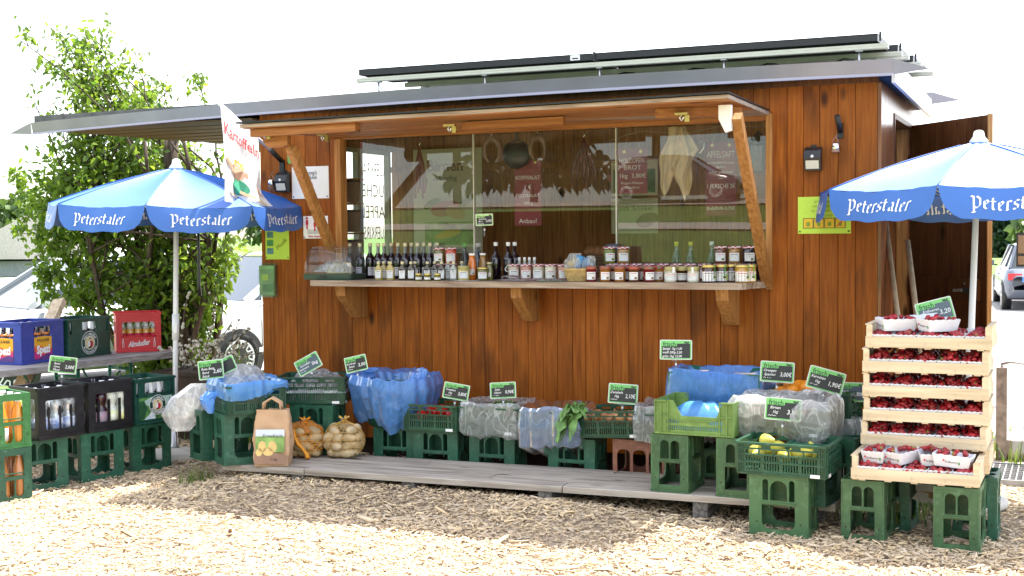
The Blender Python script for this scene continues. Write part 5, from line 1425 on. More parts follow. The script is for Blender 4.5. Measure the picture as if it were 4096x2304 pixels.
heap_film('plastic_bag', 'silvery plastic film filling the lower part of that slatted crate behind the paper bag', (F2[0][0], F2[0][1], .437), F2[1], .37, .26, .12, 'milky_film', 12)
# big blue sack in a basket at the wall
bk = thing('basket_bin', 'dark slatted basket inside the big blue sack at the wall', 'basket', (-2.80, -.42, .30), 0)
mb = MB(); mb.lathe([(.16, 0), (.17, .01), (.215, .27), (.205, .27), (.16, .02)], 'fold_crate', 20); mb.build('bin_wall', bk)
mb = MB()
for k in range(7): mb.lathe([(.172 + .0065 * k, .03 + .035 * k), (.176 + .0065 * k, .04 + .035 * k)], 'green_crate', 20)
mb.build('bin_hoop', bk)
liner('plastic_liner', 'big blue plastic sack turned over the basket at the wall', (-2.80, -.42, .30), .2, .455, .45, [(-.09, .14), (-.05, .22), (-.02, .29), (.035, .31), (.05, .25), (.035, .16), (.005, .06), (-.03, .0)], 'blue_film_thin', 11, nu=90, amp=.030, sq=.45, drop=lambda u: .01)
hang('plastic_bag', 'gathered blue end of the big sack poking up at its left', [(-2.98, -.52, .56), (-2.985, -.53, .62), (-2.93, -.50, .645)], [.07, .075, .05], 'blue_film_thin', 4, flat=.7)
hang('plastic_bag', 'gathered blue end of the big sack poking out at its right', [(-2.66, -.50, .57), (-2.60, -.50, .59), (-2.555, -.49, .60)], [.06, .07, .05], 'blue_film_thin', 14, flat=.7, ax=(.2, .2, 1))
liner('plastic_bag', 'clear plastic bag pulled over the salad crate right of the tomatoes', (-2.10, -.44, .297), .02, .352, .30, [(-.12, .13), (-.03, .17), (.004, .185), (.014, .17), (.02, .08), (.016, 0), (.006, -.012)], 'clear_film', 21, amp=.012)
liner('plastic_bag', 'blue tinted clear bag sagging over the next crate', (-1.72, -.44, .29), 0, .352, .30, [(-.13, .10), (-.03, .16), (.004, .18), (.016, .16), (.03, .06), (.02, -.05), (-.05, -.10)], 'film_bluish', 23, amp=.018) if film('film_bluish', (0.42, 0.55, 0.82), clear=0.5, gloss=0.5) else None
liner('plastic_bag', 'clear bag round the crate left of the light green box', (-1.02, -.44, .312), 0, .375, .30, [(-.1, .14), (-.02, .20), (.01, .20), (.02, .12), (.02, .0)], 'clear_film', 27, amp=.016)
liner('plastic_liner', 'blue plastic film wrapped round the teal box', (-.755, -.46, .52), -.02, .50, .34, [(-.012, .15), (.0, .193), (.014, .195), (.02, .14), (.022, .06), (.015, -.06)], 'blue_film_thin', 31, amp=.014, drop=lambda u: -.10 * max(0, -math.cos(u * 6.28 + .5)))
heap_film('plastic_bag', 'bright blue plastic film heaped in the light green box', (-.75, -.87, .455), -.03, .39, .29, .145, 'blue_film', 9, rough=.4)
liner('plastic_bag', 'milky white bag gathered round the apple crate', (F6[0][0], F6[0][1], .44), F6[1], .44, .28, [(-.05, .11), (-.015, .17), (.012, .185), (.04, .15), (.045, .09), (.03, .02), (.0, -.03)], 'milky_film', 33, amp=.026, nu=90)
hang('plastic_bag', 'crumpled plastic round the leeks at the end of the row', [(-.05, -.62, .50), (-.03, -.62, .42), (-.02, -.62, .30)], [.10, .11, .07], 'clear_film', 17)

# ------------------------------------------------ produce, each one a thing
def blob(name, label, cat, group, prof, mat, n=10, extra=None):
    mb = MB(); mb.lathe(prof, mat, n)
    o = mb.build(name); tag(o, label, cat, group)
    if extra: extra(o)
    return o
def scatter(proto, n, base, rz, W, D, z, seed, tiltx=1.0, sc=(.85, 1.15), heap=.0, label=None):
    r = random.Random(seed); M = Matrix.Translation(base) @ RZ(rz)
    out = []
    for i in range(n):
        x, y = r.uniform(-W / 2, W / 2), r.uniform(-D / 2, D / 2)
        hz = heap * (1 - (2 * x / W) ** 2) * (1 - (2 * y / D) ** 2)
        p = M @ Vector((x, y, z + hz + r.uniform(-.006, .008)))
        rot = (r.uniform(-tiltx, tiltx), r.uniform(-tiltx, tiltx), r.uniform(0, 6.28))
        if i == 0: proto.location = p; proto.rotation_euler = rot; o = proto
        else: o = dup(proto, p, rot, label)
        k = r.uniform(*sc); o.scale = (k, k, k); out.append(o)
    return out
def stem(o):
    mb = MB(); mb.lathe([(.012, .024), (.003, .030), (.002, .034)], 'leek_green', 6); mb.build('calyx', o)
tom = blob('tomato', 'red tomato in the slatted crate at the wall', 'tomato', 'tomatoes in their crate', [(0, -.028), (.022, -.024), (.034, -.004), (.030, .016), (.012, .027), (0, .025)], 'tomato', 12, stem)
scatter(tom, 16, F3[0], F3[1], .29, .23, .085, 2)
oni = blob('onion', 'brown onion in the slatted crate at the wall', 'onion', 'onions in their crate', [(.004, -.03), (.02, -.024), (.031, 0), (.024, .02), (.008, .031), (.003, .042)], 'onion', 11)
scatter(oni, 16, (F4[0][0], F4[0][1], F4[0][2] + .01), F4[1], .30, .22, .085, 3)
ora = blob('orange', 'round orange heaped in the crate behind the apples', 'orange', 'oranges in their crate', [(0, -.038), (.022, -.032), (.038, -.006), (.036, .014), (.018, .034), (0, .037)], 'orange_fruit', 14)
scatter(ora, 16, F7[0], F7[1], .34, .23, .15, 4, heap=.03)
app = blob('apple', 'reddish apple in the milky bagged crate', 'apple', 'apples in their crate', [(0, -.028), (.018, -.032), (.036, -.004), (.034, .018), (.014, .032), (0, .024)], 'apple', 12)
scatter(app, 14, F6[0], F6[1], .34, .20, .11, 5, heap=.01)
pea = blob('pear', 'yellow green pear in the front slatted crate', 'pear', 'pears in their crate', [(0, -.034), (.02, -.032), (.034, -.012), (.030, .012), (.018, .036), (.010, .052), (.003, .060)], 'pear', 12)
scatter(pea, 13, F5[0], F5[1], .33, .22, .085, 6, tiltx=1.7)
p2 = dup(pea, Vector((-.36, -1.15, .298 + .148)), (1.4, .1, .9), 'single russet pear lying on top at the left of the pear crate')
pot = blob('potato', 'loose potato showing through the film of the left crate', 'potato', 'potatoes in the blue lined crate', [(0, -.034), (.02, -.028), (.029, 0), (.024, .02), (.012, .034), (0, .036)], 'potato_pale', 10)
scatter(pot, 12, F1[0], F1[1], .24, .28, .07, 7, tiltx=1.6)
asp = thing('asparagus_bundle', 'pale asparagus spears lying in the teal box', 'asparagus', (-.93, -.47, .655), .3)
for k in range(9):
    q = MB(); q.tube([(-.10, .012 * (k % 3) - .012, .012 * (k // 3)), (.06, .012 * (k % 3) - .012, .012 * (k // 3) + .012), (.10, .012 * (k % 3) - .012, .012 * (k // 3) + .018)], [.008, .008, .003], 'asparagus', 6); q.build('spear', asp)
dup(asp, (-.60, -.46, .655), -.5, 'second bundle of pale asparagus at the right end of the teal box')
# kohlrabi leaves over the crate edge
def leafblade(mb, p, d, L, W, mat, bend, seed):
    p = Vector(p); d = Vector(d).normalized(); s = d.cross(Vector((0, 0, 1))); s = s.normalized() if s.length > .1 else Vector((1, 0, 0)); nrm = s.cross(d)
    def fn(u, v):
        w = W * math.sin(PI * min(1, v * .92 + .06)) ** .7 * (1 + .25 * math.sin(v * 21 + seed))
        c = p + d * (L * v) + Vector((0, 0, -bend * v * v * L))
        return c + s * ((u - .5) * w) + nrm * (.25 * w * abs(u - .5) * 2 + .012 * math.sin(v * 17 + u * 9 + seed) + .02 * noise.noise(Vector((u * 4, v * 6, seed))))
    mb.grid(fn, 6, 12, mat)
koh = thing('leafy_greens', 'bunch of wilting green leaves hanging over the onion crate', 'vegetable', (-1.548,-0.600,0.470))
rr = random.Random(4)
for k, (dx, dy, dz, L, bend) in enumerate([(-.5, -.7, .9, .16, 1.2), (.3, -.6, 1.0, .15, .9), (-.9, -.5, .5, .17, 1.5), (-.2, -.9, .3, .17, 1.6), (-.7, -.7, -.1, .17, 1.2), (.7, -.4, .7, .15, 1.0), (-.4, -.8, -.5, .18, .8), (.1, -.8, .7, .15, 1.5), (-.2, -.6, 1.2, .15, .7), (-.6, -.6, .2, .16, 1.8)]):
    mb = MB(); leafblade(mb, (rr.uniform(-.03, .03), rr.uniform(-.02, .02), .0), (dx, dy, dz), L * .75, .07, 'lettuce', bend, k); mb.build('leaf', koh)
lk = thing('leeks', 'dark green leek tops lying behind the oranges', 'vegetable', (-.10, -.40, .53), .1)
for k in range(10):
    mb = MB(); leafblade(mb, (-.12 + .025 * k, -.05 + .01 * (k % 3), .01 * (k % 4)), (.5 - .1 * k, -.35, .35 + .08 * (k % 3)), .20, .022, 'leek_green', .5, k); mb.build('leaf', lk)
sal = thing('salad_head', 'green salad leaves showing at the top of the clear bag', 'vegetable', (-2.06, -.44, .44), 0)
for k in range(9):
    mb = MB(); a = k * .7; leafblade(mb, (0, 0, 0), (math.cos(a), math.sin(a), .5), .11, .08, 'lettuce', .7, k); mb.build('leaf', sal)

# ------------------------------------------------ potato bags
pbag = thing('paper_bag', 'brown paper potato bag with handles and printed potatoes', 'paper bag', (-3.24, -1.085, .132), math.radians(22)); pbag.scale = (1.13, 1.1, 1.05)
def pb(u, v):
    # four-sided bag, slightly waisted and crumpled; u round, v up
    a = u * 4; s = int(a) % 4; t = a - int(a)
    w, d = .175 * (1 - .03 * v), .105 * (1 - .35 * v * v)
    c = [(-w / 2, -d / 2), (w / 2, -d / 2), (w / 2, d / 2), (-w / 2, d / 2)]
    x = c[s][0] + (c[(s + 1) % 4][0] - c[s][0]) * t; y = c[s][1] + (c[(s + 1) % 4][1] - c[s][1]) * t
    k = .011 * noise.noise(Vector((x * 16, y * 16, v * 5))) + .005 * noise.noise(Vector((x * 45, y * 45, v * 16))) + (.012 * math.sin(v * PI) if s in (1, 3) else -.004)
    if s in (1, 3): x -= (1 if s == 1 else -1) * .02 * math.sin(PI * t) * v
    n = Vector((x, y, 0)).normalized()
    return Vector((x, y, .31 * v)) + n * k
mb = MB(); mb.grid(pb, 48, 24, 'kraft_paper', wrap=True); mb.box((0, 0, .004), (.16, .09, .006), 'kraft_paper'); mb.build('bag', pbag)
mb = MB(); f = lambda x, z: (x * .175, -.066 + .012 * z, z * .31)
poly(mb, rect(-.44, .52, .40, .66), f, 'bag_print_sky'); f2 = lambda x, z: (x * .175, -.067 + .012 * z, z * .31); poly(mb, rect(-.44, .26, .40, .54), f2, 'bag_print_green'); poly(mb, [(-.48, .05), (.46, .05), (.46, .20), (.1, .26), (-.48, .24)], f2, 'kraft_dark')
f3_ = lambda x, z: (x * .175, -.0685 + .012 * z, z * .31)
for x, z, rx, rz, ro in ((-.25, .36, .12, .10, .5), (.05, .36, .13, .10, -.5), (-.08, .27, .16, .075, 0), (-.34, .26, .10, .07, .4)): poly(mb, ell(x, z, rx, rz, 14, ro * .3), f3_, 'potato_gold')
put_text(mb, 'Erntefrisch', f3_(.05, .55), (1, 0, 0), (0, .04, 1), .017, 'print_dark', maxw=.10, shear=.2); put_text(mb, '5 kg', f3_(.08, .14), (1, 0, 0), (0, .04, 1), .014, 'print_dark')
mb.build('print', pbag)
for y in (-.022, .022):
    mb = MB(); mb.tube([(-.045, y, .30), (-.042, y, .345), (0, y, .372), (.042, y, .345), (.045, y, .30)], .007, 'kraft_paper', 5); mb.build('handle', pbag)
def netbag(label, loc, rz, mat, pmatn, seed, R=.118, H=.20, tail=None):
    t = thing('net_bag', label, 'net bag', loc, rz, 'net bags of potatoes')
    def surf(a, v):
        r = R * (math.sin(PI * (.10 + .86 * v)) ** .55) * (1 + .06 * math.sin(3 * a + seed))
        if v > .86: r *= 1 - (v - .86) * 5
        return Vector((r * math.cos(a), r * .86 * math.sin(a), H * v + .004))
    mb = MB()
    for k in range(22):
        for s in (-1, 1):
            P = [surf(2 * PI * k / 22 + s * v * 1.5 / 14, v / 14) for v in range(15)]
            mb.tube(P, .0016 if tail else .0011, mat, 3, smooth=False)
    for k in range(14):
        P = [surf(2 * PI * i / 24, (k + .5) / 14.5) for i in range(24)]; mb.tube(P, .001, mat, 3, closed=True, smooth=False)
    mb.build('net', t)
    mb = MB()
    def fold(u, v):
        a = u * 2 * PI; q = surf(a, .70 + .26 * v); return q * (1.03 + .03 * math.sin(a * 9)) + Vector((0, 0, .012 * math.sin(a * 5 + v * 4)))
    if tail: mb.grid(fold, 30, 5, mat + '_film', wrap=True)
    top = surf(0, .97); top.x = top.y = 0
    for k in range(5):
        a = k * 1.3 + seed; mb.tube([top + Vector((0, 0, -.015)), top + Vector((.015 * math.cos(a), .015 * math.sin(a), .02)), top + Vector((.035 * math.cos(a), .03 * math.sin(a), .03))], .006, mat, 5)
    mb.build('gathered_top', t)
    if tail:
        mb = MB(); P = [Vector(p) for p in tail]; mb.tube(P, [.012, .009, .012, .009, .013, .016], mat, 6); mb.build('twisted_tail', t)
    mb = MB(); mb.box(top + Vector((-.01, 0, .012)), (.018, .014, .012), 'tag_blue'); mb.build('tag_clip', t)
    po = blob('potato', 'potato inside the ' + ('orange' if mat == 'net_orange' else 'tan') + ' net bag', 'potato', 'potatoes in the ' + ('orange' if mat == 'net_orange' else 'tan') + ' net', [(0, -.052), (.019, -.044), (.031, -.012), (.030, .014), (.018, .044), (0, .050)], pmatn, 10)
    first = True; rr = random.Random(seed)
    M = Matrix.Translation(loc) @ RZ(rz)
    for lv, (z, cnt) in enumerate(((.14, 8), (.35, 9), (.56, 8), (.75, 5))):
        for i in range(cnt):
            a = 2 * PI * (i + .5 * (lv % 2)) / cnt + rr.uniform(-.15, .15)
            q = surf(a, z); q = Vector((q.x * .76, q.y * .76, q.z + rr.uniform(-.004, .004)))
            rot = (PI / 2 + rr.uniform(-.5, .5), 0, a + rr.uniform(-.7, .7))
            if first: po.location = M @ q; po.rotation_euler = rot; first = False; o = po
            else: o = dup(po, M @ q, rot)
            k = rr.uniform(.82, 1.08); o.scale = (k, k, k)
    return t
pmat('tag_blue', (.05, .2, .65), .4)
film('net_orange_film', (0.78, 0.32, 0.02), clear=.35, gloss=.1, rough=.6); film('net_tan_film', (0.60, 0.36, 0.10), clear=.5, gloss=.05, rough=.6)
netbag('orange net bag of potatoes with a twisted tail, right of the paper bag', (-3.223,-0.777,0.132), .3, 'net_orange', 'potato', 3, R=.122, H=.205, tail=[(-.05, -.07, .17), (-.035, -.105, .13), (-.01, -.115, .09), (.02, -.115, .06), (.04, -.115, .03), (.05, -.125, .01)])
netbag('tan net bag of pale potatoes, farther right on the boardwalk', (-2.995,-0.706,0.132), .0, 'net_tan', 'potato_pale', 8, R=.128, H=.215)

# ================================================================== STRAWBERRIES
def tray(label, loc, rz=0.0, W=.565, D=.37):
    t = thing('strawberry_tray', label, 'wooden tray', loc, rz, 'thin wooden strawberry trays')
    for s in (-1, 1):
        mb = MB(); mb.box((0, s * (D / 2 - .003), .031), (W, .005, .050), 'tray_wood'); mb.build('long_board', t)
        mb = MB(); mb.box((s * (W / 2 - .006), 0, .056), (.005, D - .013, .10), 'tray_wood'); mb.box((s * (W / 2 - .011), 0, .112), (.026, D - .014, .006), 'tray_wood'); mb.build('end_board', t)
        for e in (-1, 1):
            mb = MB(); mb.box((s * (W / 2 - .018), e * (D / 2 - .019), .055), (.024, .026, .108), 'tray_wood'); mb.build('corner_post', t)
    mb = MB()
    for k in range(5): mb.box((-W / 2 + .05 + (W - .1) * k / 4, 0, .0025), (.03, D - .004, .005), 'tray_wood')
    for k in range(4): mb.box((0, -D / 2 + .05 + (D - .1) * k / 3, .007), (W - .014, .07, .003), 'tray_wood')
    mb.build('bottom_slats', t)
    mb = MB()
    for x in (-.46, -.30, -.02, .24, .46): mb.box((x * W, -D / 2 - .0005, .024), (.0015, .001, .016), 'steel')
    mb.build('staple', t)
    return t
TZ = [.300, .433, .549, .665, .781, .897]
TX = [.338, .352, .36, .358, .356, .372]
TY = [-1.055, -.862, -.862, -.862, -.862, -.855]
TN = ['lowest and foremost wooden tray of strawberries, on green crates', 'second wooden strawberry tray from the bottom of the stack', 'third wooden strawberry tray from the bottom of the stack', 'fourth wooden strawberry tray from the bottom of the stack', 'fifth wooden strawberry tray from the bottom, just under the top one', 'topmost wooden strawberry tray of the stack']
tr0 = tray(TN[0], (TX[0], TY[0], TZ[0]), -.02)
for i in range(1, 6): dup(tr0, (TX[i], TY[i], TZ[i]), [0, -.012, .004, .0, .008, -.01][i], TN[i])
# hidden packing trays between the lowest tray and the stack stand further back
dup(tr0, (.36, -.80, .3165), 0, 'shaded wooden strawberry tray at the back under the stack')
def punnet_mesh():
    mb = MB()
    w0, d0, w1, d1, h = .086, .148, .106, .172, .056
    def ring(w, d, z, n=9): 
        P = []
        for (ax, ay), (bx, by) in (((-1, -1), (1, -1)), ((1, -1), (1, 1)), ((1, 1), (-1, 1)), ((-1, 1), (-1, -1))):
            for i in range(n): P.append(((ax + (bx - ax) * i / n) * w / 2, (ay + (by - ay) * i / n) * d / 2, z))
        return P
    R0 = ring(w0, d0, 0); R1 = ring(w1, d1, h)
    R1 = [(x, y, z + (.0022 if i % 2 else -.0012)) for i, (x, y, z) in enumerate(R1)]
    R2 = [(x * .975, y * .965, z) for x, y, z in R1]; R3 = [(x * .97, y * .96, .004) for x, y, z in R0]
    n = len(R0); vs = R0 + R1 + R2 + R3
    fs = [(k * n + i, k * n + (i + 1) % n, (k + 1) * n + (i + 1) % n, (k + 1) * n + i) for k in range(3) for i in range(n)] + [tuple(range(n))[::-1], tuple(3 * n + i for i in range(n))]
    mb.add(vs, fs, 'punnet'); return mb
pn = punnet_mesh()
for k in range(16): pn.box((-.043 + .0058 * k, -.0855, .049 + .0015 * math.sin(k * 2.4)), (.004, .0015, .002), 'crate_label')
pun = pn.build('punnet'); tag(pun, 'white card punnet of strawberries', 'punnet', 'punnets')
for q in (0, 1):
    M = T(0, 0, 0) if q == 0 else RZ(-PI / 2) @ T(0, .033, 0)
    m2 = MB(); yy = -.0815; put_text(m2, 'Erdbeeren', (0, yy, .025), (1, 0, 0), (0, -.2, 1), .010, 'print_dark', maxw=.055, shear=.2); m2.box((-.034, yy - .001, .030), (.008, .001, .008), 'print_red'); m2.box((.034, yy + .001, .022), (.007, .001, .012), 'green_print')
    m2.v = [tuple(M @ Vector(v)) for v in m2.v]; m2.build('print', pun)
smb = MB(); smb.lathe([(0, -.0185), (.0065, -.0135), (.0115, -.002), (.0125, .005), (.009, .011), (0, .0125)], 'strawberry', 8)
sme = smb.mesh('strawberry')
cmb = MB()
for k in range(5):
    a = 2 * PI * k / 5; cmb.add([(0, 0, .0132), (.006 * math.cos(a - .4), .006 * math.sin(a - .4), .0128), (.0125 * math.cos(a), .0125 * math.sin(a), .0115), (.006 * math.cos(a + .4), .006 * math.sin(a + .4), .0128)], [(0, 1, 2, 3)], 'strawberry_leaf')
cme = cmb.mesh('calyx')
first_p = [True]; nberry = [0]
rb = random.Random(77)
def punnet(loc, rz, label, group):
    if first_p[0]: first_p[0] = False; pun.location = loc; pun.rotation_euler = (0, 0, rz) if not isinstance(rz, tuple) else rz; pun['label'] = label; pun['group'] = group; return pun
    return dup(pun, loc, rz, label, group)
STUFF = []   # berries beyond the first few hundred
def berry(p, label, group, k, calyx):
    nberry[0] += 1
    o = obj('strawberry', sme, None, p, (rb.uniform(0, 6.28), rb.uniform(0, 6.28), rb.uniform(0, 6.28))); tag(o, label, 'strawberry', group)
    o.scale = (k, k, k * rb.uniform(.9, 1.15))
    if calyx: obj('calyx', cme, o)
def heap(base, rz, n, label, group, w=.082, d=.15, z=.046, hgt=.02, single=True, calyx=.3, fy=None):
    M = Matrix.Translation(base) @ RZ(rz if not isinstance(rz, tuple) else rz[2])
    for i in range(n):
        x, y = rb.uniform(-w / 2, w / 2), rb.uniform(-d / 2, d / 2 if fy is None else fy)
        zz = z + hgt * (1 - (2 * x / w) ** 2 * .6 - (2 * y / d) ** 2 * .6) * rb.uniform(.5, 1.1)
        p = M @ Vector((x, y, zz)); k = rb.uniform(.8, 1.2)
        if single: berry(p, label, group, k, rb.random() < calyx)
        else: STUFF.append((p, k, (rb.uniform(0, 6.28), rb.uniform(0, 6.28), rb.uniform(0, 6.28))))
lvl = ['lowest', 'second lowest', 'third lowest', 'fourth lowest', 'second highest', 'highest']
for t in range(6):
    for i in range(5):
        for j in range(2):
            lx = -.213 + .1065 * i; ly = -.088 + .175 * j
            loc = (TX[t] + lx, TY[t] + ly, TZ[t] + .009)
            gl = 'white card punnet set in the %s strawberry tray' % lvl[t]
            punnet(loc, 0, gl, 'punnets in the %s tray' % lvl[t])
            front = j == 0
            if front: heap(loc, 0, 8, 'ripe strawberry heaped in a punnet of the %s tray' % lvl[t], 'strawberries in the %s tray' % lvl[t], hgt=.030 if t not in (0, 5) else .020, calyx=.6 if t == 0 else .35, fy=-.02)
            heap(loc, 0, 20 if front else 16, '', '', z=.044, hgt=.048 if t not in (0, 5) else .024, single=False)
# loose punnets standing on the lowest and the highest tray
for (x, y, rz, s) in ((.152, -1.10, -.12, 'white punnet standing leftmost on the lowest tray'), (.272, -1.11, -.55, 'white punnet turned askew, second on the lowest tray'), (.385, -1.09, .25, 'white punnet third from the left on the lowest tray'), (.495, -1.15, 1.45, 'white punnet with a green printed side, rightmost on the lowest tray')):
    loc = (x, y, TZ[0] + .078); punnet(loc, (0.06, 0, rz), s, 'punnets standing on other punnets'); heap(loc, rz, 9, 'pale red strawberry in a punnet standing above the lowest tray', 'strawberries in the raised lower punnets', calyx=.6)
for (x, y, rz, s) in ((.215, -.93, -1.05, 'white printed punnet leaning on the left of the highest tray'), (.405, -.93, -.85, 'white printed punnet right of the other on the highest tray')):
    loc = (x, y, TZ[5] + .082); q = punnet(loc, (0.0, 0.05, rz), s, 'punnets standing on other punnets'); heap(loc, rz, 9, 'bright strawberry in a punnet on top of the stack', 'strawberries in the topmost punnets', calyx=.1)
mb = MB(); mb.prism([(-.085, 0), (.085, 0), (.075, .018), (-.075, .018)], -.05, .05, 'punnet'); o = mb.build('cardboard_tray', None, (.315, -.86, TZ[5] + .118), (.35, -.12, -.2)); tag(o, 'empty white cardboard tray lying behind the top punnets', 'cardboard tray')
V, Fq = [], []
b0 = np.array([v[:] for v in smb.v]); 
for p, k, e in STUFF:
    from mathutils import Euler
    R = np.array(Euler(e).to_matrix()) * k
    Fq += [tuple(i + len(V) * 1 for i in f) for f in smb.f]; V += [tuple(R @ v + np.array(p)) for v in b0]
me = bpy.data.meshes.new('strawberries'); me.from_pydata(V, [], Fq); me.materials.append(MATS['strawberry']); me.polygons.foreach_set('use_smooth', np.ones(len(Fq), bool))
o = obj('strawberries', me); o['kind'] = 'stuff'; o['label'] = 'mass of dark strawberries at the back of the trays'

# ================================================================== THINGS ON THE FRONT WALL
def notice(name, label, cat, p0, p1, mat, y=-.003, group=None):
    """sheet pinned to the wall; p0 top left, p1 bottom right as (x, z)"""
    t = thing(name, label, cat, ((p0[0] + p1[0]) / 2, y, (p0[1] + p1[1]) / 2), 0, group)
    w, h = p1[0] - p0[0], p0[1] - p1[1]
    mb = MB(); n = 6
    mb.grid(lambda u, v: Vector(((u - .5) * w, -.002 * math.sin(u * 5) * (1 - v), (v - .5) * h)), n, n, mat)
    sh = mb.build('sheet', t)
    mb = MB()
    for sx in (-.46, .46): mb.lathe([(.004, 0), (.005, .002), (.003, .004)], 'black_plastic', 8, T(sx * w, -.002, -.44 * h) @ RX(PI / 2))
    mb.build('pin', t)
    return t, w, h
X, Zv = (1, 0, 0), (0, 0, 1)
t, w, h = notice('shop_notice', 'white paper notice with black script behind the left strut', 'notice', (-3.797, 1.915), (-3.512, 1.702), 'paper_white')
mb = MB(); put_text(mb, "Kimmig's", (.0, -.004, .065), X, Zv, .026, 'print_dark', maxw=.10, shear=.3); put_text(mb, 'Hoflädele', (.0, -.004, .035), X, Zv, .024, 'print_dark', maxw=.10, shear=.3)
for k in range(8):
    a = k * PI / 4; mb.add([Vector((.0 + .018 * math.cos(a) + .009 * x, -.004, -.015 + .018 * math.sin(a) + .009 * z)) for x, z in [(1, 0), (.3, .3), (0, 1), (-.3, .3), (-1, 0), (-.3, -.3), (0, -1), (.3, -.3)]], [tuple(range(8))], 'print_pink')
for k in range(3): mb.box((.01, -.0035, -.05 - .014 * k), (.05, .001, .0025), 'print_dark')
mb.build('print', t)
t, w, h = notice('distance_notice', 'white notice with red standing figures behind the left strut', 'notice', (-3.714, 1.586), (-3.522, 1.437), 'paper_white')
mb = MB()
for k, x in enumerate((-.065, -.005, .06)):
    z = .03 - (.012 if k == 1 else 0)
    poly(mb, ell(0, 0, .009, .009, 10), lambda a, b: (x + a, -.004, z + .03 + b), 'print_red'); mb.box((x, -.0035, z + .003), (.018, .001, .03), 'print_red'); mb.box((x, -.0035, z - .027), (.010, .001, .032), 'print_red')
for k in range(4): mb.box((.0, -.0035, -.018 - .008 * k), (.13, .001, .0018), 'print_dark')
put_text(mb, 'Bitte Abstand', (0, -.004, -.060), X, Zv, .014, 'print_red', maxw=.15, bold=.02); mb.build('print', t)
t, w, h = notice('concert_poster', 'lime green poster with small pictures under the left parasol edge', 'poster', (-4.018, 1.52), (-3.829, 1.298), 'lime_paper')
mb = MB()
for k, z in enumerate((.055, .0, -.055)): mb.box((-.055, -.0035, z), (.05, .001, .04), 'teal_print' if k != 1 else 'green_print')
put_text(mb, 'Musik', (.035, -.004, -.005), (.75, 0, .66), (-.66, 0, .75), .030, 'lime_dark', maxw=.13); mb.box((.04, -.0035, .075), (.05, .001, .003), 'lime_dark'); mb.build('print', t)
t, w, h = notice('hygiene_notice', 'lime green notice with four amber pictograms beside the right parasol', 'notice', (-.434, 1.647), (-.142, 1.440), 'lime_paper')
mb = MB()
for k, s in enumerate(('BITTE SÄUBERN', 'IHRE HÄNDE UND', 'SIE 1,50 m ABSTAND', 'VIELEN DANK')): put_text(mb, s, (0, -.004, .075 - .026 * k), X, Zv, .011, 'lime_dark', maxw=.20)
for k in range(4):
    x = -.088 + .059 * k; mb.box((x, -.0035, -.045), (.057, .001, .057), 'print_dark'); mb.box((x, -.0042, -.045), (.051, .001, .051), 'amber_print')
    poly(mb, ell(0, 0, .011, .014, 10), lambda a, b: (x + a, -.005, -.05 + b), 'lime_dark')
mb.box((.089, -.0055, -.045), (.05, .0006, .005), 'print_red', T(.089, 0, -.045) @ RY(-.8) @ T(-.089, 0, .045)); mb.build('print', t)
t, w, h = notice('green_tag', 'small bright green tag behind the left strut block', 'tag', (-3.83, 2.02), (-3.775, 1.94), 'sign_green')
lb_ = thing('leaflet_box', 'clear leaflet holder with green leaflets at the left wall corner', 'leaflet holder', (-3.99, -.03, 1.157))
mb = MB(); mb.box((0, 0, 0), (.115, .02, .20), 'leaflet_green'); mb.build('leaflet', lb_)
mb = MB(); mb.box((-.01, -.0115, .02), (.05, .001, .04), 'lime_paper'); mb.box((.01, -.0115, -.05), (.08, .001, .05), 'green_print'); mb.build('print', lb_)
mb = MB(); mb.box((0, -.016, -.02), (.125, .003, .19), 'clear_plastic'); mb.box((0, .022, 0), (.13, .012, .23), 'clear_plastic'); mb.build('holder', lb_)
def solar_lamp(label, x, z):
    t = thing('wall_lamp', label, 'wall lamp', (x, -.001, z), 0, 'black solar wall lamps')
    mb = MB(); w = .092
    prof = [(-.001, .066), (-.02, .070), (-.05, .05), (-.064, .008), (-.045, -.062), (-.001, -.062)]; n = 6
    vs = [(-w / 2, y, z) for y, z in prof] + [(w / 2, y, z) for y, z in prof]
    mb.add(vs, [tuple(range(n)), tuple(range(n, 2 * n))[::-1]] + [(i, (i + 1) % n, (i + 1) % n + n, i + n) for i in range(n)], 'black_plastic'); mb.build('housing', t)
    mb = MB(); mb.add([(-.036, -.0615, -.006), (.036, -.0615, -.006), (.036, -.0488, -.052), (-.036, -.0488, -.052)], [(0, 1, 2, 3)], 'led_field'); mb.build('light_field', t)
    mb = MB(); mb.lathe([(.010, 0), (.008, .006), (.002, .009)], 'white_plastic', 10, T(0, -.061, .016) @ RX(PI / 2)); mb.build('sensor', t)
    mb = MB(); mb.lathe([(.006, 0), (.006, .004)], 'chrome', 8, T(0, -.002, .078) @ RX(PI / 2)); mb.box((0, -.004, .074), (.03, .006, .02), 'black_plastic'); mb.build('mount', t)
    return t
pmat('led_field', (0.62, 0.60, 0.50), 0.3)
sl = solar_lamp('black solar lamp left of the hatch beside the white notice', -3.853, 1.812)
dup(sl, (-.345, -.001, 1.853), 0, 'black solar lamp right of the hatch above the lime green notice')
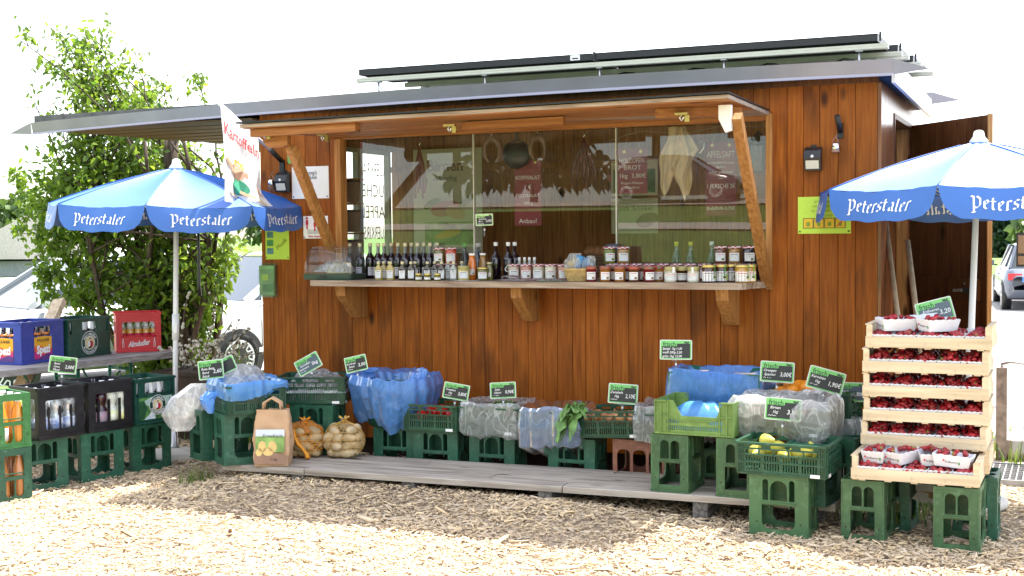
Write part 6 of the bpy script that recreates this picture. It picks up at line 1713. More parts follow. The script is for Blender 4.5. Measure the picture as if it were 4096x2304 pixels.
def jarlamp(label, x, z, glass):
    t = thing('hanging_lamp', label, 'hanging lamp', (x, -.028, z), 0, 'small hanging solar bulbs')
    mb = MB(); mb.lathe([(.021, 0), (.022, .003), (.022, .03), (.018, .034)], 'chrome', 12); mb.build('metal_cap', t)
    mb = MB()
    if glass: mb.lathe([(.004, -.047), (.02, -.04), (.028, -.02), (.024, -.005), (.018, 0)], 'clear_plastic', 14); mb.build('glass_bulb', t)
    else: mb.lathe([(.021, -.016), (.022, -.012), (.022, -.001)], 'kraft_dark', 12); mb.build('glass_bulb', t)
    mb = MB(); mb.tube([(-.018, 0, .034), (-.012, 0, .055), (0, .0, .068), (.012, 0, .055), (.018, 0, .034)], .0012, 'steel', 4); mb.tube([(0, 0, .066), (.006, .006, .08), (0, .02, .092), (0, .026, .09)], .0012, 'steel', 4); mb.build('wire', t)
jarlamp('silver capped glass bulb hanging by the left wall edge', -3.945, 1.80, True)
jarlamp('silver capped bulb hanging below the empty flag holder', -.222, 1.905, False)
fh = thing('flag_holder', 'empty black flag holder tube on the right part of the wall', 'flag holder', (-.20, -.002, 2.01))
mb = MB(); mb.box((0, -.004, 0), (.03, .008, .085), 'black_plastic'); mb.build('plate', fh)
mb = MB(); mb.tube([(0, -.006, -.005), (0, -.03, .02), (-.004, -.085, .075)], .0155, 'black_plastic', 10); mb.lathe([(.012, 0), (.0121, .001)], 'dark_gap', 10, T(-.004, -.0852, .0755) @ RX(.75)); mb.build('tube', fh)

# ================================================================== ON THE COUNTER
CZ_ = 1.1722
pmat('pale_spirit', (0.42, 0.33, 0.10), 0.06, spec=0.9); pmat('dark_spirit', (0.05, 0.035, 0.015), 0.06, spec=0.9); pmat('clear_spirit', (0.32, 0.34, 0.30), 0.05, spec=0.9, metal=.15)
pmat('wine_dark', (0.012, 0.006, 0.010), 0.06, spec=0.9); pmat('cream_cap', (0.62, 0.56, 0.36), 0.35); pmat('grey_neck', (0.20, 0.22, 0.20), 0.08, spec=0.9); pmat('green_cap', (0.10, 0.45, 0.10), 0.4)
pmat('jam_red', (0.16, 0.01, 0.012), 0.08, spec=0.8); pmat('jam_amber', (0.30, 0.12, 0.015), 0.08, spec=0.8); pmat('jam_brown', (0.12, 0.045, 0.015), 0.08, spec=0.8); pmat('jam_olive', (0.14, 0.13, 0.03), 0.08, spec=0.8)
pmat('soup_orange', (0.60, 0.16, 0.015), 0.1, spec=0.8); pmat('soup_red', (0.45, 0.06, 0.02), 0.1, spec=0.8); pmat('broth', (0.30, 0.16, 0.04), 0.1, spec=0.8); pmat('lard', (0.50, 0.42, 0.34), 0.15); pmat('sausage_pink', (0.48, 0.24, 0.18), 0.15); pmat('pickle', (0.16, 0.18, 0.03), 0.1)
pmat('cream_honey', (0.66, 0.62, 0.48), 0.12); pmat('dark_honey', (0.06, 0.022, 0.008), 0.06, spec=0.9); pmat('gold_honey', (0.42, 0.22, 0.03), 0.06, spec=0.9); pmat('gold_lid', (0.60, 0.47, 0.14), 0.3, metal=0.6); pmat('olive_lid', (0.36, 0.32, 0.13), 0.4)
pmat('speckled_lid', (0.45, 0.04, 0.03), 0.4, vs=60, col2=(0.10, 0.16, 0.10)); pmat('noodle', (0.55, 0.46, 0.16), 0.4, var=.4, vs=60); pmat('dark_lid', (0.04, 0.05, 0.035), 0.35)
pmat('label_yellow', (0.70, 0.62, 0.06), 0.5); pmat('label_leaf', (0.10, 0.40, 0.10), 0.5)
def label_patch(mb, r, z0, z1, span, yaw=-PI / 2, art=None, seed=0, mat='paper_white'):
    """printed label on a round body: heading, lines of small print, a picture in one corner"""
    def P(u, z, d=.0): a = yaw + (u - .5) * span; return Vector(((r + d) * math.cos(a), (r + d) * math.sin(a), z))
    n = 6
    mb.add([P(i / n, z0, .0006) for i in range(n + 1)] + [P(i / n, z1, .0006) for i in range(n + 1)], [(i, i + 1, n + 2 + i, n + 1 + i) for i in range(n)], mat)
    h = z1 - z0
    def bar(u0, u1, zz, t, m): U = [u0 + (u1 - u0) * i / 4 for i in range(5)]; mb.add([P(u, zz, .0012) for u in U] + [P(u, zz + t, .0012) for u in U], [(i, i + 1, i + 6, i + 5) for i in range(4)], m)
    rr = random.Random(seed)
    bar(.18, .82, z0 + h * .80, h * .07, 'print_red' if rr.random() < .5 else 'print_dark')
    for k in range(3): bar(.12, rr.uniform(.6, .88), z0 + h * (.66 - .10 * k), h * .022, 'print_grey')
    if art: bar(.6, .86, z0 + h * .10, h * .26, art)
pmat('print_grey', (0.35, 0.35, 0.38), 0.7)
def jar(label, body, lid, r, h, lidh, group, six=False, span=1.7, zr=(.15, .62), art=None, seed=0, lidr=1.03, lmat='paper_white', name='jar'):
    n = 6 if six else 14
    mb = MB(); mb.lathe([(r * .92, 0), (r, h * .04), (r, h * .80), (r * .88, h - lidh)], body, n, smooth=not six, phase=PI / 6 if six else 0)
    o = mb.build(name); tag(o, label, 'jar', group)
    mb = MB(); mb.lathe([(r * lidr * .98, h - lidh), (r * lidr, h - lidh * .8), (r * lidr, h - lidh * .2), (r * lidr * .93, h)], lid, 14); mb.build('lid', o)
    mb = MB(); label_patch(mb, r * (.90 if six else 1), h * zr[0], h * zr[1], span * (.7 if six else 1), seed=seed, art=art, mat=lmat); mb.build('paper_label', o)
    return o
def flask(label, body, seed, w=.052, d=.028, h=.116):
    """flat hip-flask bottle"""
    mb = MB(); pts = [(w / 2 * .95, 0), (w / 2, .004), (w / 2, h * .60), (w / 2 * .75, h * .70), (w * .16, h * .80), (w * .15, h * .88)]
    n = 14; sq = d / w
    mb.lathe(pts[:5] + [pts[5]], body, n, Matrix.Diagonal((1, sq, 1, 1))); o = mb.build('spirit_flask'); tag(o, label, 'bottle', 'flat spirit flasks on the counter')
    mb = MB(); mb.lathe([(.0095, h * .86), (.0105, h * .87), (.0105, h), (.009, h * 1.005)], 'cream_cap', 10); mb.build('cap', o)
    mb = MB(); label_patch(mb, w / 2 * 1.25, h * .10, h * .52, 1.15, seed=seed, art='jam_brown' if seed % 2 else None)
    mb.v = [(x, (y + w / 2 * 1.25) * .35 - d / 2 * 1.08, z) for x, y, z in mb.v]; mb.build('paper_label', o)
    return o
rr = random.Random(31)
YAW = .30
fl_rows = [('pale', (-3.032,-0.200,1.208)[0], -.20), ('pale', (-2.942,-0.200,1.208)[0], -.205), ('dark', (-2.845,-0.230,1.210)[0], -.23), ('dark', (-2.794,-0.215,1.210)[0], -.21), ('dark', (-2.690,-0.190,1.209)[0], -.19), ('dark', (-2.591,-0.190,1.210)[0], -.19), ('clear', (-2.513,-0.180,1.210)[0], -.18),
           ('pale', (-3.031,-0.130,1.206)[0], -.135), ('pale', (-3.003,-0.150,1.207)[0]+.02, -.15), ('dark', (-2.894,-0.140,1.207)[0], -.14), ('dark', (-2.800,-0.140,1.207)[0], -.145), ('dark', (-2.670,-0.120,1.207)[0], -.13), ('clear', (-2.578,-0.120,1.207)[0], -.125), ('clear', (-2.494,-0.100,1.207)[0], -.10)]
protos = {}
nm = {'pale': 'flat flask of pale yellow spirit', 'dark': 'flat flask of dark herb spirit', 'clear': 'flat flask of clear spirit'}
cnt = {}
for i, (k, x, y) in enumerate(fl_rows):
    row = 'front row' if i < 7 else 'second row'
    cnt[(k, row)] = cnt.get((k, row), 0) + 1
    lab = '%s, %s of its kind in the %s' % (nm[k], ORD[cnt[(k, row)] - 1], row)
    if k not in protos: protos[k] = o = flask(lab, {'pale': 'pale_spirit', 'dark': 'dark_spirit', 'clear': 'clear_spirit'}[k], i); o.location = (x, y, CZ_); o.rotation_euler = (0, 0, YAW + rr.uniform(-.12, .12))
    else: dup(protos[k], (x, y, CZ_), YAW + rr.uniform(-.15, .15), lab)
# wine and liqueur bottles behind the flasks
pr = [(.030, 0), (.0325, .004), (.0325, .118), (.029, .138), (.0115, .166), (.0105, .218)]
wine = bottle('wine_bottle', 'x', 'bottle', pr, ['wine_dark'] * 4 + ['grey_neck'], 14, 'dark liqueur bottles behind the flasks', parts=[('cap', [(.0125, .208), (.0135, .21), (.0135, .228), (.011, .232)], 'cream_cap')])
mb = MB(); label_patch(mb, .0325, .02, .075, 1.3, seed=4); mb.build('paper_label', wine)
WU = [(880, .06), (905, .03), (935, .06), (957, .02), (993, .03), (1008, .065), (1040, .035), (1055, .0), (1078, .045), (1094, .01), (1112, .045), (1128, .02), (1146, .06)]
WX = [(-3.396,0.060,1.304)[0], (-3.302,0.030,1.304)[0], (-3.242,0.060,1.303)[0], (-3.159,0.020,1.304)[0], (-3.120,0.030,1.304)[0], (-3.084,0.065,1.303)[0], (-3.020,0.035,1.304)[0], (-2.948,0.000,1.304)[0], (-2.926,0.045,1.303)[0], (-2.864,0.010,1.304)[0], (-2.836,0.045,1.303)[0], (-2.778,0.020,1.304)[0], (-2.747,0.060,1.303)[0]]
for i, x in enumerate(WX):
    lab = 'dark liqueur bottle with cream cap, %s from the left behind the flasks' % ORD[i]
    p = (x, WU[i][1], CZ_)
    if i == 0: wine.location = p; wine['label'] = lab; wine.rotation_euler = (0, 0, YAW)
    else: dup(wine, p, YAW + rr.uniform(-.4, .4), lab)
# tall bottles standing inside behind the panes
tb = bottle('wine_bottle', 'x', 'bottle', [(.030, 0), (.032, .005), (.032, .11), (.012, .175), (.011, .215)], ['wine_dark'] * 3 + ['grey_neck'], 14, 'tall bottles inside behind the panes', parts=[('cap', [(.0135, .20), (.0135, .226)], 'white_plastic')])
TX_ = [(-2.83, .20, 'white'), (-2.93, .22, 'green'), (-2.62, .20, 'green'), (-2.54, .24, 'white'), (-2.52, .17, 'white'), (-1.22, .26, 'yellow'), (-1.12, .22, 'yellow'), (-1.0, .26, 'white'), (-.72, .20, 'white'), (-.64, .24, 'white')]
for i, (x, y, c) in enumerate(TX_):
    lab = 'tall dark bottle inside the hatch, %s from the left' % ORD[i]
    if i == 0: tb.location = (x, y, CZ_); tb['label'] = lab; o = tb
    else: o = dup(tb, (x, y, CZ_), 0, lab)
    if c != 'white':
        ch = [q for q in o.children if q.name.startswith('cap')][0]; ch.data = ch.data.copy(); ch.data.materials[0] = MATS['green_cap' if c == 'green' else 'label_yellow']
def place(o, x, y, z=CZ_, rz=None): o.location = (x, y, z); o.rotation_euler = (0, 0, YAW + rr.uniform(-.2, .2) if rz is None else rz)
j = jar('glass jar of yellow noodles with a cream lid among the flasks', 'noodle', 'olive_lid', .036, .09, .018, 'odd jars on the counter', seed=2); place(j, (-2.439,-0.190,1.210)[0], -.19)
j = jar('squat jar with gold lid right of the noodle jar', 'jam_olive', 'gold_lid', .034, .08, .011, 'odd jars on the counter', seed=3); place(j, (-2.319,-0.170,1.210)[0], -.17)
j0 = jar('tiny dark jar with gold lid, leftmost of three at the shelf edge', 'jam_olive', 'gold_lid', .0205, .046, .010, 'three tiny jars at the shelf edge', seed=5, zr=(.2, .5), span=2.2); place(j0, (-2.694,-0.300,1.188)[0], -.30)
dup(j0, ((-2.630,-0.305,1.189)[0], -.305, CZ_), YAW, 'tiny dark jar with gold lid, middle of three at the shelf edge'); dup(j0, ((-2.564,-0.300,1.189)[0], -.30, CZ_), YAW + .1, 'tiny dark jar with gold lid, rightmost of three at the shelf edge')
def soup(label, mat, x, y, h=.165, r=.026, cap='white_plastic'):
    o = bottle('soup_bottle', label, 'bottle', [(r * .95, 0), (r, .005), (r, h * .60), (r * .70, h * .80), (r * .62, h * .93)], [mat] * 4, 14, 'wide necked soup bottles', parts=[('cap', [(r * .72, h * .92), (r * .74, h * .93), (r * .74, h), (r * .66, h * 1.003)], cap)])
    mb = MB(); label_patch(mb, r, h * .2, h * .42, 1.2, seed=8, art='jam_brown', mat='crate_label'); mb.build('paper_label', o); place(o, x, y); return o
soup('wide necked bottle of orange soup with white cap', 'soup_orange', (-2.415,-0.120,1.306)[0], -.12)
soup('wide necked bottle of brown broth with white cap', 'broth', (-2.370,-0.060,1.305)[0], -.06)
soup('smaller wide necked bottle of greyish green dressing', 'jam_olive', (-2.292,-0.130,1.282)[0], -.13, h=.11, r=.022, cap='cream_cap')
o = bottle('wine_bottle', 'dark bottle with a white script letter on its front', 'bottle', pr, ['wine_dark'] * 5, 14, 'dark bottles in the open hatch', parts=[('cap', [(.0125, .208), (.0135, .21), (.0135, .228), (.011, .232)], 'white_plastic')]); place(o, (-2.232,0.020,1.328)[0], .02, rz=.25)
mb = MB(); put_text(mb, 'O', (0, -.0335, .07), X, Zv, .045, 'white_print', shear=.3); mb.build('script_letter', o)
dup(o, ((-2.335,0.060,1.328)[0], .06, CZ_), 2.6, 'plain dark bottle left of the bottle with the script letter'); dup(o, ((-2.214,0.060,1.327)[0], .08, CZ_), 2.9, 'plain dark bottle right behind the bottle with the script letter')
# gingham lidded jars: stacks and rows
gj = {}
def ging(key, label, body, x, y, z, seed=0, h=.100):
    if key not in gj: gj[key] = jar(label, body, 'gingham', .0362, h, .012, 'jars with red checked lids', seed=seed, art='jam_olive' if seed % 2 else None, lidr=1.06); place(gj[key], x, y, z)
    else: o = dup(gj[key], (x, y, z), YAW + rr.uniform(-.25, .25), label)
XL = [(-2.686,-0.030,1.330)[0], (-2.605,-0.030,1.330)[0]]
ging('br', 'checked lid jar at the left bottom of the small stack among the bottles', 'jam_brown', XL[0], -.03, CZ_); ging('br', 'checked lid jar at the right bottom of the small stack among the bottles', 'jam_brown', XL[1], -.03, CZ_)
ging('ol', 'olive checked lid jar on top at the left of the small stack among the bottles', 'jam_olive', XL[0], -.03, CZ_ + .1003, 1); ging('re', 'tomato red checked lid jar on top at the right of the small stack', 'soup_red', XL[1], -.03, CZ_ + .1003, 2)
for i, (x, b) in enumerate((((-2.151,-0.080,1.281)[0], 'lard'), ((-2.069,-0.080,1.281)[0], 'sausage_pink'), ((-1.987,-0.080,1.281)[0], 'lard'), ((-1.907,-0.080,1.281)[0], 'cream_honey'), ((-1.824,-0.080,1.281)[0], 'sausage_pink'))):
    ging('m' + b, 'checked lid jar of potted meat, %s from the left beside the sausage packs' % ORD[i], b, x, -.08, CZ_, i, h=.098)
for i in range(4):
    o = (bottle('sauce_bottle', 'x', 'bottle', [(.011, 0), (.012, .003), (.012, .10), (.009, .115), (.008, .125)], ['clear_spirit'] * 4, 10, 'slim bottles behind the potted meat', parts=[('cap', [(.009, .115), (.009, .138)], 'white_plastic')]) if i == 0 else dup(o, (0, 0, 0)))
    o['label'] = 'slim bottle with white cap, %s from the left behind the potted meat jars' % ORD[i]; o.location = ([(-2.148,0.000,1.304)[0], (-2.113,0.000,1.304)[0], (-2.081,0.000,1.304)[0], (-2.047,0.000,1.303)[0]][i], .0, CZ_)
for i, x in enumerate([(-1.534,-0.020,1.280)[0], (-1.466,-0.020,1.280)[0], (-1.385,-0.020,1.280)[0], (-1.303,-0.020,1.280)[0], (-1.221,-0.020,1.280)[0], (-1.138,-0.020,1.280)[0], (-1.057,-0.020,1.280)[0], (-0.969,-0.020,1.280)[0], (-0.873,-0.030,1.280)[0], (-0.789,-0.030,1.280)[0], (-0.711,-0.030,1.280)[0]]):
    ging('jr' if i % 3 else 'jb', 'checked lid jam jar, %s from the left in the long row before the right pane' % ORD[i], 'jam_red' if i % 3 else 'jam_brown', x, -.02 if i < 8 else -.03, CZ_, i)
for i, (x, b, s) in enumerate((((-1.551,-0.020,1.375)[0], 'pickle', 'checked lid jar of pickles standing on the long jar row'), ((-1.466,-0.020,1.374)[0], 'broth', 'checked lid jar of light brown sauce standing on the long jar row'), ((-0.872,-0.030,1.372)[0], 'jam_brown', 'checked lid jar, left of three stacked at the right end'), ((-0.789,-0.030,1.371)[0], 'broth', 'checked lid jar, middle of three stacked at the right end'), ((-0.706,-0.030,1.371)[0], 'wine_dark', 'checked lid jar, right of three stacked at the right end'))):
    ging('t' + b, s, b, x, -.02 if i < 2 else -.03, CZ_ + .1003, i + 1)
# jam jars with speckled lids, creamed honey, gold lidded honey
jm = {}
JM = [((-1.584,-0.250,1.239)[0], -.25, 'jam_red'), ((-1.498,-0.250,1.239)[0], -.25, 'jam_amber'), ((-1.406,-0.255,1.239)[0], -.255, 'jam_amber'), ((-1.320,-0.255,1.240)[0], -.255, 'jam_brown'), ((-1.233,-0.250,1.240)[0], -.25, 'jam_red'),
      ((-1.470,-0.170,1.237)[0], -.17, 'jam_red'), ((-1.384,-0.170,1.237)[0], -.17, 'jam_red'), ((-1.297,-0.170,1.237)[0], -.17, 'jam_brown'), ((-1.198,-0.180,1.238)[0], -.18, 'jam_amber')]
for i, (x, y, b) in enumerate(JM):
    lab = 'small jam jar with speckled lid, %s right of the basket in the %s row' % ((ORD[i], 'front') if i < 5 else (ORD[i - 5], 'back'))
    if b not in jm: jm[b] = jar(lab, b, 'speckled_lid', .0325, .092, .020, 'small jam jars with speckled lids', seed=i, zr=(.14, .62), span=1.7, art='jam_amber'); place(jm[b], x, y)
    else: dup(jm[b], (x, y, CZ_), YAW + rr.uniform(-.3, .3), lab)
ch = jar('jar of pale creamed honey with olive lid, left of its kind', 'cream_honey', 'olive_lid', .034, .09, .026, 'creamed honey jars', seed=1, zr=(.12, .55), span=2.6, lmat='crate_label'); place(ch, (-1.106,-0.250,1.240)[0], -.25)
mb = MB(); mb.box((.012, -.035, .07), (.013, .001, .032), 'paper_white'); mb.build('seal', ch)
dup(ch, ((-0.971,-0.250,1.240)[0], -.25, CZ_), YAW - .5, 'jar of pale creamed honey with olive lid, right of its kind')
dh = jar('dark jar with olive lid between the two creamed honey jars', 'dark_honey', 'olive_lid', .033, .09, .026, 'creamed honey jars', seed=2, zr=(.12, .55), span=2.4, lmat='crate_label'); place(dh, (-1.056,-0.190,1.238)[0], -.19)
HN = [((-0.881,-0.260,1.241)[0], -.26, 'dark_honey'), ((-0.824,-0.200,1.239)[0], -.20, 'dark_honey'), ((-0.782,-0.150,1.238)[0], -.15, 'dark_honey'), ((-0.694,-0.250,1.241)[0], -.25, 'gold_honey'), ((-0.671,-0.180,1.239)[0], -.18, 'gold_honey')]
hn = {}
for i, (x, y, b) in enumerate(HN):
    lab = 'honey jar with gold lid and green yellow label, %s from the left' % ORD[i]
    if b not in hn:
        hn[b] = o = jar(lab, b, 'gold_lid', .039, .10, .016, 'honey jars at the right end of the counter', seed=i, zr=(.08, .62), span=2.6); place(o, x, y)
        mb = MB()
        def P(u, z, d=.0016): a = -PI / 2 + u * 2.4; return Vector(((.039 + d) * math.cos(a), (.039 + d) * math.sin(a), z))
        mb.add([P(.0, .012), P(.5, .010), P(.5, .05), P(.25, .028)], [(0, 1, 2, 3)], 'label_yellow'); mb.add([P(.12, .018, .002), P(.42, .016, .002), P(.46, .042, .002), P(.3, .05, .002)], [(0, 1, 2, 3)], 'label_leaf'); mb.add([P(.2, .026, .0024), P(.36, .024, .0024), P(.37, .036, .0024), P(.24, .036, .0024)], [(0, 1, 2, 3)], 'jam_brown')
        mb.add([P(.30, .055), P(.36, .055), P(.36, .098), P(.30, .098)], [(0, 1, 2, 3)], 'label_leaf'); mb.build('picture_label', o)
    else: dup(hn[b], (x, y, CZ_), YAW + rr.uniform(-.4, .2), lab)
pmat('fold_dark', (0.02, 0.05, 0.035), 0.4)
# cheese dome
dm = thing('cheese_dome', 'clear domed cheese box with green base at the left end of the counter', 'cheese box', (-3.365, -.18, CZ_), math.radians(3)); dm.scale = (1.06, 1.05, 1.25)
mb = MB(); o_ = rrect(-.165, -.11, .165, .11, .03)
mb.add([(x, y, .002) for x, y in o_] + [(x * 1.02, y * 1.02, .030) for x, y in o_], [tuple(range(20))[::-1]] + [(i, (i + 1) % 20, (i + 1) % 20 + 20, i + 20) for i in range(20)] + [tuple(range(20, 40))], 'fold_dark'); mb.box((-.02, -.1135, .018), (.05, .004, .01), 'black_plastic'); mb.build('base', dm)

mb = MB()
def dome(u, v):
    a = PI * v; y = -.105 * math.cos(a); z = .031 + .140 * math.sin(a) ** .6
    x = (u - .5) * 2; k = max(0, abs(x) - .82) / .18
    return Vector((x * .158, y * (1 - .12 * k ** 2), .031 + (z - .031) * (1 - .35 * k ** 2.2)))
mb.grid(dome, 24, 20, 'clear_plastic')
for s in (0, 1):
    P = [dome(s, i / 20) for i in range(21)]; mb.add(P, [tuple(range(21))], 'clear_plastic')
mb.build('lid', dm)
pmat('cheese', (0.72, 0.60, 0.30), 0.45, var=.1)
rr2 = random.Random(6)
chz = None
for k in range(8):
    mb = MB(); mb.prism([(-.035, 0), (.035, 0), (.03, .03), (-.02, .036)], -.03, .03, 'cheese'); 
    p = Vector((-3.365, -.18, CZ_ + .042)) + Vector((rr2.uniform(-.11, .11), rr2.uniform(-.05, .05), .0 if k < 5 else .034))
    if chz is None: chz = mb.build('cheese_wedge', None, p, .4); tag(chz, 'wrapped wedge of cheese under the clear dome', 'cheese', 'cheese under the dome'); q = MB(); q.box((0, -.031, .016), (.04, .001, .02), 'paper_white'); q.build('paper_label', chz)
    else: dup(chz, p, rr2.uniform(-1, 1))
heap_film('plastic_wrap', 'clear wrappers crumpled over the cheese in the dome', (-3.365, -.18, CZ_ + .05), .1, .26, .15, .075, 'clear_film', 19, group='wrapping film on the counter')
# wicker basket with packets
bs = thing('wicker_basket', 'small wicker basket holding bags of crackers and blue clips', 'basket', ((-1.677,-0.200,1.213)[0], -.20, CZ_), .1)
pmat('wicker', (0.55, 0.38, 0.15), 0.6, var=.25, vs=60)
mb = MB()
for r in range(9):
    z = .004 + .0075 * r; w, d = .066 + .0022 * r, .046 + .0016 * r
    n = 36; P = []
    for i in range(n):
        a = 2 * PI * i / n; k = 1 + .035 * (1 if (i + r) % 2 else -1)
        c, s = math.cos(a), math.sin(a); m = (abs(c) ** 4 + abs(s) ** 4) ** -.25
        P.append((c * m * w * k, s * m * d * k, z))
    mb.tube(P, .004, 'wicker', 4, closed=True)
mb.build('weave', bs)
mb = MB(); P = [(math.cos(a) * (abs(math.cos(a)) ** 4 + abs(math.sin(a)) ** 4) ** -.25 * .087, math.sin(a) * (abs(math.cos(a)) ** 4 + abs(math.sin(a)) ** 4) ** -.25 * .062, .072) for a in [2 * PI * i / 30 for i in range(30)]]
mb.tube(P, .006, 'wicker', 5, closed=True); mb.build('rim', bs)
bx, by = (-1.677,-0.200,1.213)[0], -.20
pmat('cracker', (0.66, 0.52, 0.26), 0.7, var=.3, vs=50)
for k, (dx, dz) in enumerate(((-.045, .10), (-.02, .11), (-.04, .07))):
    mb = MB(); mb.lathe([(.0, -.006), (.026, -.005), (.028, 0), (.026, .005), (0, .006)], 'cracker', 12, RX(1.4) @ RZ(k)); o = mb.build('cracker', None, (bx + dx, by + .0 + .012 * k, CZ_ + dz)); tag(o, 'pale seed cracker in a clear bag in the basket', 'cracker', 'crackers in the basket')
def pouch(name, label, x, y, r, seed, top): hang(name, label, [(x, y, CZ_ + .035), (x, y, CZ_ + .07), (x, y, CZ_ + .12), (x + .01, y, CZ_ + top)], r, 'clear_film', seed, group='wrapping film on the counter', flat=.5)
pouch('cracker_bag', 'clear cracker bag standing in the wicker basket', bx - .032, by - .01, [.04, .05, .05, .035], 41, .165)
pouch('herb_bag', 'clear bag leaning at the right side of the wicker basket', bx + .06, by, [.03, .045, .04, .02], 43, .15)
pmat('clip_blue', (0.03, 0.22, 0.52), 0.4)
clp = thing('blue_packet', 'blue folded packet standing in the wicker basket', 'packet', (bx + .018, by - .01, CZ_ + .105), (.1, .25, .2))
mb = MB(); mb.box((-.018, 0, 0), (.034, .010, .088), 'clip_blue'); mb.build('panel', clp); mb = MB(); mb.box((.022, .006, .012), (.05, .010, .055), 'clip_blue'); mb.build('panel', clp)
# sausage packs lying flat
pmat('ham_slice', (0.20, 0.035, 0.03), 0.35, var=.3, vs=30)
for i, (x, y, rz) in enumerate((((-2.109,-0.220,1.212)[0], -.22, .1), ((-2.035,-0.240,1.213)[0], -.24, .5), ((-1.962,-0.200,1.212)[0], -.20, -.2), ((-1.876,-0.220,1.213)[0], -.22, .3), ((-1.825,-0.190,1.213)[0], -.19, .0), ((-2.105,-0.150,1.210)[0], -.21, -.4))):
    z = CZ_ + (.02 if i == 5 else .001); mb = MB(); mb.box((0, 0, .006), (.085, .045, .008), 'ham_slice'); o = mb.build('sausage_pack', None, (x, y, z), rz); tag(o, 'vacuum packed dark sausage lying flat, %s of the packs before the jars' % ORD[i], 'sausage pack', 'flat sausage packs')
    q = MB(); q.grid(lambda u, v: Vector(((u - .5) * .125, (v - .5) * .075, .013 - .010 * max(abs(u - .5) * 2, abs(v - .5) * 2) ** 3 + .006 * noise.noise(Vector((u * 5 + i, v * 5, i))))), 10, 8, 'clear_film'); q.build('film', o)
mb = MB(); mb.grid(lambda u, v: Vector(((u - .5) * .16, (v - .5) * .10, .002 + .008 * (u - .3) ** 2)), 8, 4, 'paper_white'); tag(mb.build('paper_sheet', None, ((-2.367,-0.290,1.178)[0], -.29, CZ_), .15), 'loose white paper sheet lying at the shelf edge', 'paper')
mb = MB(); mb.grid(lambda u, v: Vector(((u - .5) * .16, (v - .5) * .08, .002 + .008 * (u - .5) ** 2)), 8, 4, 'leaflet_green'); tag(mb.build('leaflet', None, ((-1.823,-0.290,1.181)[0], -.29, CZ_), .05), 'green leaflet lying at the shelf edge before the basket', 'leaflet')
# jars and boxes behind the panes
gb = jar('x', 'clear_spirit', 'dark_lid', .038, .10, .012, 'glass jars inside on the ledge', seed=3)
for i, x in enumerate((-1.40, -1.31, -1.21, -1.11, -1.01, -.91)):
    lab = 'dim glass jar inside on the ledge behind the right pane, %s from the left' % ORD[i]
    if i == 0: place(gb, x, .2); gb['label'] = lab
    else: dup(gb, (x, .2, CZ_), YAW, lab)
mb = MB(); mb.lathe([(.042, 0), (.043, .005), (.043, .20), (.036, .215), (.0, .22)], 'car_grey', 16); tag(mb.build('tin_can', None, ((-1.560,0.040,1.326)[0], .05, CZ_)), 'dark blue tin can behind the pickle jar', 'tin')

# ================================================================== INSIDE THE KIOSK
def hang_board(label, cx, y, z1, w, h, lines, cord=.16):
    t = thing('hanging_sign', label, 'chalk sign', (cx, y, z1), .22, 'dark red chalk boards inside')
    mb = MB(); mb.box((0, 0, -h / 2), (w, .006, h), 'red_board'); mb.build('board', t)
    mb = MB()
    for s in (-1, 1):
        mb.tube([(s * w * .28, -.002, -.02), (s * w * .06, .0, cord)], .0022, 'broom_wood', 4); mb.lathe([(.010, 0), (.010, .003)], 'brass_gold', 8, T(s * w * .28, -.003, -.022) @ RX(PI / 2))
    mb.build('cord', t)
    for s, hh, z in lines: mb = MB(); put_text(mb, s, (0, -.0045, -h * z), X, Zv, hh, 'chalk', maxw=w * .9); mb.build('chalk_writing', t)
pmat('red_board', (0.20, 0.016, 0.028), 0.5, var=.1)
hang_board('dark red board about bread behind the pane left of the cloth bag', -1.55, .42, 1.985, .185, .285, [('HOLZOFEN-', .030, .27), ('BROT', .030, .42), ('1kg  3,80€', .028, .60), ('Roggen-Weizen-', .015, .76), ('Mischbrot', .015, .86)])
hang_board('tall dark red board about apple juice at the right end inside', -.985, .42, 2.005, .185, .45, [('APFELSAFT', .040, .17), ('aus handverlesenen', .016, .28), ('Äpfeln', .015, .34), ('selbst gebrüttet', .016, .41), ('~', .03, .49), ('1 FLASCHE 2€', .028, .60), ('Einfüllhilfe 0,75€', .020, .90)])
hang_board('dark red board about salads deep behind the middle pane', -2.32, .55, 1.95, .18, .44, [('KOPFSALAT', .026, .28), ('1 €', .024, .42), ('FELDSALAT', .022, .55), ('100 g', .02, .66), ('Anbau!', .03, .93)])
pmat('sausage_dark', (0.09, 0.022, 0.018), 0.4, var=.3, rand=.2); pmat('sausage_ring', (0.15, 0.085, 0.05), 0.5, var=.3)
def sausages(label, p, n, L, spread, r=.0105):
    t = thing('sausage_bundle', label, 'sausages', p, 0, 'dried sausages hanging inside')
    for k in range(n):
        a = (k / (n - 1) - .5) * 2; mb = MB()
        P = [(0, 0, 0), (a * spread * .5, .01 * (k % 2), -L * .3), (a * spread, .015 * (k % 3), -L * .65), (a * spread * .96, .01 * (k % 2), -L * (1 - .1 * (k % 3)))]
        mb.tube(P, [.003, r, r, r * .5], 'sausage_dark', 8); mb.build('sausage', t)
    mb = MB(); mb.tube([(0, 0, .07), (.006, 0, .02), (-.006, 0, 0)], .0025, 'chrome', 5); mb.build('hook', t)
sausages('dark dried sausages in a long bundle before the pear poster', (-2.92, .16, 2.03), 5, .34, .035, .012)
sausages('dark dried sausages fanned out on a hook by the middle pane', ((-1.778,0.160,2.095)[0], .16, 2.04), 7, .30, .075, .009)
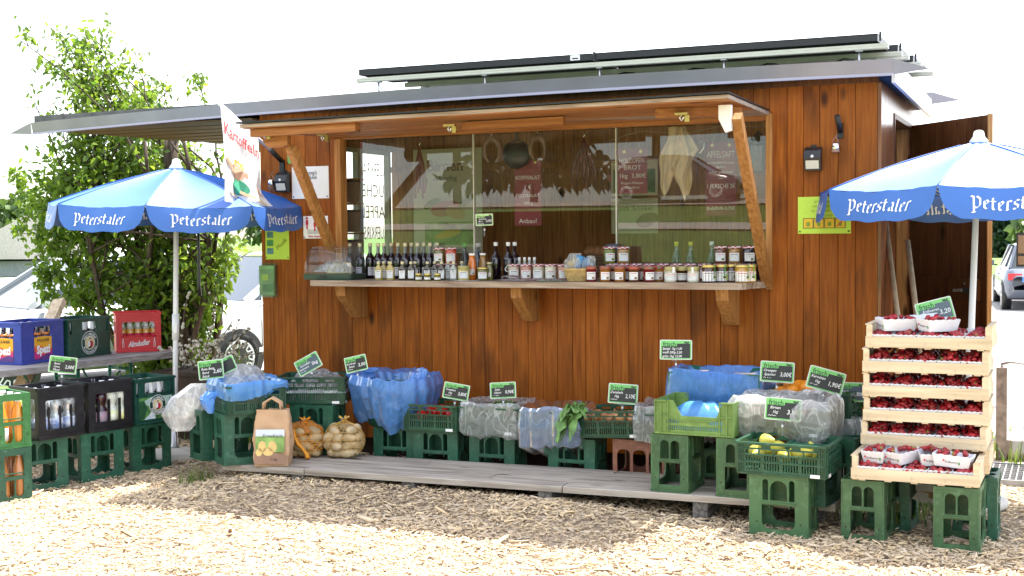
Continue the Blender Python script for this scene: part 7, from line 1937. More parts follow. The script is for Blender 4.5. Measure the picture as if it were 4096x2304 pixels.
def ring(label, x, z, rz):
    t = thing('sausage_ring', label, 'sausage ring', (x, .15, z), rz, 'pale sausage rings hanging inside')
    mb = MB(); mb.tube([(.05 * math.sin(a), .0, -.075 * math.cos(a)) for a in [.3 + 5.7 * i / 20 for i in range(21)]], [.012 + .006 * math.sin(PI * i / 20) for i in range(21)], 'sausage_ring', 8); mb.build('ring', t)
    mb = MB(); mb.tube([(0, 0, .13), (0, 0, .085)], .002, 'chrome', 4); mb.box((0, 0, .085), (.02, .012, .02), 'chrome'); mb.build('clip', t)
ring('pale ring sausage hanging left behind the middle pane', (-2.396,0.150,2.032)[0], 1.985, .4); ring('pale ring sausage hanging by the red salad board', (-2.082,0.150,2.021)[0], 1.985, .9)
pmat('cloth_bag', (0.58, 0.45, 0.28), 0.85, var=.08, bump=.3)
cb = thing('cloth_bag', 'beige cotton cloth hanging in folds behind the right pane', 'cloth bag', ((-1.183,0.160,2.101)[0], .16, 2.085), .2)
mb = MB()
def clo(u, v):
    w = .055 + .05 * min(1, v * 2.2) - .05 * max(0, v - .62); x = (u - .5) * 2 * w + .012 * math.sin(v * 6)
    L = .34 + .07 * math.sin(u * 9 + .5) + (.06 if u > .45 and u < .75 else 0)
    return Vector((x + .008 * math.sin(v * 11 + u * 4), .018 * math.sin(u * 14 + v * 3) + .01 * math.sin(u * 31), -L * v))
mb.grid(clo, 30, 18, 'cloth_bag'); mb.build('cloth', cb)
mb = MB(); mb.tube([(.04, 0, -.02), (.09, .01, -.09), (.115, .01, -.14), (.08, .0, -.17)], [.012, .010, .012, .02], 'cloth_bag', 6); mb.build('strap', cb)
def wallpic(name, label, cat, cx, cz, w, h, draw, y=1.76, mat='old_paper'):
    t = thing(name, label, cat, (cx, y, cz)); mb = MB(); mb.box((0, 0, 0), (w, .004, h), mat); mb.build('sheet', t)
    mb = MB(); draw(mb, w, h); mb.build('print', t)
pmat('old_paper', (0.78, 0.72, 0.54), 0.7)
def birn(mb, w, h):
    put_text(mb, 'Birnen', (-.02, -.004, h * .34), X, Zv, .085, 'kraft_dark', maxw=w * .62, bold=.03); put_text(mb, 'süß saftig', (-.02, -.004, h * .22), X, Zv, .04, 'hall_dark', maxw=w * .4); put_text(mb, 'aus', (.1, -.004, -h * .47), X, Zv, .03, 'hall_dark')
    poly(mb, ell(-.02, -.06, .13, .06, 16, .2), lambda x, z: (x, -.004, z), 'print_pink'); poly(mb, ell(.07, -.09, .09, .05, 16, -.3), lambda x, z: (x, -.005, z), 'skin_print'); poly(mb, ell(-.14, -.02, .08, .03, 12, .5), lambda x, z: (x, -.006, z), 'lime_dark'); poly(mb, ell(.17, .0, .09, .025, 12, .6), lambda x, z: (x, -.006, z), 'lime_dark')
    poly(mb, rect(-.2, -h * .42, .24, -h * .2), lambda x, z: (x, -.004, z), 'bag_print_green'); poly(mb, ell(0, -h * .32, .12, .03, 12, .2), lambda x, z: (x, -.005, z), 'amber_print')
wallpic('pear_poster', 'cream poster with the word Birnen and printed pears inside', 'poster', -3.52, 1.72, .60, .82, birn)
def pic(mb, w, h):
    poly(mb, rect(-w * .45, -h * .42, w * .45, h * .25), lambda x, z: (x, -.004, z), 'scene_green'); poly(mb, ell(-.03, -.01, .05, .07, 12), lambda x, z: (x, -.005, z), 'kraft_dark'); put_text(mb, 'Eier', (w * .2, -.004, h * .36), X, Zv, .035, 'hall_dark')
wallpic('wall_picture', 'framed picture inside behind the red bread board', 'picture', (-0.000,-6.273,1.690)[0] * 0 - 1.98, 1.86, .36, .26, pic)
def pic2(mb, w, h): put_text(mb, 'Speck  Schinken', (0, -.004, h * .22), X, Zv, .035, 'hall_dark', maxw=w * .8); poly(mb, ell(.1, -.03, .09, .05, 12, .3), lambda x, z: (x, -.005, z), 'kraft_dark')
wallpic('wall_poster', 'faded poster inside below the framed picture', 'poster', -1.98, 1.58, .36, .26, pic2)
def hamboard(label, x, mat):
    t = thing('bread_basket', label, 'basket', (x, .75, 1.16), 0, 'wicker bread baskets inside'); mb = MB()
    for r in range(8): mb.tube([((.10 + .006 * r) * math.cos(2 * PI * i / 24) * (1 + .02 * ((i + r) % 2)), (.08 + .005 * r) * math.sin(2 * PI * i / 24), .02 * r) for i in range(24)], .012, mat, 4, closed=True)
    mb.build('weave', t); mb = MB()
    for k in range(3): mb.lathe([(0, -.03), (.04, -.025), (.055, 0), (.035, .035), (0, .04)], 'bread', 10, T(-.05 + .05 * k, 0, .17))
    mb.build('bread_loaf', t)
pmat('bread', (0.28, 0.13, 0.05), 0.7, var=.25); pmat('dark_wicker', (0.14, 0.08, 0.04), 0.7)
hamboard('round wicker basket of bread inside under the middle pane', -1.90, 'dark_wicker')
mb = MB(); mb.box2((-3.0, .62, .15), (-1.2, 1.1, 1.0), 'dark_door_wood'); tag(mb.build('sales_cabinet'), 'dark wooden sales cabinet standing inside the kiosk', 'cabinet')
cl = thing('lantern', 'dark metal lantern hanging at the right end inside', 'lantern', (-.73, .30, 1.98)); mb = MB()
mb.lathe([(.055, -.01), (.05, .02), (.012, .06), (.008, .075)], 'black_plastic', 12); mb.build('hood', cl); mb = MB()
for s in (-1, 1):
    for e in (-1, 1): mb.box((s * .04, e * .04, -.09), (.008, .008, .16), 'black_plastic')
mb.box((0, 0, -.17), (.095, .095, .012), 'black_plastic'); mb.build('cage', cl); mb = MB(); mb.box((0, 0, -.09), (.07, .07, .145), 'thin_glass'); mb.build('glass', cl)
ht = thing('heart_ornament', 'small metal heart hanging between cloth and juice board', 'ornament', ((-1.088,0.300,1.933)[0], .30, 1.97)); mb = MB()
mb.tube([(.0, 0, .02), (.018, 0, .036), (.034, 0, .022), (.028, 0, -.01), (0, 0, -.045), (-.028, 0, -.01), (-.034, 0, .022), (-.018, 0, .036)], .007, 'chrome', 6, closed=True); mb.build('heart', ht); mb = MB(); mb.tube([(0, 0, .02), (0, 0, .09)], .0015, 'broom_wood', 4); mb.build('cord', ht)
cord = MB(); cord.tube([(-1.75, .45, 2.03), (-1.5, .42, 2.09), (-1.2, .4, 2.06), (-.98, .42, 2.10), (-.7, .4, 2.08)], .0022, 'broom_wood', 4); tag(cord.build('cord'), 'thin cord strung inside along the right pane', 'cord')
bell = thing('dark_bell', 'dark round pan hanging inside behind the middle pane', 'pan', ((-2.374,0.500,2.040)[0], .5, 1.98)); mb = MB(); mb.lathe([(.09, 0), (.10, .012), (.09, .03), (.02, .04)], 'black_plastic', 20, RX(PI / 2)); mb.build('disc', bell); mb = MB(); mb.box((0, 0, .12), (.02, .01, .12), 'black_plastic'); mb.build('handle', bell)
# pots on the ledge inside the side window
pot0 = thing('window_jar', 'x', 'pot', (0, 0, 0), 0, 'pots before the side window'); mb = MB(); mb.lathe([(.055, 0), (.065, .01), (.075, .15), (.07, .16)], 'kraft_dark', 14); mb.build('pot_body', pot0); mb = MB(); mb.lathe([(.078, .15), (.078, .165)], 'black_plastic', 14); mb.build('rim', pot0)
shelf = thing('window_shelf', 'narrow shelves with pots before the side window', 'shelf', (-3.93, .97, 1.25)); 
for z in (0, .22, .44, .62): mb = MB(); mb.box((0, 0, z), (.14, .16, .012), 'inner_board'); mb.build('board', shelf)
for i, z in enumerate((1.26, 1.48, 1.70)):
    s = 'dark pot on the %s shelf before the side window' % ('lowest', 'middle', 'upper')[i]
    if i == 0: pot0.location = (-3.93, .97, z); pot0['label'] = s
    else: dup(pot0, (-3.93, .97, z), 0, s)

# ================================================================== SOLAR PANELS ON THE ROOF
def solar_row(y, z, x0, x1, xm, label):
    for k, (a, b) in enumerate(((x0, xm - .008), (xm + .008, x1))):
        t = thing('solar_panel', label[k], 'solar panel', ((a + b) / 2, y, z), 0, 'solar panels on the kiosk roof')
        w = b - a; D = .46
        mb = MB(); mb.box((0, D / 2, 0), (w, D, .004), 'panel_glass', T(0, 0, .036)); mb.build('glass', t)
        mb = MB()
        mb.box((0, .004, .019), (w, .008, .04), 'panel_black'); mb.box((0, D - .004, .019), (w, .008, .04), 'panel_black')
        for s in (-1, 1): mb.box((s * (w / 2 - .004), D / 2, .019), (.008, D - .017, .04), 'panel_black')
        mb.build('frame', t)
        if k == 0:
            mb = MB(); mb.box((w / 2 - .11, -.0008, .019), (.062, .0016, .032), 'paper_white'); mb.box((w / 2 - .11, -.002, .014), (.04, .0006, .008), 'print_dark'); mb.build('sticker', t)
        mb = MB(); mb.box((w / 2 + .015, .0, .02), (.012, .02, .05), 'panel_black'); mb.build('end_clamp', t)
def rail(y, z, x0, x1, label, zroof):
    t = thing('mounting_rail', label, 'rail', ((x0 + x1) / 2, y, z), 0, 'aluminium rails under the solar panels'); w = x1 - x0
    mb = MB(); mb.box((0, 0, 0), (w, .035, .030), 'alu_rail'); mb.box((0, -.019, .006), (w, .003, .006), 'alu_rail'); mb.box((0, -.019, -.012), (w, .003, .003), 'steel'); mb.build('profile', t)
    for k in range(5):
        x = -w / 2 + .16 + (w - .32) * k / 4
        mb = MB(); mb.tube([(x, 0, -.015), (x, 0, zroof - z)], .007, 'steel', 6); mb.box((x, 0, -.018), (.035, .035, .008), 'steel'); mb.box((x, 0, zroof - z + .004), (.05, .05, .006), 'steel'); mb.build('foot', t)
solar_row(.10, 2.508, -3.332, -.015, -1.69, ('black framed solar panel, left one of the front row, with a white sticker', 'black framed solar panel, right one of the front row'))
solar_row(.62, 2.512, -3.25, .03, -1.60, ('black framed solar panel, left one of the middle row', 'black framed solar panel, right one of the middle row'))
solar_row(1.14, 2.512, -3.15, .06, -1.50, ('black framed solar panel, left one of the back row', 'black framed solar panel, right one of the back row'))
for i, (y, a, b) in enumerate(((.13, -3.36, .04), (.50, -3.20, .07), (.66, -3.16, .09), (1.04, -3.08, .12), (1.2, -3.05, .13), (1.56, -3.0, .14))):
    rail(y, 2.478, a, b, 'cream aluminium mounting rail, %s from the front under the solar panels' % ORD[i], 2.36 - .022 * y)
mb = MB()
for k in range(4):
    x = -1.9 + .45 * k; mb.tube([(x, .3, 2.372), (x + .1, .34, 2.375), (x + .2, .3, 2.40), (x + .3, .4, 2.455), (x + .35, .5, 2.46)], .007, 'black_plastic', 5)
mb.tube([(-2.6, .2, 2.372), (-2.2, .24, 2.374), (-1.7, .22, 2.38), (-1.0, .25, 2.372)], .008, 'black_plastic', 5)
tag(mb.build('panel_cables'), 'black cables lying on the roof under the solar panels', 'cable')

# ================================================================== LEAVES, SHRUBS, TREES
def leaf_mesh(name, P, S, mat, seed, up=.35):
    """thousands of separate folded leaves at the points P"""
    rg = np.random.default_rng(seed); n = len(P)
    d = rg.normal(0, 1, (n, 3)); d[:, 2] -= .35; d /= np.linalg.norm(d, axis=1, keepdims=True)
    nn = rg.normal(0, 1, (n, 3)); nn[:, 2] += up * 3; s = np.cross(d, nn); s /= np.linalg.norm(s, axis=1, keepdims=True) + 1e-9; m = np.cross(s, d)
    L = (S * rg.uniform(.7, 1.3, n))[:, None]; W = L * .27
    base = P; tip = P + d * L - np.array([0, 0, 1]) * L * .12; m1 = P + d * L * .3; m2 = P + d * L * .68
    V = np.stack([base, m1 + s * W * .85 + m * W * .3, m2 + s * W * .8 + m * W * .3, tip, m2 - s * W * .8 + m * W * .3, m1 - s * W * .85 + m * W * .3], 1).reshape(-1, 3); k = np.arange(n)[:, None] * 6
    Q = np.concatenate([np.concatenate([k, k + 1, k + 2, k + 3], 1), np.concatenate([k, k + 3, k + 4, k + 5], 1)])
    t = np.clip(rg.normal(.5, .25, n), 0, 1)
    return np_mesh(name, V, Q, [mat], np.concatenate([t, t]))
def along(pts, n, spread, rg):
    pts = np.asarray(pts); k = len(pts) - 1
    f = rg.uniform(.12, 1, n) * k; i = np.minimum(f.astype(int), k - 1); t = (f - i)[:, None]
    return pts[i] * (1 - t) + pts[i + 1] * t + rg.normal(0, spread, (n, 3))
def branch(p, q, rg, bend=.12, n=6):
    p = np.asarray(p, float); q = np.asarray(q, float); L = np.linalg.norm(q - p); out = []
    off = rg.normal(0, bend * L, 3)
    for i in range(n + 1):
        t = i / n; out.append(p + (q - p) * t + off * math.sin(PI * t) + rg.normal(0, .008 * L, 3) * (0 < i < n))
    return out
def big_bush():
    rg = np.random.default_rng(3)
    t = thing('shrub_tree', 'tall leafy shrub with several dark stems behind the left roof end', 'shrub tree', (-6.12, 1.5, 0))
    O = np.array([-6.12, 1.5, 0]); wood_ = MB(); leaves = []; sizes = []
    def add_leaves(pts, n, spread, size): leaves.append(along(pts, n, spread, rg)); sizes.append(np.full(n, size))
    stems = []
    for k in range(9):
        a = k / 9 * 2 * PI; b = np.array([.10 * math.cos(a), .10 * math.sin(a), 0]); q = np.array([.55 * math.cos(a) + rg.normal(0, .1), .45 * math.sin(a), rg.uniform(1.9, 2.5)])
        s = branch(b, q, rg, .08, 8); stems.append(s); wood_.tube(s, list(np.linspace(.042 if k % 2 else .03, .014, 9)), 'bark', 7)
    tk = branch((.35, -.1, 0), (.28, -.18, 2.28), rg, .02, 8); stems.append(tk); wood_.tube(tk, list(np.linspace(.085, .06, 9)), 'bark', 9)
    # upright shoots above the roof: (dx, dy, top height)
    for k in range(34):
        cx = rg.choice([-.98, -.9, -.85, -.8, -.72, -.62, -.5, -.06]) + rg.normal(0, .05); cy = rg.normal(-.1, .3)
        hmax = 3.36 if -.95 < cx < -.65 else (2.98 if cx < -.2 else 3.05)
        s = stems[rg.integers(0, 9)]; z0 = rg.integers(4, 8)
        top = np.array([cx + .04 + rg.normal(0, .05), cy * 1.2, hmax - abs(rg.normal(0, .32))])
        br_ = branch(s[z0], top, rg, .06, 7); wood_.tube(br_, list(np.linspace(.012, .003, 8)), 'bark', 5)
        add_leaves(br_, 70, .045, .06)
        for q in range(4):
            i = rg.integers(2, 7); e = br_[i] + np.array([rg.normal(0, .16), rg.normal(0, .16), rg.uniform(.05, .28)]); tw = branch(br_[i], e, rg, .05, 4); wood_.tube(tw, [.005, .004, .003, .003, .002], 'bark', 4); add_leaves(tw, 24, .03, .056)
    # dense middle and low outer branches
    def mass(cx, cy, cz, rx, ry, rz, nb, nl, size=.07):
        for k in range(nb):
            u = rg.normal(0, 1, 3); u /= np.linalg.norm(u); r = rg.uniform(.3, 1) ** .6
            e = np.array([cx + u[0] * rx * r, cy + u[1] * ry * r, cz + u[2] * rz * r]); s = stems[rg.integers(0, len(stems))]
            i = min(8, max(1, int(e[2] / 2.4 * 8 - 1))); br_ = branch(s[i], e, rg, .1, 6); wood_.tube(br_, list(np.linspace(.011, .003, 7)), 'bark', 4); add_leaves(br_[2:], nl, .10, size)
    mass(-.4, -.1, 2.0, 1.0, .5, .26, 42, 110); mass(.35, .0, 1.3, .62, .45, .34, 24, 80); mass(.08, .0, .85, .45, .42, .5, 24, 95); mass(.05, .05, .45, .38, .35, .35, 20, 110); mass(-.6, -.2, 1.15, .55, .45, .4, 14, 55)
    for e in ((-.9, -.35, 1.15), (-1.0, -.4, 1.3), (-.8, -.4, .95), (-1.3, -.3, 2.0), (-1.4, -.2, 1.9), (-1.2, -.2, 1.75), (-.95, -.35, 1.42), (-1.4, -.2, 1.5), (-.7, -.4, 1.1)):
        br_ = branch(stems[rg.integers(0, 9)][5], e, rg, .12, 8); wood_.tube(br_, list(np.linspace(.012, .003, 9)), 'bark', 5); add_leaves(br_[3:], 130, .06, .066)
        for q in range(5):
            i = rg.integers(4, 9); e2 = br_[i] + rg.normal(0, .14, 3); tw = branch(br_[i], e2, rg, .1, 4); wood_.tube(tw, [.004] * 4 + [.002], 'bark', 4); add_leaves(tw, 45, .03, .06)
    wood_.build('trunk', t)
    P = np.concatenate(leaves); S = np.concatenate(sizes)
    keep = ~((P[:, 2] > 2.20) & (P[:, 2] < 2.42) & (P[:, 1] + O[1] < 1.9) & (P[:, 0] + O[0] > -5.97)) 
    keep &= P[:, 0] + O[0] - (1.5 - P[:, 1] - O[1]) * .7 < -5.1 - .45 * np.maximum(0, 1.76 - P[:, 2]) + np.random.default_rng(2).normal(0, .04, len(P))
    keep &= ~((P[:, 2] > 2.3) & (P[:, 0] + .6 * P[:, 1] < -1.22))
    obj('crown', leaf_mesh('crown', P[keep], S[keep], 'leaf_bush', 8), t)
big_bush()
def far_tree(name, label, x, y, h, r, mat, seed, conifer=False, trunk=.25, group=None, nl=1500, leaf=.35):
    rg = np.random.default_rng(seed); z0 = ground_z(x, y)
    t = thing(name, label, 'tree', (x, y, z0 - .02), 0, group)
    mb = MB(); mb.tube([(0, 0, 0), (0, 0, h * .5), (0, 0, h * .92)], [trunk * h * .06, trunk * h * .045, .02], 'bark', 7); 
    for k in range(8):
        a = rg.uniform(0, 6.28); z = h * rg.uniform(.3, .8); mb.tube([(0, 0, z), (r * .6 * math.cos(a), r * .6 * math.sin(a), z + h * .08)], [.03 * h * .2, .01], 'bark', 4)
    mb.build('trunk', t)
    if conifer:
        f = rg.uniform(.08, 1, nl) ** .8; rad = r * (1 - f) * (rg.uniform(.35, 1, nl)) * (1 + .25 * np.sin(f * 40)); a = rg.uniform(0, 2 * np.pi, nl)
        P = np.stack([rad * np.cos(a), rad * np.sin(a), h * f - rad * .25], 1)
    else:
        k = 14; c = rg.normal(0, 1, (k, 3)); c /= np.linalg.norm(c, axis=1, keepdims=True); c = c * rg.uniform(.3, .75, (k, 1)) * np.array([r, r, h * .36]) + np.array([0, 0, h * .62])
        i = rg.integers(0, k, nl); u = rg.normal(0, 1, (nl, 3)); u /= np.linalg.norm(u, axis=1, keepdims=True); P = c[i] + u * rg.uniform(.6, 1, (nl, 1)) * r * .42
    obj('crown', leaf_mesh('crown', P, np.full(nl, leaf), mat, seed + 1), t)
# trees far behind: right of the door and beyond the car park on the left
for i, (x, y, h, r, c) in enumerate(((5.2, 62, 3.4, 1.8, True), (8.5, 66, 3.6, 1.8, True), (1.8, 70, 3.6, 1.8, True), (-3.0, 74, 3.6, 1.8, True), (12, 60, 3.2, 1.8, False), (.2, 46, 2.3, 1.2, False))):
    far_tree('conifer' if c else 'leafy_tree', ('dark conifer beyond the car park, %s from the right' % ORD[i]) if c else ('pale green tree beyond the car park, %s of two' % ('taller' if i == 4 else 'smaller')), x, y, h, r, 'leaf_conifer' if c else 'leaf_far', 20 + i, c, group='trees beyond the car park', nl=2600, leaf=.55)
for i, (x, y, h, r) in enumerate(((-58, 52, 4.6, 2.4), (-50, 56, 4.4, 2.5), (-44, 60, 4.2, 2.6), (-36, 50, 3.6, 2.2))):
    far_tree('leafy_tree', 'soft green tree behind the beer hall on the left, %s from the left' % ORD[i], x, y, h, r, 'leaf_far', 40 + i, group='trees behind the beer hall', nl=1200, leaf=.6)
# the slope behind the photographer that the panes mirror
for i, (x, y, h, r, c) in enumerate([(-44 + 4.4 * k, -37 - 1.2 * (k % 3), 10.5 + k % 3, 3.6, k % 4 == 2) for k in range(12)]):
    far_tree('conifer' if c else 'leafy_tree', 'dark tree on the slope mirrored in the panes, %s from the left' % ORD[i], x, y, h, r, 'leaf_dark', 60 + i, c, group='trees on the slope behind the photographer', nl=9000, leaf=.5)
def blades(name, label, cx, cy, n, R, h0, h1, seed, wd=.006, z=0.0, mat='leaf_grass'):
    rg = np.random.default_rng(seed); V = []; Q = []
    for k in range(n):
        a = rg.uniform(0, 6.28); r = R * rg.uniform(0, 1) ** .5; p = np.array([cx + r * math.cos(a), cy + r * math.sin(a), z]); L = rg.uniform(h0, h1); ld = rg.uniform(0, 6.28); le = rg.uniform(.1, .7) * L
        s = np.array([math.cos(ld + 1.57), math.sin(ld + 1.57), 0]) * wd; o = len(V)
        for i in range(5):
            f = i / 4; c = p + np.array([math.cos(ld) * le * f * f, math.sin(ld) * le * f * f, L * f * (1 - .25 * f * le / L)]); V += [c - s * (1 - f * .9), c + s * (1 - f * .9)]
        for i in range(4): Q.append((o + 2 * i, o + 2 * i + 1, o + 2 * i + 3, o + 2 * i + 2))
    o = obj(name, np_mesh(name, V, Q, [mat], rg.uniform(0, 1, len(Q)))); o['kind'] = 'stuff'; o['label'] = label
blades('grass', 'tuft of dark grass at the left end of the boardwalk', -3.70, -1.20, 70, .10, .06, .17, 1, .003)
blades('grass', 'tall bright grass blades before the car wheel', -5.05, .95, 60, .22, .35, .75, 2, .012)
blades('grass', 'grass growing along the left kiosk corner', -4.25, .2, 40, .15, .4, .72, 3, .011)
blades('grass', 'thin grass in the shade at the right end of the boardwalk', .12, -.62, 160, .28, .05, .2, 4, .004)
blades('grass', 'grass strip by the gravel yard on the right', 1.0, 1.7, 700, .75, .06, .20, 5)
blades('grass', 'rough grass under the shrub on the left', -5.5, .2, 500, .8, .10, .34, 6)
blades('grass', 'weeds between the crates behind the boardwalk', -2.0, -.56, 14, .35, .08, .2, 7, .004)

# planter with pussy willow before the car
pl = thing('planter', 'dark rusty planter full of pale catkin twigs before the white car', 'planter', (-4.841,0.307,0.403))
PO = Vector(pl.location); PO.z = 0; pl.location = PO
mb = MB(); mb.box((0, 0, .24), (.52, .34, .48), 'corten'); mb.box((0, 0, .475), (.55, .37, .03), 'corten'); mb.build('box', pl)
rg = np.random.default_rng(4); mb = MB(); ck = MB()
for k in range(22):
    e = np.array([rg.normal(.12, .25), rg.normal(0, .12), rg.uniform(.58, .85) + (.22 if k % 9 == 0 else 0)]); b = branch((rg.uniform(-.2, .2), rg.uniform(-.1, .1), .48), e, rg, .1, 5); mb.tube(b, .0035, 'twig', 4)
    for q in range(10):
        p = along(b, 1, .006, rg)[0]; ck.lathe([(.0, -.018), (.010, -.008), (.011, .006), (0, .018)], 'catkin', 6, T(*p) @ RX(rg.uniform(-1.4, 1.4)) @ RY(rg.uniform(-1.4, 1.4)))
mb.build('twigs', pl); o = ck.build('catkins', pl); o['kind'] = 'stuff'

# ================================================================== CARS
def car(name, label, loc, rz, paint, L=3.6, W=1.62, H=1.42, wheel_r=.285, hood=.95, rear=.35, mat_wheel='wheel_brown', estate=False, k=1.0):
    """car heading towards +x, wheels on z=0"""
    t = thing(name, label, 'car', loc, rz, None)
    belt = H * .62; zb = .20
    st = [(-L / 2, .42, belt * .80, .80), (-L / 2 + .05, .28, belt * .96, .90), (-L / 2 + .5, zb, belt, 1), (0, zb, belt * 1.0, 1), (L / 2 - hood, zb, belt * .97, 1), (L / 2 - .35, zb, belt * .84, .97), (L / 2 - .06, .24, belt * .66, .86), (L / 2, .34, belt * .52, .74)]
    mb = MB(); rings = []
    for x, z0, z1, w in st:
        hw = W / 2 * w; rings.append([(x, -hw * .94, z0), (x, -hw, z0 + .14), (x, -hw * 1.0, z0 + (z1 - z0) * .62), (x, -hw * .95, z1 - .02), (x, -hw * .86, z1 + .02), (x, hw * .86, z1 + .02), (x, hw * .95, z1 - .02), (x, hw * 1.0, z0 + (z1 - z0) * .62), (x, hw, z0 + .14), (x, hw * .94, z0)])
    vs = [p for r in rings for p in r]; n = 10
    fs = [(i * n + j, i * n + (j + 1) % n, (i + 1) * n + (j + 1) % n, (i + 1) * n + j) for i in range(len(st) - 1) for j in range(n)] + [tuple(range(n)), tuple((len(st) - 1) * n + j for j in range(n))[::-1]]
    mb.add(vs, fs, paint, smooth=True); body = mb.build('body', t)
    # cabin
    xr = -L / 2 + rear; xr2 = xr + (.25 if estate else .45); xf = L / 2 - hood; xf2 = xf - .75
    zt = H - .04
    def ringc(x, z, w): return [(x, -w, z), (x, w, z)]
    hw = W / 2 * .86; tw = W / 2 * .68
    c = {'rb': (xr, hw, belt), 'rt': (xr2, tw, zt), 'ft': (xf2, tw, zt + .01), 'fb': (xf, hw, belt)}
    mb = MB(); N = 8
    top = []
    for i in range(N + 1):
        f = i / N; x = xr2 + (xf2 - xr2) * f; z = zt + .045 * math.sin(PI * f)
        top.append([(x, -tw, z - .03), (x, -tw * .85, z), (x, tw * .85, z), (x, tw, z - .03)])
    vs = [p for r in top for p in r]; fs = [(i * 4 + j, i * 4 + j + 1, i * 4 + 5 + j, i * 4 + 4 + j) for i in range(N) for j in range(3)]
    mb.add(vs, fs, paint, smooth=True)
    for s in (-1, 1):   # pillars
        mb.bar((xf, s * hw * .97, belt), (xf2, s * tw, zt - .02), .07, .05, paint, (0, 1, 0)); mb.bar((xr, s * hw * .97, belt), (xr2, s * tw, zt - .02), .10, .05, paint, (0, 1, 0)); xm = (xf2 + xr2) / 2 - .1
        mb.bar((xm + .08, s * hw, belt), (xm, s * tw * 1.01, zt - .03), .08, .03, paint, (0, 1, 0))
    mb.build('roof', t)
    mb = MB(); e = .985
    mb.add([(xf, -hw * e, belt), (xf, hw * e, belt), (xf2, tw * e, zt - .02), (xf2, -tw * e, zt - .02)], [(0, 1, 2, 3)], 'car_glass'); mb.build('windscreen', t)
    mb = MB(); mb.add([(xr, -hw * e, belt), (xr, hw * e, belt), (xr2, tw * e, zt - .02), (xr2, -tw * e, zt - .02)], [(3, 2, 1, 0)], 'car_glass'); mb.build('rear_window', t)
    for s in (-1, 1):
        mb = MB(); mb.add([(xr, s * hw * e, belt), (xf, s * hw * e, belt), (xf2, s * tw * e, zt - .03), (xr2, s * tw * e, zt - .03)], [(0, 1, 2, 3)], 'car_glass'); mb.build('side_window', t)
        mb = MB(); y = s * (W / 2 + .001)
        for x in (xf - .1, (xf2 + xr2) / 2): mb.box((x, y, zb + (belt - zb) * .45), (.008, .004, (belt - zb) * .75), 'dark_gap')
        mb.box((0, y, zb + .13), (L * .45, .012, .05), paint); mb.box(((xf2 + xr2) / 2 + .22, s * (W / 2 + .005), belt * .85), (.16, .03, .03), paint); mb.build('door', t)
        mb = MB(); mb.box((xf - .14, s * (W / 2 + .10), belt + .07), (.11, .17, .12), paint); mb.box((xf - .14, s * (W / 2 + .02), belt + .02), (.05, .14, .03), 'black_plastic'); mb.build('mirror', t)
        mb = MB(); mb.lathe([(.09, 0), (.08, .03), (.02, .05)], 'clear_neck', 12, T(L / 2 - .14, s * W / 2 * .66, belt * .66) @ RY(1.2)); mb.build('headlight', t)
        mb = MB(); mb.box((-L / 2 + .035, s * W / 2 * .74, belt * .82), (.05, .26, .13), 'lamp_red'); mb.build('tail_light', t)
        for x in (L / 2 - .66, -L / 2 + .62):
            wh = bpy.data.objects.new('wheel', None); COL.objects.link(wh); wh.parent = t; wh.location = (x, s * (W / 2 - .09), wheel_r)
            mb = MB(); Mx = RX(PI / 2 * -s); r = wheel_r
            mb.lathe([(r * .70, -.09), (r * .95, -.09), (r, -.06), (r, .06), (r * .95, .095), (r * .74, .10), (r * .72, .03)], 'tyre', 28, Mx); mb.build('tyre', wh)
            mb = MB(); mb.lathe([(r * .72, .05), (r * .72, .097), (r * .66, .098), (r * .64, .07)], 'white_plastic', 28, Mx); mb.lathe([(r * .64, .0), (r * .64, .06), (r * .20, .085), (.01, .09)], mat_wheel, 28, Mx)
            for k2 in range(10):
                a = 2 * PI * k2 / 10; P = [Vector((math.cos(a + da) * r * rr_, math.sin(a + da) * r * rr_, .092)) for da, rr_ in ((-.20, .66), (.20, .66), (.13, .44), (-.13, .44))]
                for p, q in zip(P, P[1:] + P[:1]): mb.bar(Mx @ p, Mx @ q, .014, .012, 'white_plastic', Mx.to_3x3() @ Vector((0, 0, 1)))
            mb.lathe([(r * .10, .085), (r * .08, .10)], 'chrome', 10, Mx); mb.build('rim', wh)
            mb = MB(); mb.lathe([(r * 1.16, -.01), (r * 1.16, .094)], 'black_plastic', 28, T(x, s * (W / 2 - .09), wheel_r) @ Mx); mb.build('wheel_arch', t)
    return t
cwr = Vector((-7.057,3.800,0.062))
a0 = math.radians(250)
f0 = Vector((math.cos(a0), math.sin(a0), 0)); s0 = Vector((-f0.y, f0.x, 0))
# left flank shows its front wheel between shrub and kiosk
c0 = Vector((cwr.x, cwr.y, -.07)) - f0 * (3.3 / 2 - .66) - s0 * (1.56 / 2 - .09)
car('parked_car', 'small white car with brown white wheel covers, half hidden by the kiosk', c0, a0, 'car_white', L=3.3, W=1.56, H=1.36, wheel_r=.262, hood=.85)
cl0 = Vector((-9.081,2.694,0.105)); a1 = math.radians(246); f1 = Vector((math.cos(a1), math.sin(a1), 0)); s1 = Vector((-f1.y, f1.x, 0))
c1 = Vector((cl0.x, cl0.y, -.162)) - f1 * (3.9 / 2 - .66) - s1 * (1.65 / 2 - .09)
car('parked_car', 'silver car with a large windscreen parked behind the left drinks stand', c1, a1, 'car_silver', L=3.9, W=1.65, H=1.42, wheel_r=.275, hood=.9, mat_wheel='steel', estate=True)
ca = Vector((0.271,20.268,0.486))
car('parked_car', 'grey estate car seen from behind beyond the open door', (ca.x + .05, ca.y + 1.9, -.162), math.radians(96), 'car_grey', L=4.3, W=1.66, H=1.34, wheel_r=.29, hood=1.1, mat_wheel='steel', estate=True)
au = MB(); bx0 = Vector((ca.x + .05, ca.y + 1.9, -.162))
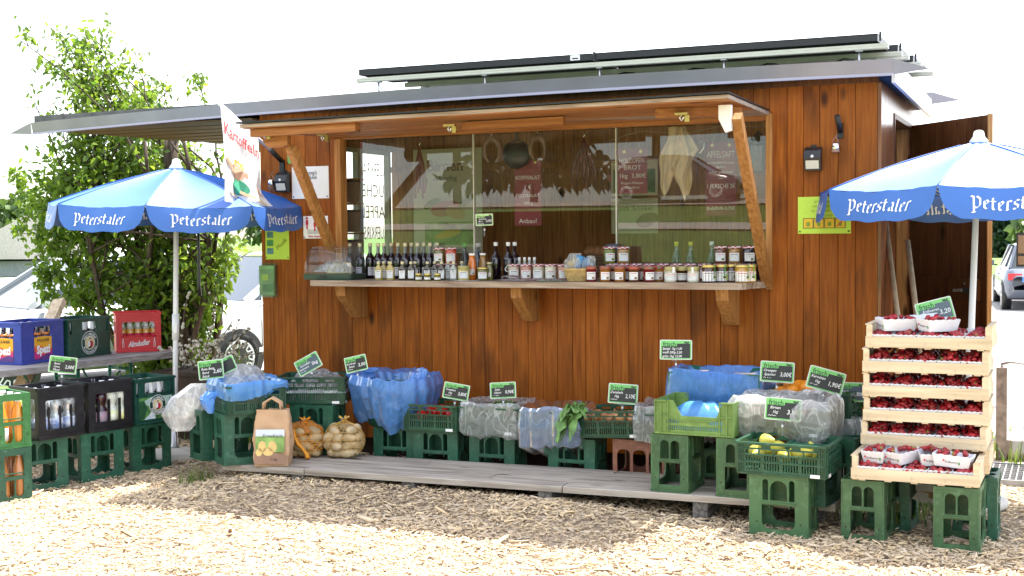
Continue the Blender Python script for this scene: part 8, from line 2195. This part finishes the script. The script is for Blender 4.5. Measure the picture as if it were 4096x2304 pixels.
car('parked_car', 'dark car on the road behind the photographer, mirrored in the right pane', (-10.5, -32.0, ground_z(-10.5, -32.0) + .05), math.radians(2), 'car_dark', L=4.2, W=1.7, H=1.45, mat_wheel='steel')
np_ = thing('number_plate', 'white number plate on the tail of the grey estate car', 'number plate', (bx0.x - .02, bx0.y - 2.20, .47), math.radians(6)); mb = MB(); mb.box((0, 0, 0), (.46, .012, .10), 'paper_white'); mb.build('plate', np_); mb = MB(); mb.box((-.215, -.0068, 0), (.035, .001, .098), 'tag_blue'); put_text(mb, 'LB', (-.13, -.008, 0), X, Zv, .07, 'print_dark', bold=.02); mb.build('lettering', np_)
# mirror of a van that stands just outside the frame on the right
vm_ = thing('delivery_van', 'dark edged side mirror of a van reaching in at the right edge', 'van', (0, 0, 0)); vp = Vector((0.549,5.667,1.266))
mb = MB(); mb.box(vp, (.10, .05, .30), 'car_white'); mb.box(vp + Vector((.01, -.03, 0)), (.12, .02, .32), 'black_plastic'); mb.box(vp + Vector((.01, -.042, .05)), (.09, .006, .17), 'chrome'); mb.box(vp + Vector((.01, -.042, -.10)), (.09, .006, .08), 'chrome'); mb.bar(vp + Vector((.05, 0, 0)), vp + Vector((.40, .05, 0)), .05, .06, 'black_plastic'); mb.build('mirror', vm_)
mb = MB(); q = vp + Vector((1.30, 1.2, 0)); mb.add([(q.x + x, q.y + y, z) for x, y, z in [(-.9, -1.1, .2), (.8, -1.1, .2), (.8, 3, .2), (-.9, 3, .2), (-.92, -1.15, 1.0), (.82, -1.15, 1.0), (.82, 3, 1.0), (-.92, 3, 1.0), (-.80, -.5, 1.75), (.7, -.5, 1.75), (.75, 3, 2.1), (-.85, 3, 2.1)]], [(0, 1, 5, 4), (1, 2, 6, 5), (2, 3, 7, 6), (3, 0, 4, 7), (4, 5, 9, 8), (5, 6, 10, 9), (6, 7, 11, 10), (7, 4, 8, 11), (8, 9, 10, 11), (3, 2, 1, 0)], 'car_white'); mb.build('body', vm_)
for dx in (-.75, .65):
    for dy in (-.4, 2.2):
        mb = MB(); mb.lathe([(.2, -.1), (.31, -.09), (.31, .09), (.2, .1)], 'tyre', 20, T(q.x + dx, q.y + dy, .30 + ground_z(q.x, q.y)) @ RY(PI / 2)); mb.build('wheel', vm_)

# ================================================================== FAR LEFT: BEER HALL
hl_ = thing('beer_hall', 'long low beer hall with grey roof and green awning far left', 'hall', (-45.5, 41.5, -1.3), math.radians(-69))
mb = MB(); mb.box((0, 3, .6), (16, 6, 2.4), 'hall_wall'); mb.build('wall', hl_)
mb = MB(); mb.add([(-8.6, -1.0, 1.9), (8.6, -1.0, 1.9), (8.6, 3, 4.0), (-8.6, 3, 4.0), (8.6, 7, 1.9), (-8.6, 7, 1.9)], [(0, 1, 2, 3), (3, 2, 4, 5), (0, 3, 5), (1, 4, 2)], 'hall_roof'); mb.build('roof', hl_)
for k in range(9):
    mb = MB(); mb.box((-7.2 + 1.8 * k, -.02, .75), (1.4, .06, 1.5), 'hall_dark'); mb.build('window', hl_)
mb = MB(); mb.add([(-2, -3.6, 1.55), (9, -3.6, 1.55), (9, -.1, 1.95), (-2, -.1, 1.95), (-2, -3.6, 1.45), (9, -3.6, 1.45)], [(0, 1, 2, 3), (4, 5, 1, 0)], 'hall_awning'); mb.build('awning', hl_)
for k in range(4): mb = MB(); mb.tube([(-1.8 + 3.5 * k, -3.5, 0), (-1.8 + 3.5 * k, -3.5, 1.5)], .05, 'steel', 6); mb.build('post', hl_)
def person(label, p, rz, shirt, sit=True):
    t = thing('person', label, 'person', p, rz, 'guests at the beer hall')
    vs = [(0, 0, .45), (0, 0, .62), (0, .01, .85), (0, .02, 1.0), (-.17, .02, .95), (-.24, .0, .75), (-.2, -.18, .66), (.17, .02, .95), (.24, 0, .75), (.2, -.18, .66), (-.09, -.05, .44), (-.10, -.42, .44), (-.10, -.42, .05), (.09, -.05, .44), (.10, -.42, .44), (.10, -.42, .05)]
    es = [(0, 1), (1, 2), (2, 3), (2, 4), (4, 5), (5, 6), (2, 7), (7, 8), (8, 9), (0, 10), (10, 11), (11, 12), (0, 13), (13, 14), (14, 15)]
    me = bpy.data.meshes.new('body'); me.from_pydata(vs, es, []); me.materials.append(MATS[shirt]); o = obj('body', me, t)
    m = o.modifiers.new('skin', 'SKIN'); rad = [.12, .13, .15, .06, .07, .05, .04, .07, .05, .04, .09, .075, .05, .09, .075, .05]
    for v, r in zip(me.skin_vertices[0].data, rad): v.radius = (r, r * .85)
    me.skin_vertices[0].data[0].use_root = True; o.modifiers.new('sub', 'SUBSURF').levels = 1
    mb = MB(); mb.lathe([(.03, 1.0), (.05, 1.04), (.085, 1.10), (.09, 1.17), (.06, 1.24), (.0, 1.26)], 'skin', 12); mb.build('head', t); mb = MB(); mb.lathe([(.094, 1.17), (.092, 1.2), (.066, 1.25), (0, 1.272)], 'hair', 12); mb.build('hair', t)
p0 = Vector((-53.043,47.669,0.371)); p1 = Vector((-52.324,51.262,0.297))
person('grey haired guest in a pale shirt at the beer hall, far left', (p0.x, p0.y, ground_z(p0.x, p0.y)), .6, 'cloth_a'); person('guest in dark clothes at the beer hall, seen through the leaves', (p1.x, p1.y, ground_z(p1.x, p1.y)), .8, 'cloth_b')

# ================================================================== RIGHT SIDE
for k, (a, b, s) in enumerate((((-0.007,0.300,1.591), ((0.259,-0.200,0.248)[0], -.2, .02), 'wooden broom handle leaning at the doorway, the left and longer one'), ((0.119,0.350,1.396), ((0.345,-0.150,0.245)[0], -.15, .02), 'wooden broom handle leaning at the doorway, the right and shorter one'))):
    t = thing('broom', s, 'broom', b, 0, 'brooms leaning at the side door'); mb = MB(); d = Vector(a) - Vector(b); mb.tube([d * .05, d * .5, d], .0155, 'broom_wood', 8); mb.build('handle', t); mb = MB(); mb.box((0, 0, .05), (.22, .05, .04), 'broom_wood'); mb.build('head', t)
    mb = MB()
    for i in range(12): mb.box((-.1 + .018 * i, 0, .015), (.014, .045, .045), 'kraft_dark')
    mb.build('bristles', t)
stp = thing('leash_cord', 'black cord with a plug hanging down before the open door', 'cord', (0.300,1.247,1.538)); mb = MB(); mb.tube([(0, 0, .10), (.002, 0, -.02), (-.006, 0, -.12), (-.004, 0, -.17)], [.006, .007, .014, .02], 'black_plastic', 6); mb.build('cord', stp); mb = MB(); mb.tube([(-.004, 0, -.17), (-.008, 0, -.22), (-.016, 0, -.25)], [.018, .02, .006], 'car_grey', 8); mb.build('plug', stp)
lp_ = thing('rubber_loop', 'black rubber loop hanging under the right parasol', 'loop', (0.420,1.980,1.503)); mb = MB(); mb.tube([(-.045, 0, .12), (-.045, 0, .02), (-.03, 0, -.05), (0, 0, -.075), (.03, 0, -.05), (.042, 0, .02), (.04, 0, .12)], .008, 'black_plastic', 6); mb.build('loop', lp_)
lp2 = thing('rubber_loop', 'black rubber loop hanging under the left parasol', 'loop', (-4.42, -.30, 1.55)); mb = MB(); mb.tube([(-.04, 0, .1), (-.04, 0, .0), (-.02, 0, -.07), (.0, 0, -.085), (.02, 0, -.06), (.035, 0, .0), (.035, 0, .1)], .008, 'black_plastic', 6); mb.build('loop', lp2)
cd_ = thing('pull_cord', 'long black cord hanging right of the left parasol pole', 'cord', (-4.36, -.28, 1.56)); mb = MB(); mb.tube([(0, 0, .1), (.0, 0, -.2), (-.004, .0, -.42), (.004, 0, -.5)], [.009, .009, .011, .013], 'black_plastic', 6); mb.build('cord', cd_)
pmat('post_rust', (0.33, 0.27, 0.22), 0.7, var=.35, vs=20)
ps = thing('iron_post', 'short rusty steel post with a hook bar on the right', 'post', (0.579,1.403,0.000)); mb = MB(); mb.box((0, 0, .29), (.065, .065, .58), 'post_rust'); mb.build('shaft', ps); mb = MB(); mb.tube([(0, 0, .58), (.0, 0, .60), (.05, .0, .615), (.22, .0, .60)], .01, 'steel', 6); mb.build('hook', ps)

gt_ = thing('metal_grate', 'galvanised foot grate lying flat right of the strawberry stand', 'grate', (.86, .78, .0)); mb = MB()
for k in range(26): mb.box((-.45 + .036 * k, 0, .012), (.006, .56, .018), 'grate_metal')
for k in range(9): mb.box((0, -.26 + .065 * k, .014), (.92, .005, .012), 'grate_metal')
mb.build('bars', gt_); mb = MB(); mb.box((0, -.285, .014), (.95, .012, .03), 'grate_metal'); mb.box((0, .285, .014), (.95, .012, .03), 'grate_metal'); mb.build('rim', gt_)
st_ = thing('stone_block', 'grey stone block in the grass beside the iron post', 'stone', (0.675,1.470,0.000)); mb = MB(); mb.lathe([(.10, 0), (.13, .04), (.12, .12), (.06, .16)], 'concrete', 7, smooth=False); mb.build('stone', st_)
pb_ = thing('paper_sack', 'white paper sack drooping under the strawberry trays', 'paper sack', (.335, -.72, .295), -.2); mb = MB(); mb.grid(lambda u, v: Vector((-.09 + .19 * u + .03 * v, -.03 + .05 * math.sin(u * 3), -.02 - .17 * v * (1 - .6 * abs(u - .25)))), 10, 8, 'punnet'); mb.grid(lambda u, v: Vector((-.075 + .19 * u * (1 - .3 * v), -.034 + .05 * math.sin(u * 3), -.13 - .03 * v)), 8, 2, 'kraft_paper'); mb.build('sack', pb_)
